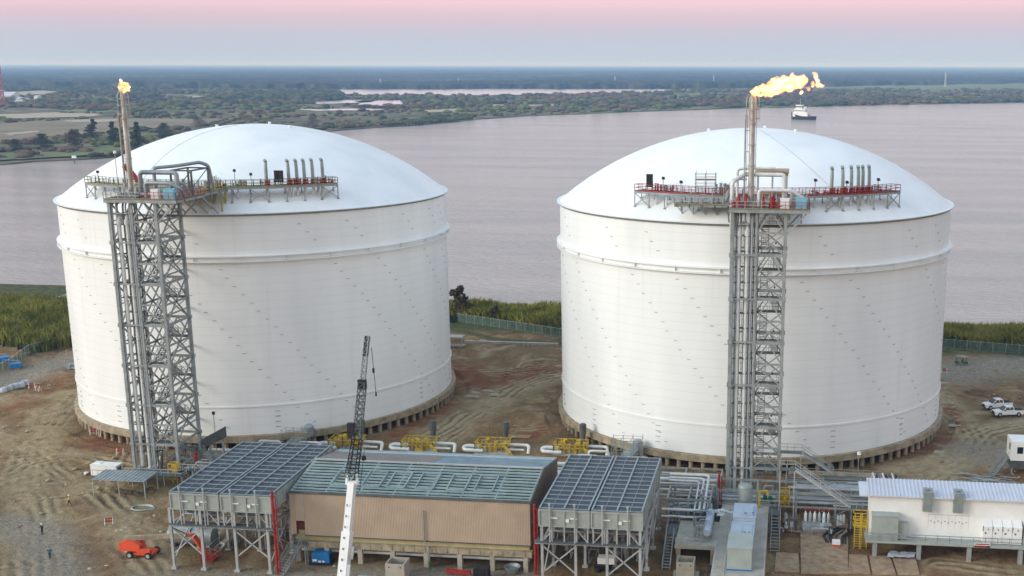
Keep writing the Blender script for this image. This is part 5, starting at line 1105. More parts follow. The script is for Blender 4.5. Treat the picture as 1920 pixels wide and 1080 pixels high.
for x in (120, 122.4): mb = MB(); mb.bar((x, -64, 0), (x, -64, 3.9), .2); mb.build('post', 'steel', t)
stair_thing((117.4, -55.4, 6.4), (112.3, -55.4, 9.6), 1.1, 'short flight behind the slanting stair, leading towards the tank', 'steel', (108.9, -56.1, 112.3, -54.7, 9.6))
for (x, y, z, lab) in ((6.6, -56, 1, 'yellow safety cage at the foot of the left tower'), (109.8, -62.4, 3.2, 'yellow basket hanging beside the right tower')):
    t = thing('yellow_basket', (x, y, z), lab, 'cage'); mb = MB(); w = 1.5 if x < 50 else 1.5; h = 2.6
    for a in (-.75, 0, .75):
        for b in (-.6, .6): mb.bar((x+a, y+b, z), (x+a, y+b, z+h), .12)
    for zz in (0, h*.33, h*.66, h):
        for b in (-.6, .6): mb.bar((x-.75, y+b, z+zz), (x+.75, y+b, z+zz), .12)
        for a in (-.75, .75): mb.bar((x+a, y-.6, z+zz), (x+a, y+.6, z+zz), .12)
    if x < 50:
        for a in (-.4, .4): mb.bar((x+a, y, 0), (x+a, y, z), .16)
    else: mb.bar((x-.8, y, z+h*.5), (x-1.4, y, z+h*.5), .2)
    mb.build('cage', 'yellow', t); mb = MB(); mb.box(x-.7, y+.5, z+.05, x+.7, y+.56, z+h*.8); mb.box(x-.3, y-.2, z+.3, x+.3, y+.3, z+1.1); mb.build('panel', 'yellow', t)
# ================= YARD OBJECTS =================
# pump sets between the tanks and the rack
def pump_set(x, y, label, seed):
    r = random.Random(seed); t = thing('pump_set', (x, y, 0), label, 'pump set', 'yellow clad pump sets in a row')
    mb = MB()
    for k in range(16): a = x+r.uniform(-2.5, 2.2); b = y+r.uniform(-1.6, 1.4); h = r.uniform(.6, 2.1); mb.box(a, b, .2, a+r.uniform(.25, .8), b+r.uniform(.25, .8), .2+h)
    mb.build('cladding', 'yellow', t); mb = MB(); mb.rail([(x-3, y-1.9, .9), (x+3, y-1.9, .9), (x+3, y+1.9, .9), (x-3, y+1.9, .9), (x-3, y-1.9, .9)], h=1.2, sp=1., r=.06); mb.bar((x+2.6, y-2, 1.8), (x+4.2, y-2.6, .2), .12, .3); mb.bar((x+2.2, y-2, 1.8), (x+3.8, y-2.6, .2), .1); mb.build('railing', 'yellow', t)
    mb = MB(); mb.box(x-3.2, y-2, 0, x+3.4, y+2, .22); mb.build('base', 'conc', t)
    mb = MB(); mb.tube(bend([(x-2, y-.6, 1), (x-4.6, y-.6, 1.1), (x-5.4, y-.9, .9), (x-5, y-1.6, .6), (x-1.5, y-1.8, .6)], .6), .36, 10); mb.build('suction_pipe', 'pipe_white', t)
    mb = MB(); mb.tube(bend([(x+2, y+.6, 1.2), (x+6.4, y+.6, 1.2), (x+6.8, y-.4, 1.2), (x+6.8, y-1.2, .1)], .7), .3, 10); mb.tube([(x+3, y-.8, .7), (x+6, y-.8, .7)], .22, 8); mb.build('discharge_pipe', 'pipe_white', t)
    mb = MB(); mb.bar((x+1.6, y+3.4, 0), (x+1.6, y+3.4, 1.6), .9); mb.build('motor_stand', 'steel', t)
    mb = MB(); mb.cyl((x+1.6, y+3.4, 1.6), .5, 1.2, 14); mb.cyl((x+1.6, y+3.4, 2.8), .66, 1.7, 16); mb.cyl((x+1.6, y+3.4, 4.5), .5, .2, 14); mb.build('motor', 'steel_dark', t)
    for k in range(5): mb = MB(); mb.tube([(x-1.8+k*.9, y-1.2, .2), (x-1.8+k*.9, y-1.2, 2.2)], .14, 6); mb.build('valve_stem', 'pipe_grey', t)
    return t
for i, (x, y) in enumerate(((28.8, -33.4), (42.4, -32.6), (56.1, -31.8), (70.6, -31))):
    pump_set(x, y, ('yellow clad pump set behind the crane, leftmost of the row', 'yellow clad pump set just right of the crane, second of the row', 'yellow clad pump set below the gap between the tanks, third of the row', 'yellow clad pump set nearest the right tank, last of the row')[i], i)
def white_loop(x, y, w, h, label, z=.3):
    t = thing('pipe_loop', (x, y, z), label, 'pipe', 'white looped pipes behind the coolers'); mb = MB(); mb.tube(bend([(x-w/2, y, z), (x-w/2, y, z+h), (x+w/2, y, z+h), (x+w/2, y, z)], .6), .22, 10); mb.build('pipe', 'pipe_white', t)
    for s_ in (-1, 1): mb = MB(); mb.cyl((x+s_*w/2, y, z-.3), .34, .4, 10); mb.build('flange', 'steel', t)
for x, y, w, lab in ((16.6, -39.8, 4.2, 'white looped pipe behind the left end of the left cooler'), (24, -39.6, 4.2, 'white looped pipe behind the right end of the left cooler'), (75.2, -41, 3.9, 'white looped pipe behind the left end of the right cooler'), (76.9, -38.2, 3.6, 'white looped pipe set farther back behind the right cooler'), (84.1, -41, 4.1, 'white looped pipe behind the right end of the right cooler')): white_loop(x, y, w, 2.6, lab)
for x, y, lab in ((19.5, -34.5, 'wide grey duct slanting up to the left tank'), (81.4, -36.2, 'wide grey duct slanting up to the right tank')):
    t = thing('inlet_duct', (x, y, 0), lab, 'duct', 'ducts into the tank feet'); mb = MB(); mb.hull8([(x-1.6, y-4, .6), (x+.6, y-4, .6), (x+3, y+1.5, 2.6), (x+1, y+1.5, 2.6), (x-1.6, y-4, 1.4), (x+.6, y-4, 1.4), (x+3, y+1.5, 3.5), (x+1, y+1.5, 3.5)]); mb.build('duct', 'duct', t); mb = MB(); mb.lathe((x+2, y+1, 2.4), [(.9, 0), (.9, 1.6), (.5, 2.), (.01, 2.)], 14); mb.build('dome_cap', 'pipe_grey', t)
    for s_ in (-1, 1): mb = MB(); mb.bar((x+s_*.8, y-3, 0), (x+s_*.8, y-3, .8), .2); mb.build('support', 'steel', t)
scaffold(19, -40.2, 0, 4.6, 2.2, 2, 2., 'tube scaffold at the foot of the left tank', boards=True); scaffold(79.6, -41.8, 0, 5.2, 3., 3, 1.7, 'open tube scaffold at the foot of the right tank', boards=False)
# ground walkway and stairs at the left tower foot
t = thing('gangway', (11, -44, 0), 'enclosed grey gangway sloping up beside the left tower foot', 'gangway'); mb = MB()
mb.hull8([(7.2, -47, 3.4), (9.6, -43.4, 4.2), (9.6, -42.2, 4.2), (7.2, -45.6, 3.4), (7.2, -47, 5.), (9.6, -43.4, 6.2), (9.6, -42.2, 6.2), (7.2, -45.6, 5.)]); mb.build('side_panels', 'steel_dark', t); mb = MB(); mb.bar((9.2, -43, 0), (9.2, -43, 4.2), .3); mb.bar((8, -45.6, 0), (8, -45.6, 3.4), .3); mb.build('post', 'steel', t)
stair_thing((14, -52.5, .2), (8.6, -48, 3.4), 1.2, 'grey stair dropping right from the foot of the left tower', 'steel'); stair_thing((16.2, -51.5, .2), (11.6, -47.4, 2.6), 1.2, 'second grey stair beside the left tower foot', 'steel_light')
t = thing('platform_frame', (4, -57, 0), 'low steel frame with handrails around the left tower foot', 'platform'); mb = MB(); mb.box(-1, -58, 1.9, 9, -55, 2.); mb.build('deck', 'grate', t); mb = MB(); mb.rail([(-1, -58, 2), (9, -58, 2), (9, -55, 2)], sp=1.2, mid=2); mb.build('railing', 'steel_light', t)
for x in (-.8, 2.4, 5.6, 8.8): mb = MB(); mb.bar((x, -57.8, 0), (x, -57.8, 1.9), .18); mb.build('post', 'steel', t)
t = thing('shelter', (1, -60, 0), 'open shelter with pale translucent flat roof below the left tower', 'shelter'); mb = MB()
mb.hull8([(-3.8, -64, 2.9), (5.6, -64, 2.9), (5.6, -59.4, 3.1), (-3.8, -59.4, 3.1), (-3.8, -64, 3.), (5.6, -64, 3.), (5.6, -59.4, 3.2), (-3.8, -59.4, 3.2)])
for k in range(14): mb.bar((-3.6+k*.7, -64, 3.05), (-3.6+k*.7, -59.4, 3.25), .08)
mb.build('roof', 'galv', t)
for x in (-3.6, .9, 5.4):
    for y in (-63.8, -59.6): mb = MB(); mb.bar((x, y, 0), (x, y, 2.9), .12); mb.build('post', 'steel_light', t)
t2 = thing('hose_pile', (3, -62, 0), 'tangled hoses and scrap lying under the shelter', 'hoses'); mb = MB(); r = random.Random(2)
for k in range(9): x = r.uniform(-1, 5); y = r.uniform(-63.5, -60.5); mb.tube([(x+math.cos(a)*.7, y+math.sin(a)*.6, .2+r.uniform(0, .5)) for a in np.linspace(0, 5, 9)], .06, 5)
mb.build('hoses', 'black', t2)
# ---- vehicles ----
def wheel(t, x, y, r_=.42, w=.28):
    mb = MB(); pr = [(0.01, -w/2), (r_*.55, -w/2), (r_*.95, -w/2), (r_, -w*.3), (r_, w*.3), (r_*.95, w/2), (r_*.5, w/2), (.01, w/2)]
    n = 16; vs = [(x+rr*math.cos(2*math.pi*i/n), y+d, r_+rr*math.sin(2*math.pi*i/n)) for rr, d in pr for i in range(n)]; fs = [(j*n+i, j*n+(i+1) % n, (j+1)*n+(i+1) % n, (j+1)*n+i) for j in range(len(pr)-1) for i in range(n)]
    mb.add(vs, fs); o = mb.build('wheel', 'rubber', t, 35, local=True); mb = MB(); s_ = 1 if y > 0 else -1
    vs = [(x+rr*math.cos(2*math.pi*i/n), y+s_*(w/2+.01), r_+rr*math.sin(2*math.pi*i/n)) for rr in (r_*.55, .02) for i in range(n)]; mb.add(vs, [(i, (i+1) % n, n+(i+1) % n, n+i) for i in range(n)]); mb.build('hub', 'steel_light', o, local=True)
def prism(mb, prof, y0, y1, inset=0., m=0):
    """side profile (x,z) widened between y0 and y1; points above z inset lean inwards"""
    n = len(prof); zt = max(p[1] for p in prof); zm = min(p[1] for p in prof)
    f = lambda z: inset*max(0, (z-zm)/(zt-zm)) if zt > zm else 0
    mb.add([(x, y0+f(z), z) for x, z in prof]+[(x, y1-f(z), z) for x, z in prof], [tuple(range(n)), tuple(range(2*n-1, n-1, -1))]+[(i, i+n, (i+1) % n+n, (i+1) % n) for i in range(n)], m)
def pickup(loc, rz, label):
    t = thing('pickup_truck', loc, label, 'pickup truck', 'white pickup trucks parked side by side', rz); t.scale = (1.1, 1.1, 1.12)
    mb = MB(); prism(mb, [(-2.8, .55), (-2.8, 1.12), (-.9, 1.15), (.9, 1.18), (2.1, 1.08), (2.75, .98), (2.85, .6), (2.8, .42), (-2.7, .42)][::-1], -.95, .95, .06); mb.build('body', 'white', t, 40, local=True)
    mb = MB(); prism(mb, [(-.95, 1.13), (-.75, 1.80), (.55, 1.84), (1.35, 1.15)][::-1], -.9, .9, .2); mb.build('cab', 'white', t, 40, local=True)
    mb = MB(); mb.box(-2.72, -.82, 1.10, -1., .82, 1.17); mb.build('bed', 'dark', t, local=True)
    mb = MB(); mb.hull8([(.66, -.66, 1.8), (1.36, -.78, 1.2), (1.36, .78, 1.2), (.66, .66, 1.8), (.7, -.66, 1.83), (1.42, -.78, 1.2), (1.42, .78, 1.2), (.7, .66, 1.83)]); mb.build('windscreen', 'glass', t, 0, local=True)
    for s_ in (-1, 1):
        for a, b in ((-.72, -.1), (.0, .85)):
            mb = MB(); yb, yt = s_*.885, s_*.74; mb.add([(a, yb, 1.24), (b+.12, yb, 1.24), (b-.28 if b > .5 else b, yt, 1.74), (a+.06, yt, 1.74)], [(0, 1, 2, 3)]); mb.build('side_window', 'glass', t, 0, local=True)
        mb = MB(); mb.box(2.74, s_*.6-.2, .78, 2.84, s_*.6+.2, .98); mb.build('headlight', 'steel_light', t, local=True); mb = MB(); mb.box(.95, s_*.95, 1.18, 1.12, s_*1.14, 1.36); mb.build('mirror', 'black', t, local=True)
    mb = MB(); mb.box(2.78, -.42, .62, 2.87, .42, .96); mb.box(2.72, -.9, .44, 2.92, .9, .6); mb.build('grille', 'dark', t, local=True)
    for x in (-1.75, 1.85):
        for y in (-.86, .86): wheel(t, x, y, .42, .26)
    return t
pickup((*G(1869, 766)[:2], .1), R(200), 'white pickup truck parked behind the other white pickup'); pickup((*G(1889, 780)[:2], .1), R(194), 'white pickup truck nearest the camera at the right edge')
t = thing('skip_container', (165, 16.5, 0), 'long black open skip container behind the white pickups', 'container', rz=R(8)); mb = MB(); prism(mb, [(-4.6, .3), (-5, 2.3), (5, 2.3), (4.6, .3)][::-1], -1.2, 1.2); mb.build('hull', 'black', t, 20, local=True); mb = MB()
for x in np.arange(-4.4, 4.6, .7): mb.bar((x, -1.25, .4), (x, -1.25, 2.3), .12)
mb.build('rib', 'black', t, local=True)
for x in (-3, 3): mb = MB(); mb.box(x-.3, -1, 0, x+.3, 1, .3); mb.build('skid', 'black', t, local=True)
# golf cart
t = thing('utility_cart', (*G(1802, 686)[:2], .35), 'small green utility cart with a cream canopy near the right fence', 'utility cart', rz=R(175))
mb = MB(); prism(mb, [(-1.5, .35), (-1.5, .85), (-.3, .85), (-.2, .5), (.6, .5), (.9, .95), (1.5, .8), (1.55, .4)][::-1], -.65, .65); mb.build('body', 'green', t, 30, local=True); mb = MB(); mb.box(-1.4, -.75, 1.95, 1.3, .75, 2.03); mb.build('canopy', 'conc_tan', t, local=True)
for x in (-1.2, 1.1):
    for y in (-.6, .6): mb = MB(); mb.bar((x, y, .8), (x, y, 1.95), .06); mb.build('post', 'black', t, local=True); wheel(t, x*.9, y, .3, .22)
mb = MB(); mb.box(-.4, -.55, .85, .1, .55, 1.0); mb.box(-.45, -.55, 1., -.3, .55, 1.45); mb.build('seat', 'black', t, local=True)
# white box trailer on the left
t = thing('generator_trailer', (*G(203, 897)[:2], 0), 'white box generator trailer parked left of the shelter', 'trailer', rz=R(-3))
mb = MB(); mb.box(-2.5, -1., .75, 2.3, 1., 2.6); mb.box(-2.56, -1.05, 2.6, 2.36, 1.05, 2.68); mb.box(-2.3, -.4, 2.68, -1, .5, 2.8); mb.build('body', 'white', t, 30, local=True)
mb = MB(); mb.box(-2.4, -1.03, 1.72, 2.2, -1.004, 1.78); 
for k in range(5): mb.box(-2.2+k*.95, -1.03, .85, -2.18+k*.95, -1.004, 1.7)
mb.box(2.301, -.6, 1., 2.33, .6, 2.3); mb.build('door_seams', 'steel_dark', t, local=True); mb = MB(); mb.box(-3.9, -.5, .5, 2.5, .5, .72); mb.bar((-3.9, 0, .6), (-5, 0, .55), .14); mb.build('chassis', 'black', t, local=True)
for x in (.3, 1.2):
    for y in (-.98, .98): wheel(t, x, y, .38, .24)
mb = MB(); mb.box(-4.4, -.25, .5, -3.8, .25, .9); mb.build('drawbar_box', 'white', t, local=True)
# boom lift
t = thing('boom_lift', (*G(268, 1042)[:2], 0), 'orange boom lift with its long boom lowered to the right', 'boom lift', rz=R(0))
mb = MB(); prism(mb, [(-1.9, .55), (-2., .8), (-.2, .9), (1.4, .95), (2., .75), (2., .5)][::-1], -1.1, 1.1); mb.build('chassis', 'orange', t, 30, local=True)
mb = MB(); prism(mb, [(-2.9, 1.1), (-3., 2.2), (-2.2, 2.5), (-.4, 2.4), (.2, 1.9), (.2, 1.1)][::-1], -1.15, -.2, .1); prism(mb, [(-2.8, 1.1), (-2.9, 2.1), (-.4, 2.2), (.1, 1.1)][::-1], .2, 1.15, .1); mb.build('turntable', 'orange', t, 40, local=True)
mb = MB(); mb.bar((-2.6, 0, 2.6), (6.2, 1.5, 2.9), .5, .6); mb.build('boom', 'conc_tan', t, local=True); mb = MB(); mb.bar((4.4, 1.2, 2.75), (7.2, 1.7, 2.95), .36, .42); mb.build('boom_extension', 'orange', t, local=True)
mb = MB(); mb.bar((7, 1.5, 3), (9.6, -.3, .9), .3); mb.bar((7.2, 1.9, 3), (9.8, .1, .9), .24); mb.build('jib', 'orange', t, local=True)
mb = MB()
for a in ((9.4, -1.2), (11.2, -1.2), (9.4, .8), (11.2, .8)): mb.bar((*a, .2), (*a, 1.3), .09)
for z in (.2, .75, 1.3): mb.bar((9.4, -1.2, z), (11.2, -1.2, z), .09); mb.bar((9.4, .8, z), (11.2, .8, z), .09); mb.bar((9.4, -1.2, z), (9.4, .8, z), .09); mb.bar((11.2, -1.2, z), (11.2, .8, z), .09)
mb.box(9.4, -1.2, .1, 11.2, .8, .2); mb.box(9.7, -1.3, .7, 10.5, -1.2, 1.4); mb.build('basket', 'red', t, local=True)
for x in (-1.3, 1.5):
    for y in (-1.2, 1.2): wheel(t, x, y, .52, .38)
mb = MB(); mb.box(-.2, -1.2, .9, 1.8, -.7, 1.45); mb.build('control_box', 'orange', t, local=True)
# welding generator, tanks, misc
t = thing('welder_generator', (*G(604, 1056)[:2], 0), 'bright blue welding generator standing before the tan building', 'generator', rz=R(4))
mb = MB(); prism(mb, [(-1.25, .35), (-1.25, 1.7), (-1., 1.85), (1., 1.85), (1.3, 1.6), (1.3, .35)][::-1], -.75, .75, .05); mb.build('housing', 'blue', t, 30, local=True); mb = MB(); mb.box(-1.1, -.78, .6, -.5, -.751, .9); mb.box(-.3, -.78, .45, .1, -.751, .7); mb.box(.3, -.78, .45, .6, -.751, .7); mb.build('decal', 'white', t, local=True); mb = MB(); mb.box(-1.6, -.95, .08, 1.7, .95, .34); mb.build('skid', 'black', t, local=True); mb = MB(); mb.box(1.301, -.5, .6, 1.33, .5, 1.5); mb.build('radiator_grille', 'black', t, local=True)
t = thing('hose_coil', (*G(268, 955)[:2], .15), 'loop of pale green hose lying on the mud', 'hose'); x, y, _ = G(268, 955); mb = MB(); mb.tube([(x+1.9*math.cos(a), y+1.1*math.sin(a), .2) for a in np.linspace(0, 6.2, 24)], .12, 6); mb.tube([(x+1.7*math.cos(a), y+1.3*math.sin(a), .3) for a in np.linspace(.3, 6.2, 24)], .1, 6); mb.build('hose', 'panel_grn', t)
# grey tank under the left cooler, sea container
t = thing('site_tank', (22.5, -81, 0), 'pale grey rounded tank beside the boom lift', 'tank'); mb = MB(); mb.tube([(19.4, -82, 1.6), (20, -82, 1.6), (25.6, -82, 1.6), (26.2, -82, 1.6)], 1.35, 16); mb.build('body', 'galv', t); mb = MB(); mb.box(19.6, -83, 0, 20.2, -81, .6); mb.box(25.2, -83, 0, 25.8, -81, .6); mb.build('saddle', 'steel', t); mb = MB(); mb.box(21, -83.1, 2.2, 23, -81, 3.); mb.build('manway', 'steel_light', t)
stair_thing((27, -84.5, 0), (30, -78, 3.), 1.3, 'grey stair standing under the left cooler', 'steel'); 
t = thing('belt_conveyor', (26, -79, 3), 'black inclined conveyor under the left cooler', 'conveyor'); mb = MB(); mb.bar((23.5, -80, 3.4), (29, -76, 5.6), .9, .3); mb.build('belt', 'black', t); mb = MB(); mb.bar((24, -80, 0), (24, -80, 3.4), .16); mb.bar((28.6, -76.4, 0), (28.6, -76.4, 5.3), .16); mb.build('post', 'steel', t)
t = thing('engine_unit', (85, -83, 0), 'small machine with a cream hood under the right cooler', 'machine'); mb = MB(); mb.box(83.8, -83.8, 1.0, 86.2, -82.4, 1.9); mb.build('hood', 'white', t); mb = MB(); mb.box(83.4, -84.2, .2, 85.6, -82.6, .95); mb.cyl((84, -84.4, .1), .45, .7, 10); mb.cyl((86.2, -84.3, .05), .4, .6, 10); mb.build('engine', 'black', t)
t = thing('tote_crate', (68.2, -88.6, 0), 'black crate of bottles in front of the tan building', 'crate'); mb = MB(); mb.box(67.4, -89.6, 0, 69.4, -88., 1.8)
for k in range(5): mb.bar((67.4+k*.5, -89.65, 0), (67.4+k*.5, -89.65, 1.9), .08)
mb.build('crate', 'black', t); mb = MB()
for k in range(4): mb.cyl((67.7+k*.45, -89.9, .3), .12, .5, 8)
mb.build('bottles', 'red_rail', t)
t = thing('pipe_stock', (64, -88, 0), 'loose pipes and red fittings on the ground by the crate', 'pipes'); mb = MB(); mb.bar((63, -87.6, .5), (66.5, -88, .5), .5); mb.build('fittings', 'red', t); mb = MB()
for k in range(5): mb.tube([(59+k*.3, -91+k*.4, .15), (66, -90.4+k*.3, .15)], .1, 6)
mb.build('pipes', 'steel_light', t)
t = thing('round_basin', (72, -88, 0), 'round grey basin under the right end of the tan building', 'basin'); mb = MB(); mb.lathe((72, -85.8, 0), [(.01, .5), (.8, .5), (1.1, .9), (1.15, .9), (.9, .3), (.8, 0)], 18); mb.build('basin', 'galv', t)
t = thing('flat_case', (52.5, -91.6, 0), 'pale blue flat case on the ground beside the crane', 'case'); mb = MB(); mb.box(51.4, -92.6, 0, 53.6, -91, .5); mb.box(51.3, -92.7, .5, 53.7, -90.9, .6); mb.build('case', 'cyan', t)
# gas rack, bottles, hose pile, mats right of the deck
t = thing('cylinder_rack', (115, -61.8, 0), 'rack of white gas cylinders in a grey tray beside the right tower', 'gas cylinders'); mb = MB(); mb.box(112.6, -65.6, .0, 117, -64.2, 1.2); mb.build('tray', 'steel_light', t)
for k in range(6): mb = MB(); x = 113.1+k*.7; mb.lathe((x, -64., 0), [(.24, .2), (.24, 2.5), (.12, 2.75), (.08, 2.9), (.01, 2.9)], 10); mb.build('cylinder', 'white' if k % 2 == 0 else 'steel_light', t)
mb = MB(); mb.bar((112.8, -63.6, 3), (117, -63.6, 3), .1); 
for k in range(6): mb.bar((113.1+k*.7, -63.9, 2.9), (113.3+k*.7, -63.6, 3.2), .12)
mb.build('manifold', 'red', t)
t = thing('bottle_pair', (118.6, -62, 0), 'two white gas bottles standing together near the yellow ladder', 'gas cylinders')
for k in range(3): mb = MB(); mb.lathe((118.1+k*.45, -62.4+.2*k, 0), [(.26, 0), (.26, 1.7), (.1, 1.95), (.01, 1.95)], 10); mb.build('bottle', 'white', t)
t = thing('hose_heap', (118, -66, 0), 'heap of black hoses spread on the ground mats', 'hoses'); mb = MB(); r = random.Random(4)
for k in range(9): a = r.uniform(-.5, .5); mb.tube([(116.2+k*.35, -70+.2*k*0, .35), (116+k*.35+a, -67.6, .45), (116.8+k*.4+a, -65.2, .3), (118+k*.25, -63.6, .3)], .09, 6)
mb.build('hoses', 'black', t)
t = thing('orange_bin', (117.6, -70.6, 0), 'small white and orange bin beside the hose heap', 'bin'); mb = MB(); mb.box(117, -71.2, .5, 118.2, -70.2, 1.); mb.build('lid', 'white', t); mb = MB(); mb.box(117.05, -71.15, 0, 118.15, -70.25, .5); mb.build('body', 'orange', t)
mat('mat_brown', (164, 140, 110), .95, 0, .18, .8, .3, rgb2=(128, 98, 74))
MT = [((1500, 975), (1590, 975), (1590, 1078), (1502, 1078)), ((1455, 1038), (1497, 1040), (1499, 1076), (1452, 1074)), ((1592, 1042), (1625, 1043), (1632, 1078), (1590, 1077)), ((1630, 1044), (1668, 1045), (1680, 1080), (1636, 1079)), ((1672, 1045), (1716, 1047), (1724, 1080), (1684, 1080)), ((1470, 965), (1500, 967), (1500, 1000), (1470, 996))]
for i, q in enumerate(MT):
    p = [G(a, b) for a, b in q]; mb = MB(); mb.hull8([(x, y, .05+i*.004) for x, y, _ in p[::-1]]+[(x, y, .22+i*.004) for x, y, _ in p[::-1]])
    tag(mb.build('ground_mat', 'mat_brown'), ('large reddish brown ground mat with the orange bin on it', 'small brown ground mat beside the foot of the long steel stair', 'brown ground mat just left of the white building stilts', 'brown ground mat below the first stilt of the white building', 'brown ground mat partly under the crumpled tarpaulin', 'brown ground mat by the gas cylinder rack')[i], 'ground mat', 'ground mats right of the concrete deck')
p = G(1690, 1046); X_, Y_ = np.meshgrid(np.linspace(-1.9, 1.9, 26), np.linspace(-1.1, 1.1, 18)); Z_ = .3+.5*fbm(X_*1.6+9, Y_*2, 4, 51)
o = grid_mesh('tarpaulin', p[0]+X_+.3*Y_, p[1]+Y_, Z_, M('tarp')); tag(o, 'crumpled pale tarpaulin below the white building', 'tarpaulin')
# white cab / site trailer right
t = thing('site_cabin', (150.4, -29, 0), 'white site cabin on legs cut by the right edge', 'cabin'); mb = MB(); mb.box(148.8, -33.6, 2.6, 154.5, -29, 6.); mb.build('body', 'white', t); mb = MB(); mb.box(148.76, -32.6, 4.2, 148.79, -31.6, 5.4); mb.box(149.8, -33.63, 3.9, 150.8, -33.605, 5.1); mb.build('window', 'glass', t); mb = MB(); mb.box(149, -33, 1., 154, -29.6, 2.59); mb.build('undercarriage', 'steel_dark', t)
for x in (149.2, 153): mb = MB(); mb.bar((x, -33, 0), (x, -33, 1.), .3); mb.build('leg', 'steel', t)
mb = MB(); stair(mb, (145.6, -34.5, 0), (148.6, -31.5, 2.6), 1.); mb.build('steps', 'galv', t)
t = thing('pipe_bundle', (146, -38, 0), 'heap of grey scaffold pipes left of the white cabin', 'pipes'); mb = MB(); r = random.Random(8)
for k in range(30): x = r.uniform(138, 147); y = r.uniform(-40, -35); a = r.uniform(-.4, .4); mb.tube([(x, y, .2+r.uniform(0, .5)), (x+3*math.cos(a), y+3*math.sin(a), .2+r.uniform(0, .4))], .07, 5)
mb.build('pipes', 'galv', t)
# crane
t = thing('mobile_crane', (54, -106, 0), 'white telescopic crane with thin dark lattice jib reaching over the tan building', 'crane')
b0 = Vector((54.4, -106, 2.4)); b1 = Vector((54.9, -100.6, 17.6)); mb = MB()
mb.bar(b0, b0.lerp(b1, .62), 1.15, 1.1); mb.build('boom_base', 'white', t); mb = MB(); mb.bar(b0.lerp(b1, .6), b1, .88, .88); mb.build('boom_section', 'white', t)
mb = MB()
for k in range(9): p = b0.lerp(b1, .15+k*.085); mb.bar(p+Vector((-.15, -.62, 0)), p+Vector((-.15, -.64, .3)), .12, .05)
mb.build('boom_marks', 'dark', t)
mb = MB(); mb.bar(b1+Vector((-.7, 0, -.2)), b1+Vector((-.6, .2, 1.2)), .3); mb.bar(b1+Vector((.7, 0, -.2)), b1+Vector((.6, .2, 1.2)), .3); mb.bar(b1+Vector((-.7, 0, 0)), b1+Vector((.7, 0, 0)), .5); mb.build('boom_head', 'white', t)
j1 = Vector((54.9, -98, 22.6)); j2 = Vector((54.75, -94.6, 29.2)); j3 = Vector((54.8, -92, 34.9)); mb = MB()
def lattice(mb, p, q, w, n, bw=.07):
    p = Vector(p); q = Vector(q); ax = Vector((w/2, 0, 0)); ay = Vector((0, w/2, -w*.2)); cs = [(ax+ay), (-ax+ay), (-ax-ay), (ax-ay)]
    for c in cs: mb.bar(p+c, q+c, bw*1.3)
    for i in range(n):
        a = p.lerp(q, i/n); b = p.lerp(q, (i+1)/n)
        for k in range(4): mb.bar(a+cs[k], b+cs[(k+1) % 4], bw); mb.bar(b+cs[k], b+cs[(k+1) % 4], bw)
for dx in (-.95, -.5, .35, .8): mb.tube([b1+Vector((dx, 0, .8)), j1+Vector((dx*.7, 0, 0))], .06, 5)
lattice(mb, b1+Vector((0, 0, .6)), j1, 1.1, 8, .05); mb.build('lower_jib', 'dark', t)
mb = MB(); lattice(mb, j1, j2, .85, 9, .08); mb.build('jib', 'steel_dark', t); mb = MB(); lattice(mb, j2, j3-Vector((0, .9, 2.6))*0+Vector((0, 0, 0)), .55, 8, .07); mb.build('fly_jib', 'steel', t)
mb = MB(); mb.bar(j2.lerp(j3, .58), j3, .5, .4); mb.build('jib_tip', 'black', t); mb = MB(); mb.box(j1.x-1.15, j1.y-.3, j1.z+.2, j1.x-.3, j1.y+.3, j1.z+2.2); mb.box(j2.x-.55, j2.y-.3, j2.z-.7, j2.x+.5, j2.y+.3, j2.z+.5); mb.build('winch_block', 'black', t)
mb = MB(); mb.tube([j3+Vector((.5, 0, -1.5)), (j3.x+.8, j3.y, 27.2)], .05, 5); mb.build('hoist_line', 'steel_dark', t); mb = MB(); mb.cyl((j3.x+.6, j3.y, 30), .16, .6, 8); mb.cyl((j3.x+.8, j3.y, 26.8), .12, .5, 8); mb.build('hook_block', 'dark', t)
mb = MB(); mb.tube([b1+Vector((1, -.2, -1)), (55.6, -97.5, 21)], .04, 5); mb.cyl((56, -98.9, 20.2), .3, .5, 8); mb.build('hook_line', 'dark', t)
mb = MB(); mb.bar(b0+Vector((1.1, -.8, 1)), b0.lerp(b1, .3)+Vector((.9, -.2, 1.2)), .4); mb.bar(b0.lerp(b1, .45)+Vector((.9, -.3, -.6)), b0.lerp(b1, .45)+Vector((1.2, -.3, 1)), .3); mb.build('luffing_cylinder', 'steel_light', t)
mb = MB(); mb.box(52.6, -113, 1.1, 56.4, -101, 1.8); mb.box(52.9, -109.5, 1.8, 56, -104.5, 3.2); mb.build('carrier', 'white', t)
mb = MB(); mb.box(53.2, -104.9, .2, 53.7, -104.5, 1.2)
for y in (-111, -108.5, -104, -102.2):
    for x in (52.8, 56.2): mb.lathe((x, y, .6), [(.01, -.55), (.5, -.5), (.55, 0), (.5, .5), (.01, .55)], 12)
mb.build('wheels', 'rubber', t)
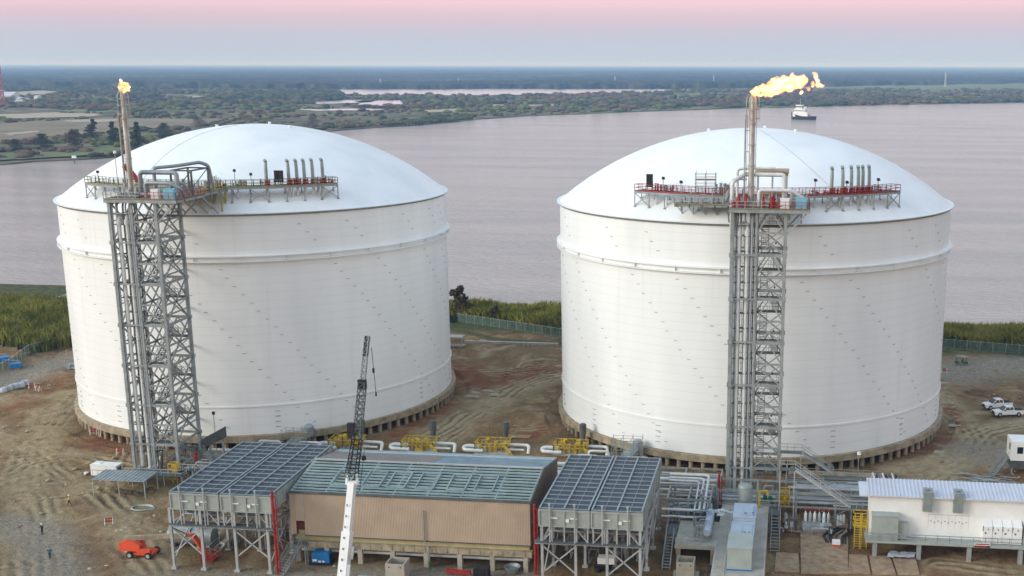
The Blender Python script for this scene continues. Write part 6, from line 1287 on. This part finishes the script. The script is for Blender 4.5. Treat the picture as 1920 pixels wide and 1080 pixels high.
# ================= PEOPLE, FENCES, SMALL THINGS, FAR THINGS =================
def person(loc, rz, pose, top, label, hat='hat'):
    """one continuous skinned body, with clothes and helmet as children"""
    t_name = 'person'; lt, rt, la, ra, lean = pose
    V = [(0, 0, .95), (0, lean*.12, 1.12), (0, lean*.3, 1.36), (0, lean*.36, 1.50), (0, lean*.42, 1.60), (0, lean*.45, 1.72)]
    E = [(0, 1), (1, 2), (2, 3), (3, 4), (4, 5)]; RD = [.135, .14, .16, .055, .085, .085]
    def ch(start, pts, rad):
        p = start
        for q, r_ in zip(pts, rad): V.append(q); RD.append(r_); E.append((p, len(V)-1)); p = len(V)-1
    for s_, st in ((-1, lt), (1, rt)): ch(0, [(s_*.1, 0, .9), (s_*.12, st*.5+.03, .5), (s_*.12, st-.02, .1), (s_*.13, st+.14, .05)], (.10, .068, .045, .045))
    for s_, a in ((-1, la), (1, ra)): ch(2, [(s_*.19, lean*.3, 1.40), (s_*(.26+a[0]*.1), lean*.3+a[1]*.15, 1.14), (s_*(.24-a[0]*.05), lean*.3+a[1]*.42, 1.0+a[2]), (s_*(.22-a[0]*.05), lean*.3+a[1]*.5, .92+a[2]*1.2)], (.07, .05, .035, .04))
    me = bpy.data.meshes.new('body'); me.from_pydata(V, E, []); o = bpy.data.objects.new(t_name, me); COL.objects.link(o)
    m = o.modifiers.new('Skin', 'SKIN'); m.use_smooth_shade = True
    for i, r_ in enumerate(RD): me.skin_vertices[0].data[i].radius = (r_, r_)
    me.skin_vertices[0].data[0].use_root = True; s = o.modifiers.new('Sub', 'SUBSURF'); s.levels = 2; s.render_levels = 2
    dg = bpy.context.evaluated_depsgraph_get(); dg.update(); nm = bpy.data.meshes.new_from_object(o.evaluated_get(dg)); o.modifiers.clear(); o.data = nm
    nm.materials.clear()
    for k in ('skin', top, 'navy_cloth', 'black'): nm.materials.append(M(k))
    for p in nm.polygons:
        z = p.center.z; p.material_index = 3 if z < .12 else 2 if z < .96 else 1 if z < 1.48 and (abs(p.center.x) < .36 and not (z < 1.02 and abs(p.center.x) > .16)) else 0
    nm.shade_smooth(); o.location = loc; o.rotation_euler = (0, 0, rz); tag(o, label, 'person')
    mb = MB(); hx, hy, hz = 0, lean*.45, 1.74; mb.lathe((hx, hy, hz), [(.15, .0), (.125, .01), (.12, .06), (.09, .11), (.04, .135), (.001, .14)], 12); mb.build('helmet', hat, o, local=True)
    mb = MB(); mb.box(-.03, hy+.08, 1.66, .03, hy+.115, 1.69); mb.build('nose', 'skin', o, local=True); return o
person((*G(130, 949)[:2], .1), R(-60), (.28, -.25, (.5, .5, .05), (.4, -.3, .0), .15), 'hivis', 'worker in a yellow high visibility jacket striding across the mud')
person((*G(80, 1004)[:2], .1), R(170), (.03, .0, (.9, .5, .2), (.9, .5, .2), 0.), 'navy_cloth', 'worker in dark clothes standing still on the mud, arms bent')
person((*G(94, 1049)[:2], .1), R(10), (.1, -.08, (1.2, .4, .12), (1.2, .3, .1), .3), 'teal_cloth', 'worker in a teal jacket leaning forward in the lower left corner', 'teal_cloth')
# fences
mat('mesh_fabric', (112, 136, 122), .9, 0, .25, .5, rgb2=(84, 108, 92))
_t = M('mesh_fabric').node_tree; _tr = N(_t, 'ShaderNodeBsdfTransparent'); _mx = N(_t, 'ShaderNodeMixShader'); _mx.inputs[0].default_value = .5
_t.links.new(_tr.outputs[0], _mx.inputs[1]); _t.links.new(_t.nodes['Principled BSDF'].outputs[0], _mx.inputs[2]); _t.links.new(_mx.outputs[0], _t.nodes['Material Output'].inputs[0])
def fence(pts, label):
    t = thing('chain_link_fence', (*pts[0], 0), label, 'fence', 'green screened chain link fence round the yard')
    for a, b in zip(pts[:-1], pts[1:]):
        L_ = math.hypot(b[0]-a[0], b[1]-a[1]); n = max(1, round(L_/3.05))
        for i in range(n): x = a[0]+(b[0]-a[0])*i/n; y = a[1]+(b[1]-a[1])*i/n; mb = MB(); mb.tube([(x, y, -.2), (x, y, 2.5)], .065, 6); mb.build('post', 'steel_light', t)
        mb = MB(); mb.bar((*a, 2.3), (*b, 2.3), .07); mb.bar((*a, .15), (*b, .15), .05); mb.build('top_rail', 'steel_light', t)
        mb = MB(); k = max(2, int(L_/.8)); d = ((b[1]-a[1])/L_*.05, -(b[0]-a[0])/L_*.05)
        pp = [(a[0]+(b[0]-a[0])*i/k, a[1]+(b[1]-a[1])*i/k) for i in range(k+1)]; hh = [2.2-.12*random.random() for _ in pp]
        mb.add([(x+d[0], y+d[1], z) for (x, y), h_ in zip(pp, hh) for z in (.05, h_)], [(2*i, 2*i+2, 2*i+3, 2*i+1) for i in range(k)]); mb.build('screen_fabric', 'mesh_fabric', t, 0)
fl = [G(-60, 730)[:2], G(18, 692)[:2], G(55, 664)[:2], G(136, 642)[:2], (-40, 70), (-5, 84)]; fence(fl, 'green screened chain link fence bending past the left tank')
fence([G(845, 601)[:2], G(1050, 632)[:2], (80, 58)], 'green screened chain link fence seen between the two tanks'); fence([(130, 64), G(1765, 652)[:2], G(1960, 668)[:2], (200, 52)], 'green screened chain link fence right of the right tank')
# reeds and bushes on the near bank
mat('reed', (152, 148, 72), .9, 0, .3, .15, rgb2=(84, 96, 38), spec=.1)
def reeds(n, x0, x1, v0, v1, hm, name, m_, lab, w=.34, seed=3):
    x = rng.uniform(x0, x1, n); t_ = rng.random(n)
    lo = np.interp(x, [-200, -90, -74, -60, 20, 50, 80, 130, 150, 168, 260], [38, 38, 30, 56, 82, 67.5, 60, 64.5, 68, 61, 48]); hi = np.maximum(shore_v(x)+1, lo+4)
    y = lo+v0+(hi-lo-v0)*t_**.8+v1; h = hm*(.55+.6*fbm(x*.12, y*.12, 3, seed))*(.75+.5*rng.random(n)); a = rng.random(n)*6.28; lx = rng.normal(0, .25, n); ly = rng.normal(0, .25, n)
    ww = w*(.6+.8*rng.random(n)); ca, sa = np.cos(a)*ww/2, np.sin(a)*ww/2; z = np.zeros(n)-.1
    V = np.stack([np.stack([x-ca, y-sa, z], -1), np.stack([x+ca, y+sa, z], -1), np.stack([x+ca*.9+lx*h*.3, y+sa*.9+ly*h*.3, h*.65], -1), np.stack([x+lx*h, y+ly*h, h], -1), np.stack([x-ca*.9+lx*h*.3, y-sa*.9+ly*h*.3, h*.65], -1)], 1).reshape(-1, 3)
    o = tri_soup(name, V, np.arange(n*5).reshape(-1, 5), M(m_)); return tag(o, lab, 'reeds', kind='stuff')
reeds(150000, -150, 230, 1.2, 0, 4.4, 'reeds', 'reed', 'thick belt of yellow green reeds along the near river bank')
reeds(30000, -150, 230, 0, 0, 2.6, 'undergrowth', 'leaf', 'dark undergrowth along the back of the fence', .6, 9)
# ---- trees one can tell apart ----
def leaves(c, rx, rz_, n, size, rs):
    """leaf sprays through an uneven crown volume"""
    u = rs.normal(size=(n, 3)); u /= np.linalg.norm(u, axis=1)[:, None]; rr = rs.random(n)**.45; p = u*rr[:, None]*[rx, rx, rz_]
    k = fbm(p[:, 0]*1.1/size+5, p[:, 1]*1.1/size+p[:, 2]*.9/size+9, 3, 17) > .40; p = p[k]+np.array(c); n = len(p)
    a = rs.normal(size=(n, 3)); b = rs.normal(size=(n, 3)); a /= np.linalg.norm(a, axis=1)[:, None]; b -= a*(a*b).sum(1)[:, None]; b /= np.linalg.norm(b, axis=1)[:, None]; s = size*(.5+rs.random(n))[:, None]
    return np.stack([p-a*s, p-b*s*.6, p+a*s, p+b*s*.6], 1).reshape(-1, 3), np.arange(n*4).reshape(-1, 4)
def tree(x, y, h, w, label, m_='leaf', kind='tree', seed=0, z=0, low=.3, group=None, n=900, size=None):
    rs = np.random.default_rng(seed); t = thing(kind, (x, y, z), label, 'tree', group); mb = MB(); mb.tube([(x, y, z-.2), (x+.02*h, y, z+h*.45), (x, y, z+h*.9)], h*.025, 7, r2=h*.006)
    for k in range(6): a = k*1.1+seed; zz = z+h*(low+.1*k); mb.tube([(x, y, zz), (x+math.cos(a)*w*.35, y+math.sin(a)*w*.35, zz+h*.1)], h*.009, 5, r2=h*.003)
    mb.build('trunk', 'bark', t); Vs = []; Fs = []; o = 0; L_ = 7
    for k in range(L_):
        f = k/(L_-1); taper = (1-f*.75) if kind == 'pine_tree' else math.sin(math.pi*(.25+.6*f)); r_ = w*.5*taper*(.8+.4*rs.random()); off = rs.normal(0, w*.10, 2)
        v, q = leaves((off[0], off[1], h*(low+(1-low)*f*.93)), r_, h*(1-low)/L_*(.55 if kind == 'pine_tree' else .9), n//L_, size or h*.045, rs); Vs.append(v); Fs.append(q+o); o += len(v)
    c = tri_soup('crown', np.concatenate(Vs), np.concatenate(Fs), M(m_), parent=t); return t
for i, (px, py, tp, wd, kd, lab) in enumerate([(175, 262, 224, 34, 'pine_tree', 'tallest ragged pine on the far bank, left of the flare'), (214, 272, 229, 30, 'pine_tree', 'ragged pine just left of the left flare stack on the far bank'), (258, 282, 230, 30, 'pine_tree', 'ragged pine just right of the left flare stack on the far bank'),
                                             (310, 262, 232, 30, 'tree', 'rounded dark tree above the shoulder of the left dome'), (140, 278, 244, 36, 'tree', 'broad brown tree left of the far pines'), (80, 284, 252, 34, 'tree', 'low dark tree near the left edge of the far bank'), (375, 240, 222, 34, 'tree', 'brown tree on the far bank above the left dome'), (30, 288, 262, 30, 'tree', 'small green tree at the left edge of the far bank'), (585, 236, 220, 32, 'tree', 'brown tree behind the crest of the left dome')]):
    x, y, _ = G(px, py); d_ = Vector((x-CAMP[0], y-CAMP[1], -HC)).dot(CF); pm = F_/d_
    tree(x, y, (py-tp)/pm, wd/pm, lab, 'leaf_brown' if 'brown' in lab else 'leaf', kd, i, group='single trees on the far bank', n=2600, low=.2, size=(py-tp)/pm*.035)
for i, (x, y, h, w, lab, m_, kd) in enumerate([(18.5, 84, 9.5, 5., 'slim brownish tree rising beside the right edge of the left tank', 'leaf_brown', 'tree'), (29.4, 80, 5.2, 3.2, 'dark bush above the reeds between the tanks', 'leaf_brown', 'bush'), (50, 76, 5.6, 5, 'dark green bush against the left edge of the right tank', 'leaf', 'bush'), (171.5, 72, 6.5, 5, 'dark bush at the right edge above the reeds', 'leaf_brown', 'bush')]): tree(x, y, h, w, lab, m_, kd, 40+i, n=1600, low=.15)
# ---- tug ----
tx, ty, _ = G(1506, 224.5, -1); t = thing('tugboat', (tx, ty, -1), 'black hulled tug with tall white superstructure on the river', 'boat', rz=R(157)); t.scale = (1.08, 1.15, 1.55)
sec = [(-16, 3.6, 3.2), (-12, 4.6, 3.), (0, 5., 3.1), (8, 4.6, 4.2), (13, 2.8, 5.6), (16, .3, 6.6)]; mb = MB(); vs = []
for x, w, z in sec: vs += [(x, -w, z), (x*.97, -w*.8, -.6), (x*.97, w*.8, -.6), (x, w, z)]
fs = []
for i in range(len(sec)-1):
    for k in range(3): fs.append((i*4+k, (i+1)*4+k, (i+1)*4+k+1, i*4+k+1))
fs.append((0, 1, 2, 3)); mb.add(vs, fs); mb.build('hull', 'black', t, 30, local=True); mb = MB(); dv = [(x, s_*w*.96, z-.5) for x, w, z in sec for s_ in (-1, 1)]; mb.add(dv, [(2*i, 2*i+2, 2*i+3, 2*i+1) for i in range(len(sec)-1)]); mb.build('deck', 'conc_grey', t, 0, local=True)
for nm, b in (('deckhouse', (-7, -3.9, 2.6, 12.5, 3.9, 6.)), ('upper_house', (-4, -3.4, 6, 11, 3.4, 8.8)), ('wheelhouse', (1, -3, 8.8, 9, 3, 12.2))): mb = MB(); mb.box(*b); mb.box(b[0]-.4, b[1]-.4, b[5], b[3]+.4, b[4]+.4, b[5]+.25); mb.build(nm, 'white', t, local=True)
mb = MB(); mb.box(.9, -3.05, 10.3, 9.1, 3.05, 11.3); mb.box(-4.05, -3.45, 7.2, 11.05, 3.45, 7.8); mb.build('window', 'glass', t, local=True)
for y in (-2, 2): mb = MB(); mb.cyl((-2.2, y, 6), .8, 5.2, 12); mb.build('funnel', 'white', t, local=True)
mb = MB(); mb.bar((4.5, 0, 12), (4.5, 0, 18), .3); mb.bar((4.5, -1.6, 15), (4.5, 1.6, 15), .2); mb.bar((-9, 0, 2.6), (-9, 0, 5.5), .6); mb.build('mast', 'steel_light', t, local=True); mb = MB(); mb.cyl((-8, 0, 2.6), 1.2, 1.4, 10); mb.build('winch', 'orange', t, local=True)
# ---- pylons, masts, pier, far sheds ----
for i, (px, py, tp, lab) in enumerate(((714, 166, 147, 'pale lattice pylon left of the lagoon, first of the far row'), (860, 163, 146, 'faint lattice pylon above the lagoon, second of the far row'), (1153, 160, 144, 'faint lattice pylon right of the lagoon, third of the far row'), (1338, 160, 142, 'faint lattice pylon left of the right flare'), (1772, 163, 137, 'pale lattice pylon on the meadow at the right'))):
    x, y, _ = G(px, py); d_ = Vector((x-CAMP[0], y-CAMP[1], -HC)).dot(CF); h_ = (py-tp)/(F_/d_); t = thing('power_pylon', (x, y, 0), lab, 'pylon', 'pylons in the far forest'); mb = MB(); s_ = h_*.05
    for a in (-1, 1):
        for b in (-1, 1): mb.bar((x+a*s_, y+b*s_, 0), (x+a*.8, y+b*.8, h_), 1.1)
    mb.build('mast', 'steel_light', t); mb = MB()
    for f_ in (.75, .88): mb.bar((x-s_*2, y, h_*f_), (x+s_*2, y, h_*f_), 1.)
    mb.build('cross_arm', 'steel_light', t)
x, y, _ = G(6, 196); t = thing('far_crane', (x, y, 0), 'thin red and white lattice mast at the left edge', 'mast'); mb = MB()
for a in (-3, 3): mb.bar((x+a, y, 0), (x+a*.4, y, 100), 1.2)
for k in range(12): mb.bar((x-3+.2*k, y, k*8), (x+3-.2*k, y, k*8+8), .8)
mb.build('mast', 'red_rail', t)
r = random.Random(12)
for i in range(11):
    px = r.uniform(-6, 34) if i < 6 else r.uniform(34, 88); py = r.uniform(176, 192) if i < 6 else r.uniform(186, 196); x, y, _ = G(px, py); w = r.uniform(12, 34) if i < 6 else r.uniform(6, 12); t = thing('far_shed', (x, y, 0), f'white works shed on the far bank at the left edge, number {i+1} of the cluster' if 0 else 'white works shed in the far yard at the left edge', 'shed', 'white sheds in the far yard at the left edge'); h_ = r.uniform(6, 14) if i < 6 else 5
    mb = MB(); mb.box(x-w/2, y-8, 0, x+w/2, y+8, h_); mb.build('wall', 'white' if i % 3 else 'galv', t); mb = MB(); prism_pts = [(x-w/2-1, y-8.5, h_), (x+w/2+1, y-8.5, h_), (x+w/2+1, y+8.5, h_), (x-w/2-1, y+8.5, h_), (x-w/2-1, y-.5, h_+3), (x+w/2+1, y-.5, h_+3), (x+w/2+1, y+.5, h_+3), (x-w/2-1, y+.5, h_+3)]; mb.hull8(prism_pts); mb.build('roof', 'steel_light' if i % 2 else 'rib_roof', t)
p0 = G(722, 238.5, -1); p1 = G(792, 235.5, -1)
for i in range(12): f_ = i/11; x = p0[0]+(p1[0]-p0[0])*f_; y = p0[1]+(p1[1]-p0[1])*f_; mb = MB(); mb.tube([(x, y, -2), (x, y, 3.2)], .9, 8); mb.cyl((x, y, 3.2), 1.1, .4, 8); o = mb.build('mooring_pile', 'bark'); tag(o, 'dark wooden pile in the row standing off the far bank', 'pile', 'row of mooring piles off the far bank')
mb = MB(); x, y, _ = G(140, 306, -1); t = thing('channel_marker', (x, y, -1), 'small white channel marker in the river left of the left dome', 'marker'); mb.tube([(x, y, -1), (x, y, 3)], .5, 6); mb.build('post', 'steel_dark', t); mb = MB(); mb.box(x-1.6, y-.4, 2.6, x+1.6, y+.4, 4.4); mb.build('board', 'white', t)
# ---- small yard things ----
def barrier(x, y, rz, label, z=0):
    t = thing('barrier', (x, y, z), label, 'barrier', 'red and white barriers round the yard', rz); mb = MB(); mb.box(-.7, -.04, .55, .7, .04, .85); mb.box(-.7, -.04, 1., .7, .04, 1.2); mb.build('board', 'red_rail', t, local=True)
    for s_ in (-1, 1): mb = MB(); mb.bar((s_*.6, -.35, 0), (s_*.6, 0, 1.2), .09); mb.bar((s_*.6, .35, 0), (s_*.6, 0, 1.2), .09); mb.build('stand', 'white', t, local=True)
for px, py, rz, lab in ((176, 815, .2, 'red barrier at the left foot of the left tank'), (196, 818, 0, 'red barrier below the left tank slab, second from the left'), (60, 728, .3, 'red and white barrier at the gravel edge on the left'), (72, 733, -.4, 'red and white barrier beside the first at the gravel edge'), (226, 852, .1, 'orange barrier near the feet of the left tower'), (205, 985, .3, 'red barrier standing alone on the churned mud'), (1770, 700, .2, 'red barrier beside the right tank near the cart')): barrier(*G(px, py)[:2], rz, lab)
# rubble bags along the left gravel road
r = random.Random(21)
for i in range(9): px = 8+i*5.2+r.uniform(-1, 1); x, y, _ = G(px, 736-i*1.6+r.uniform(-1, 1)); mb = MB(); w = r.uniform(.5, .9); mb.lathe((x, y, .1), [(.01, 0), (w, .1), (w*1.05, .5), (w*.8, 1.), (.2, 1.15), (.01, 1.15)], 9); o = mb.build('bulk_bag', 'galv' if i % 2 else 'panel_blue'); tag(o, 'pale bulk bag in the row beside the left gravel road', 'bag', 'row of pale bags beside the left gravel road')
for px, py, c, lab in ((8, 678, 'blue', 'blue tarpaulin covered pallet at the left edge by the fence'), (30, 690, 'blue', 'second blue covered pallet by the left fence')):
    x, y, _ = G(px, py); t = thing('covered_pallet', (x, y, 0), lab, 'pallet'); mb = MB(); mb.lathe((x, y, .2), [(1.9, 0), (1.8, .9), (1.6, 1.05), (.01, 1.15)], 4); mb.build('cover', 'blue', t); mb = MB(); mb.box(x-1.8, y-1.4, 0, x+1.8, y+1.4, .2); mb.build('pallet', 'wood', t); mb = MB(); mb.bar((x-2, y-1.6, 0), (x-2, y-1.6, 2.4), .1); mb.bar((x-2, y-1.6, 2.3), (x+2, y-1.6, 2.3), .1); mb.build('frame', 'galv', t)
x, y, _ = G(136, 694); t = thing('parts_heap', (x, y, 0), 'pale bundles heaped against the left side of the left tank', 'heap'); mb = MB()
for k in range(10): mb.box(x+r.uniform(-2, 1.5), y+r.uniform(-1, 1), r.uniform(0, .8), x+r.uniform(-1, 2), y+r.uniform(-1, 1.2), r.uniform(.9, 1.6))
mb.build('bundles', 'galv', t)
x, y, _ = G(858, 650); t = thing('open_tent', (x, y, 0), 'small pale roofed open frame beside the right edge of the left tank', 'shelter'); mb = MB(); mb.box(x-3, y-1.6, 2.6, x+1.6, y+1.6, 2.75); mb.build('roof', 'panel_grn', t)
for a in (-2.8, 1.4):
    for b in (-1.4, 1.4): mb = MB(); mb.bar((x+a, y+b, 0), (x+a, y+b, 2.6), .12); mb.build('post', 'steel_light', t)
mb = MB(); mb.box(x-2.6, y-1, .1, x+1.8, y+1, .5); mb.build('platform', 'conc_grey', t)
mb = MB(); a = G(866, 648); b = G(1040, 656); mb.box(a[0], min(a[1], b[1])+4, 0, b[0], min(a[1], b[1])+5, .7); tag(mb.build('concrete_kerb', 'conc'), 'long low concrete kerb between the tanks in front of the fence', 'kerb')
for i, (px, py) in enumerate(((978, 655), (1040, 655))):
    x, y, _ = G(px, py); t = thing('survey_stakes', (x, y, 0), ('pair of pale stakes midway between the tanks', 'pale stakes close to the right tank')[i], 'stakes')
    for k in range(3): mb = MB(); mb.bar((x+k*1.1, y, 0), (x+k*1.1, y, 1.6), .14); mb.build('stake', 'wood', t)
for i, (px, py) in enumerate(((885, 745), (892, 738), (930, 742), (915, 735), (1770, 720), (1790, 800), (1760, 850), (905, 640))):
    x, y, _ = G(px, py); mb = MB(); w = r.uniform(.6, 1.6); mb.hull8([(x-w, y-.4, .1), (x+w*.8, y-.6, .1), (x+w, y+.5, .1), (x-w*.7, y+.6, .1), (x-w*.8, y-.3, .4), (x+w*.6, y-.4, .5), (x+w*.8, y+.3, .35), (x-w*.6, y+.4, .45)]); o = mb.build('stone_slab', 'conc'); tag(o, 'pale broken slab lying on the brown mud', 'slab', 'pale broken slabs scattered on the mud')
x, y, _ = G(930, 815); t = thing('timber_form', (x, y, 0), 'timber formwork frame on the mud behind the third pump set', 'formwork')
for k in range(4): mb = MB(); mb.bar((x-3+k*1.6, y, 0), (x-3+k*1.6+.2, y, 2.2), .14); mb.build('stake', 'wood', t)
mb = MB(); mb.bar((x-3, y, 1.3), (x+2, y, 1.5), .12, .25); mb.box(x+2, y-2, .05, x+7, y, .2); mb.build('boards', 'wood', t)

# ================= PIPE MANIFOLDS AND YARD CLUTTER =================
def manifold(x0, y0, x1, y1, seed, label, n=26, zmax=3.4, rails=True):
    r = random.Random(seed); t = thing('pipe_manifold', ((x0+x1)/2, (y0+y1)/2, 0), label, 'pipework', 'pipe manifolds along the rack')
    for k in range(n):
        x = r.uniform(x0, x1); y = r.uniform(y0, y1); z = r.uniform(.4, zmax); q = r.choice((.06, .08, .11, .15, .2)); L_ = r.uniform(1.2, 5); m_ = r.choice(('steel', 'pipe_grey', 'pipe_white', 'steel_light', 'galv', 'steel_dark'))
        if r.random() < .6: pts = [(x, y, .1), (x, y, z), (min(x+L_, x1), y, z), (min(x+L_, x1), y+r.uniform(-.5, .5), .1)]
        else: pts = [(x, y0, z), (x, y0+L_, z), (x+r.uniform(-1, 1), y0+L_, z), (x+r.uniform(-1, 1), y0+L_, .1)]
        mb = MB(); mb.tube(bend(pts, .35), q, 6)
        if k % 3 == 0: mb.cyl((x, y, z*.5), q+.16, .3, 8)
        mb.build('pipe', m_, t)
    for k in range(n//5):
        x = r.uniform(x0, x1); y = r.uniform(y0, y1); mb = MB(); mb.box(x-.25, y-.2, .9, x+.25, y+.2, 1.7); mb.bar((x, y, 0), (x, y, .95), .08); mb.build('instrument', r.choice(('steel_light', 'panel_blue', 'steel_dark')), t)
    if rails:
        z = zmax*.7; mb = MB(); mb.box(x0, y0, z-.06, x1, y0+.9, z); mb.build('catwalk', 'grate', t); mb = MB(); mb.rail([(x0, y0, z), (x1, y0, z)], sp=1.1, mid=2, r=.04); mb.build('railing', 'steel_light', t)
        for x in np.arange(x0+.2, x1, 2.6): mb = MB(); mb.bar((x, y0+.4, 0), (x, y0+.4, z), .14); mb.build('post', 'steel', t)
    return t
manifold(7, -56, 21, -50, 1, 'tangle of grey pipes right of the left tower foot', 34)
manifold(-1.5, -53.5, 7, -47, 2, 'pipes inside the base of the left tower', 20, 4.5, False)
manifold(92, -56, 99.4, -50.5, 3, 'grey pipes between the rack and the right tower', 20)
manifold(100.4, -58, 108.8, -54.6, 4, 'pipes crowding the front of the right tower base', 22, 4.)
manifold(109.6, -57, 122, -50, 5, 'pipes behind the slanting stair right of the right tower', 30)
manifold(122, -56.5, 136, -51, 6, 'pipes behind the roof of the white building', 30)
manifold(136, -56.5, 154, -51, 7, 'pipes at the right edge behind the white building', 30)
manifold(93, -68.5, 99, -63.8, 8, 'small bore pipes packed under the yard frame', 24, 5.6, False)
manifold(109.4, -66.5, 117, -64.6, 9, 'low pipes behind the gas cylinders', 12, 2.2, False)
manifold(24, -46.5, 38, -41, 10, 'pipes behind the left cooler near the first pump set', 18, 1.8, False)
manifold(72, -47, 90, -42.5, 11, 'pipes behind the right cooler near the last pump set', 24, 2., False)
manifold(26, -84, 38, -73, 12, 'pipes and fittings standing under the left cooler', 22, 5., False)
manifold(78, -82, 90, -70, 13, 'pipes and fittings standing under the right cooler', 22, 5., False)
# pipe bridge turning across the rack at the right
t = thing('pipe_bridge', (125, -58, 5), 'arched bundle of pipes crossing over the rack behind the white roof', 'pipework')
for k in range(6): mb = MB(); x = 123.6+k*.75; mb.tube(bend([(x, -54, 4), (x, -55, 6.6), (x, -61, 7.2), (x+.2, -63.4, 4.6)], .9), .16, 8); mb.build('pipe', ('pipe_white', 'steel_dark')[k % 2], t)
t = thing('pump_deck', (118, -45, 0), 'pale flat deck at the foot of the right tank beside the tower', 'deck'); mb = MB(); mb.box(110.4, -43.2, 1.6, 126, -41, 1.8); mb.build('deck', 'conc_tan', t); mb = MB(); mb.rail([(110.4, -43.2, 1.8), (126, -43.2, 1.8)], sp=1.6, mid=2); mb.build('railing', 'steel_light', t)
for x in np.arange(110.8, 126, 3): mb = MB(); mb.bar((x, -42.6, 0), (x, -42.6, 1.6), .2); mb.build('post', 'steel', t)
for x, y, lab in ((110, -58, 'lamp post beside the right tower foot'), (121.5, -52, 'white topped lamp post behind the slanting stair'), (8.6, -44.5, 'lamp post at the end of the left gangway')): mast(x, y, 0, 8.5 if x > 20 else 9, lab, 'white' if x > 115 else 'black', 'lamp_post')
# stones, clods and scrap lying on the mud
r_ = np.random.default_rng(5); n = 4600; u = np.where(r_.random(n) < .55, r_.uniform(-70, 24, n), r_.uniform(38, 178, n)); v = r_.uniform(-97, 60, n)
k = ((u < 24) & ((v < -42) | (u < -36))) | ((u > 42) & (u < 60) & (v > -28)) | ((u > 141) & (v > -60)) | ((u > 20) & (v < -86)) | ((u > 107.6) & (u < 130) & (v < -75))
k &= fbm(u*.13, v*.13, 3, 15) > .42; u, v = u[k], v[k]; s = np.minimum(r_.gamma(1.5, .075, len(u))+.06, .45)
tag(scatter('rubble', np.stack([u, v, np.zeros(len(u))], -1), np.stack([s*1.3, s*.8], -1), mat('rubble', (178, 164, 140), .95, 0, .2, .5, rgb2=(124, 104, 80)), bases=[blob_base(30+i, 0) for i in range(3)]), 'stones and clods of soil scattered over the yard', 'rubble', kind='stuff')

t = thing('yellow_davit', (105.9, -63.4, 3), 'small yellow davit beside the upright vessel', 'davit'); mb = MB(); mb.bar((105.9, -63.4, 3), (105.9, -63.4, 5.6), .3); mb.bar((105.9, -63.4, 5.5), (107.2, -63.4, 5.7), .26); mb.build('frame', 'yellow', t); mb = MB(); mb.box(107, -63.6, 5, 107.4, -63.2, 5.6); mb.build('hoist', 'yellow', t)
t = thing('green_valve_set', (107, -61.4, 3), 'small bright green valve set between vessel and right stair', 'valves'); mb = MB(); mb.tube([(106.2, -61.6, 3.6), (108.2, -61.6, 3.6)], .25, 8); mb.cyl((106.8, -61.6, 3.6), .3, .8, 8); mb.cyl((107.6, -61.6, 3.6), .3, .6, 8); mb.build('valve', 'green', t)
t = thing('burst_wrapping', (101.5, -66, 3), 'white crumpled wrapping at the back of the concrete deck', 'wrapping'); mb = MB(); r = random.Random(14)
for k in range(12): x = 100.8+r.uniform(-1.6, 1.6); y = -66.5+r.uniform(-1.4, 1.4); mb.hull8([(x-.5, y-.2, 3.03), (x+.4, y-.3, 3.03), (x+.5, y+.2, 3.03), (x-.4, y+.3, 3.03), (x-.4, y-.1, 3.1+r.random()*.3), (x+.3, y-.2, 3.1+r.random()*.3), (x+.3, y+.2, 3.2), (x-.3, y+.2, 3.1+r.random()*.3)])
mb.build('wrapping', 'white', t)
# ================= haze =================
mb = MB(); mb.box(-60000, -4000, -4, 60000, 60000, 130)
hz = mb.build('haze', [], smooth=0); hm = bpy.data.materials.new('haze'); hm.use_nodes = True; t = hm.node_tree
t.nodes.remove(t.nodes['Principled BSDF']); pv = N(t, 'ShaderNodeVolumePrincipled'); pv.inputs['Density'].default_value = HAZE; pv.inputs['Color'].default_value = (.36, .60, 1, 1); pv.inputs['Absorption Color'].default_value = (1, 1, 1, 1); pv.inputs['Anisotropy'].default_value = 0.
t.links.new(pv.outputs[0], t.nodes['Material Output'].inputs['Volume']); hz.data.materials.append(hm); tag(hz, kind='stuff')
tag(hz, 'pale blue haze over the far land', 'haze')
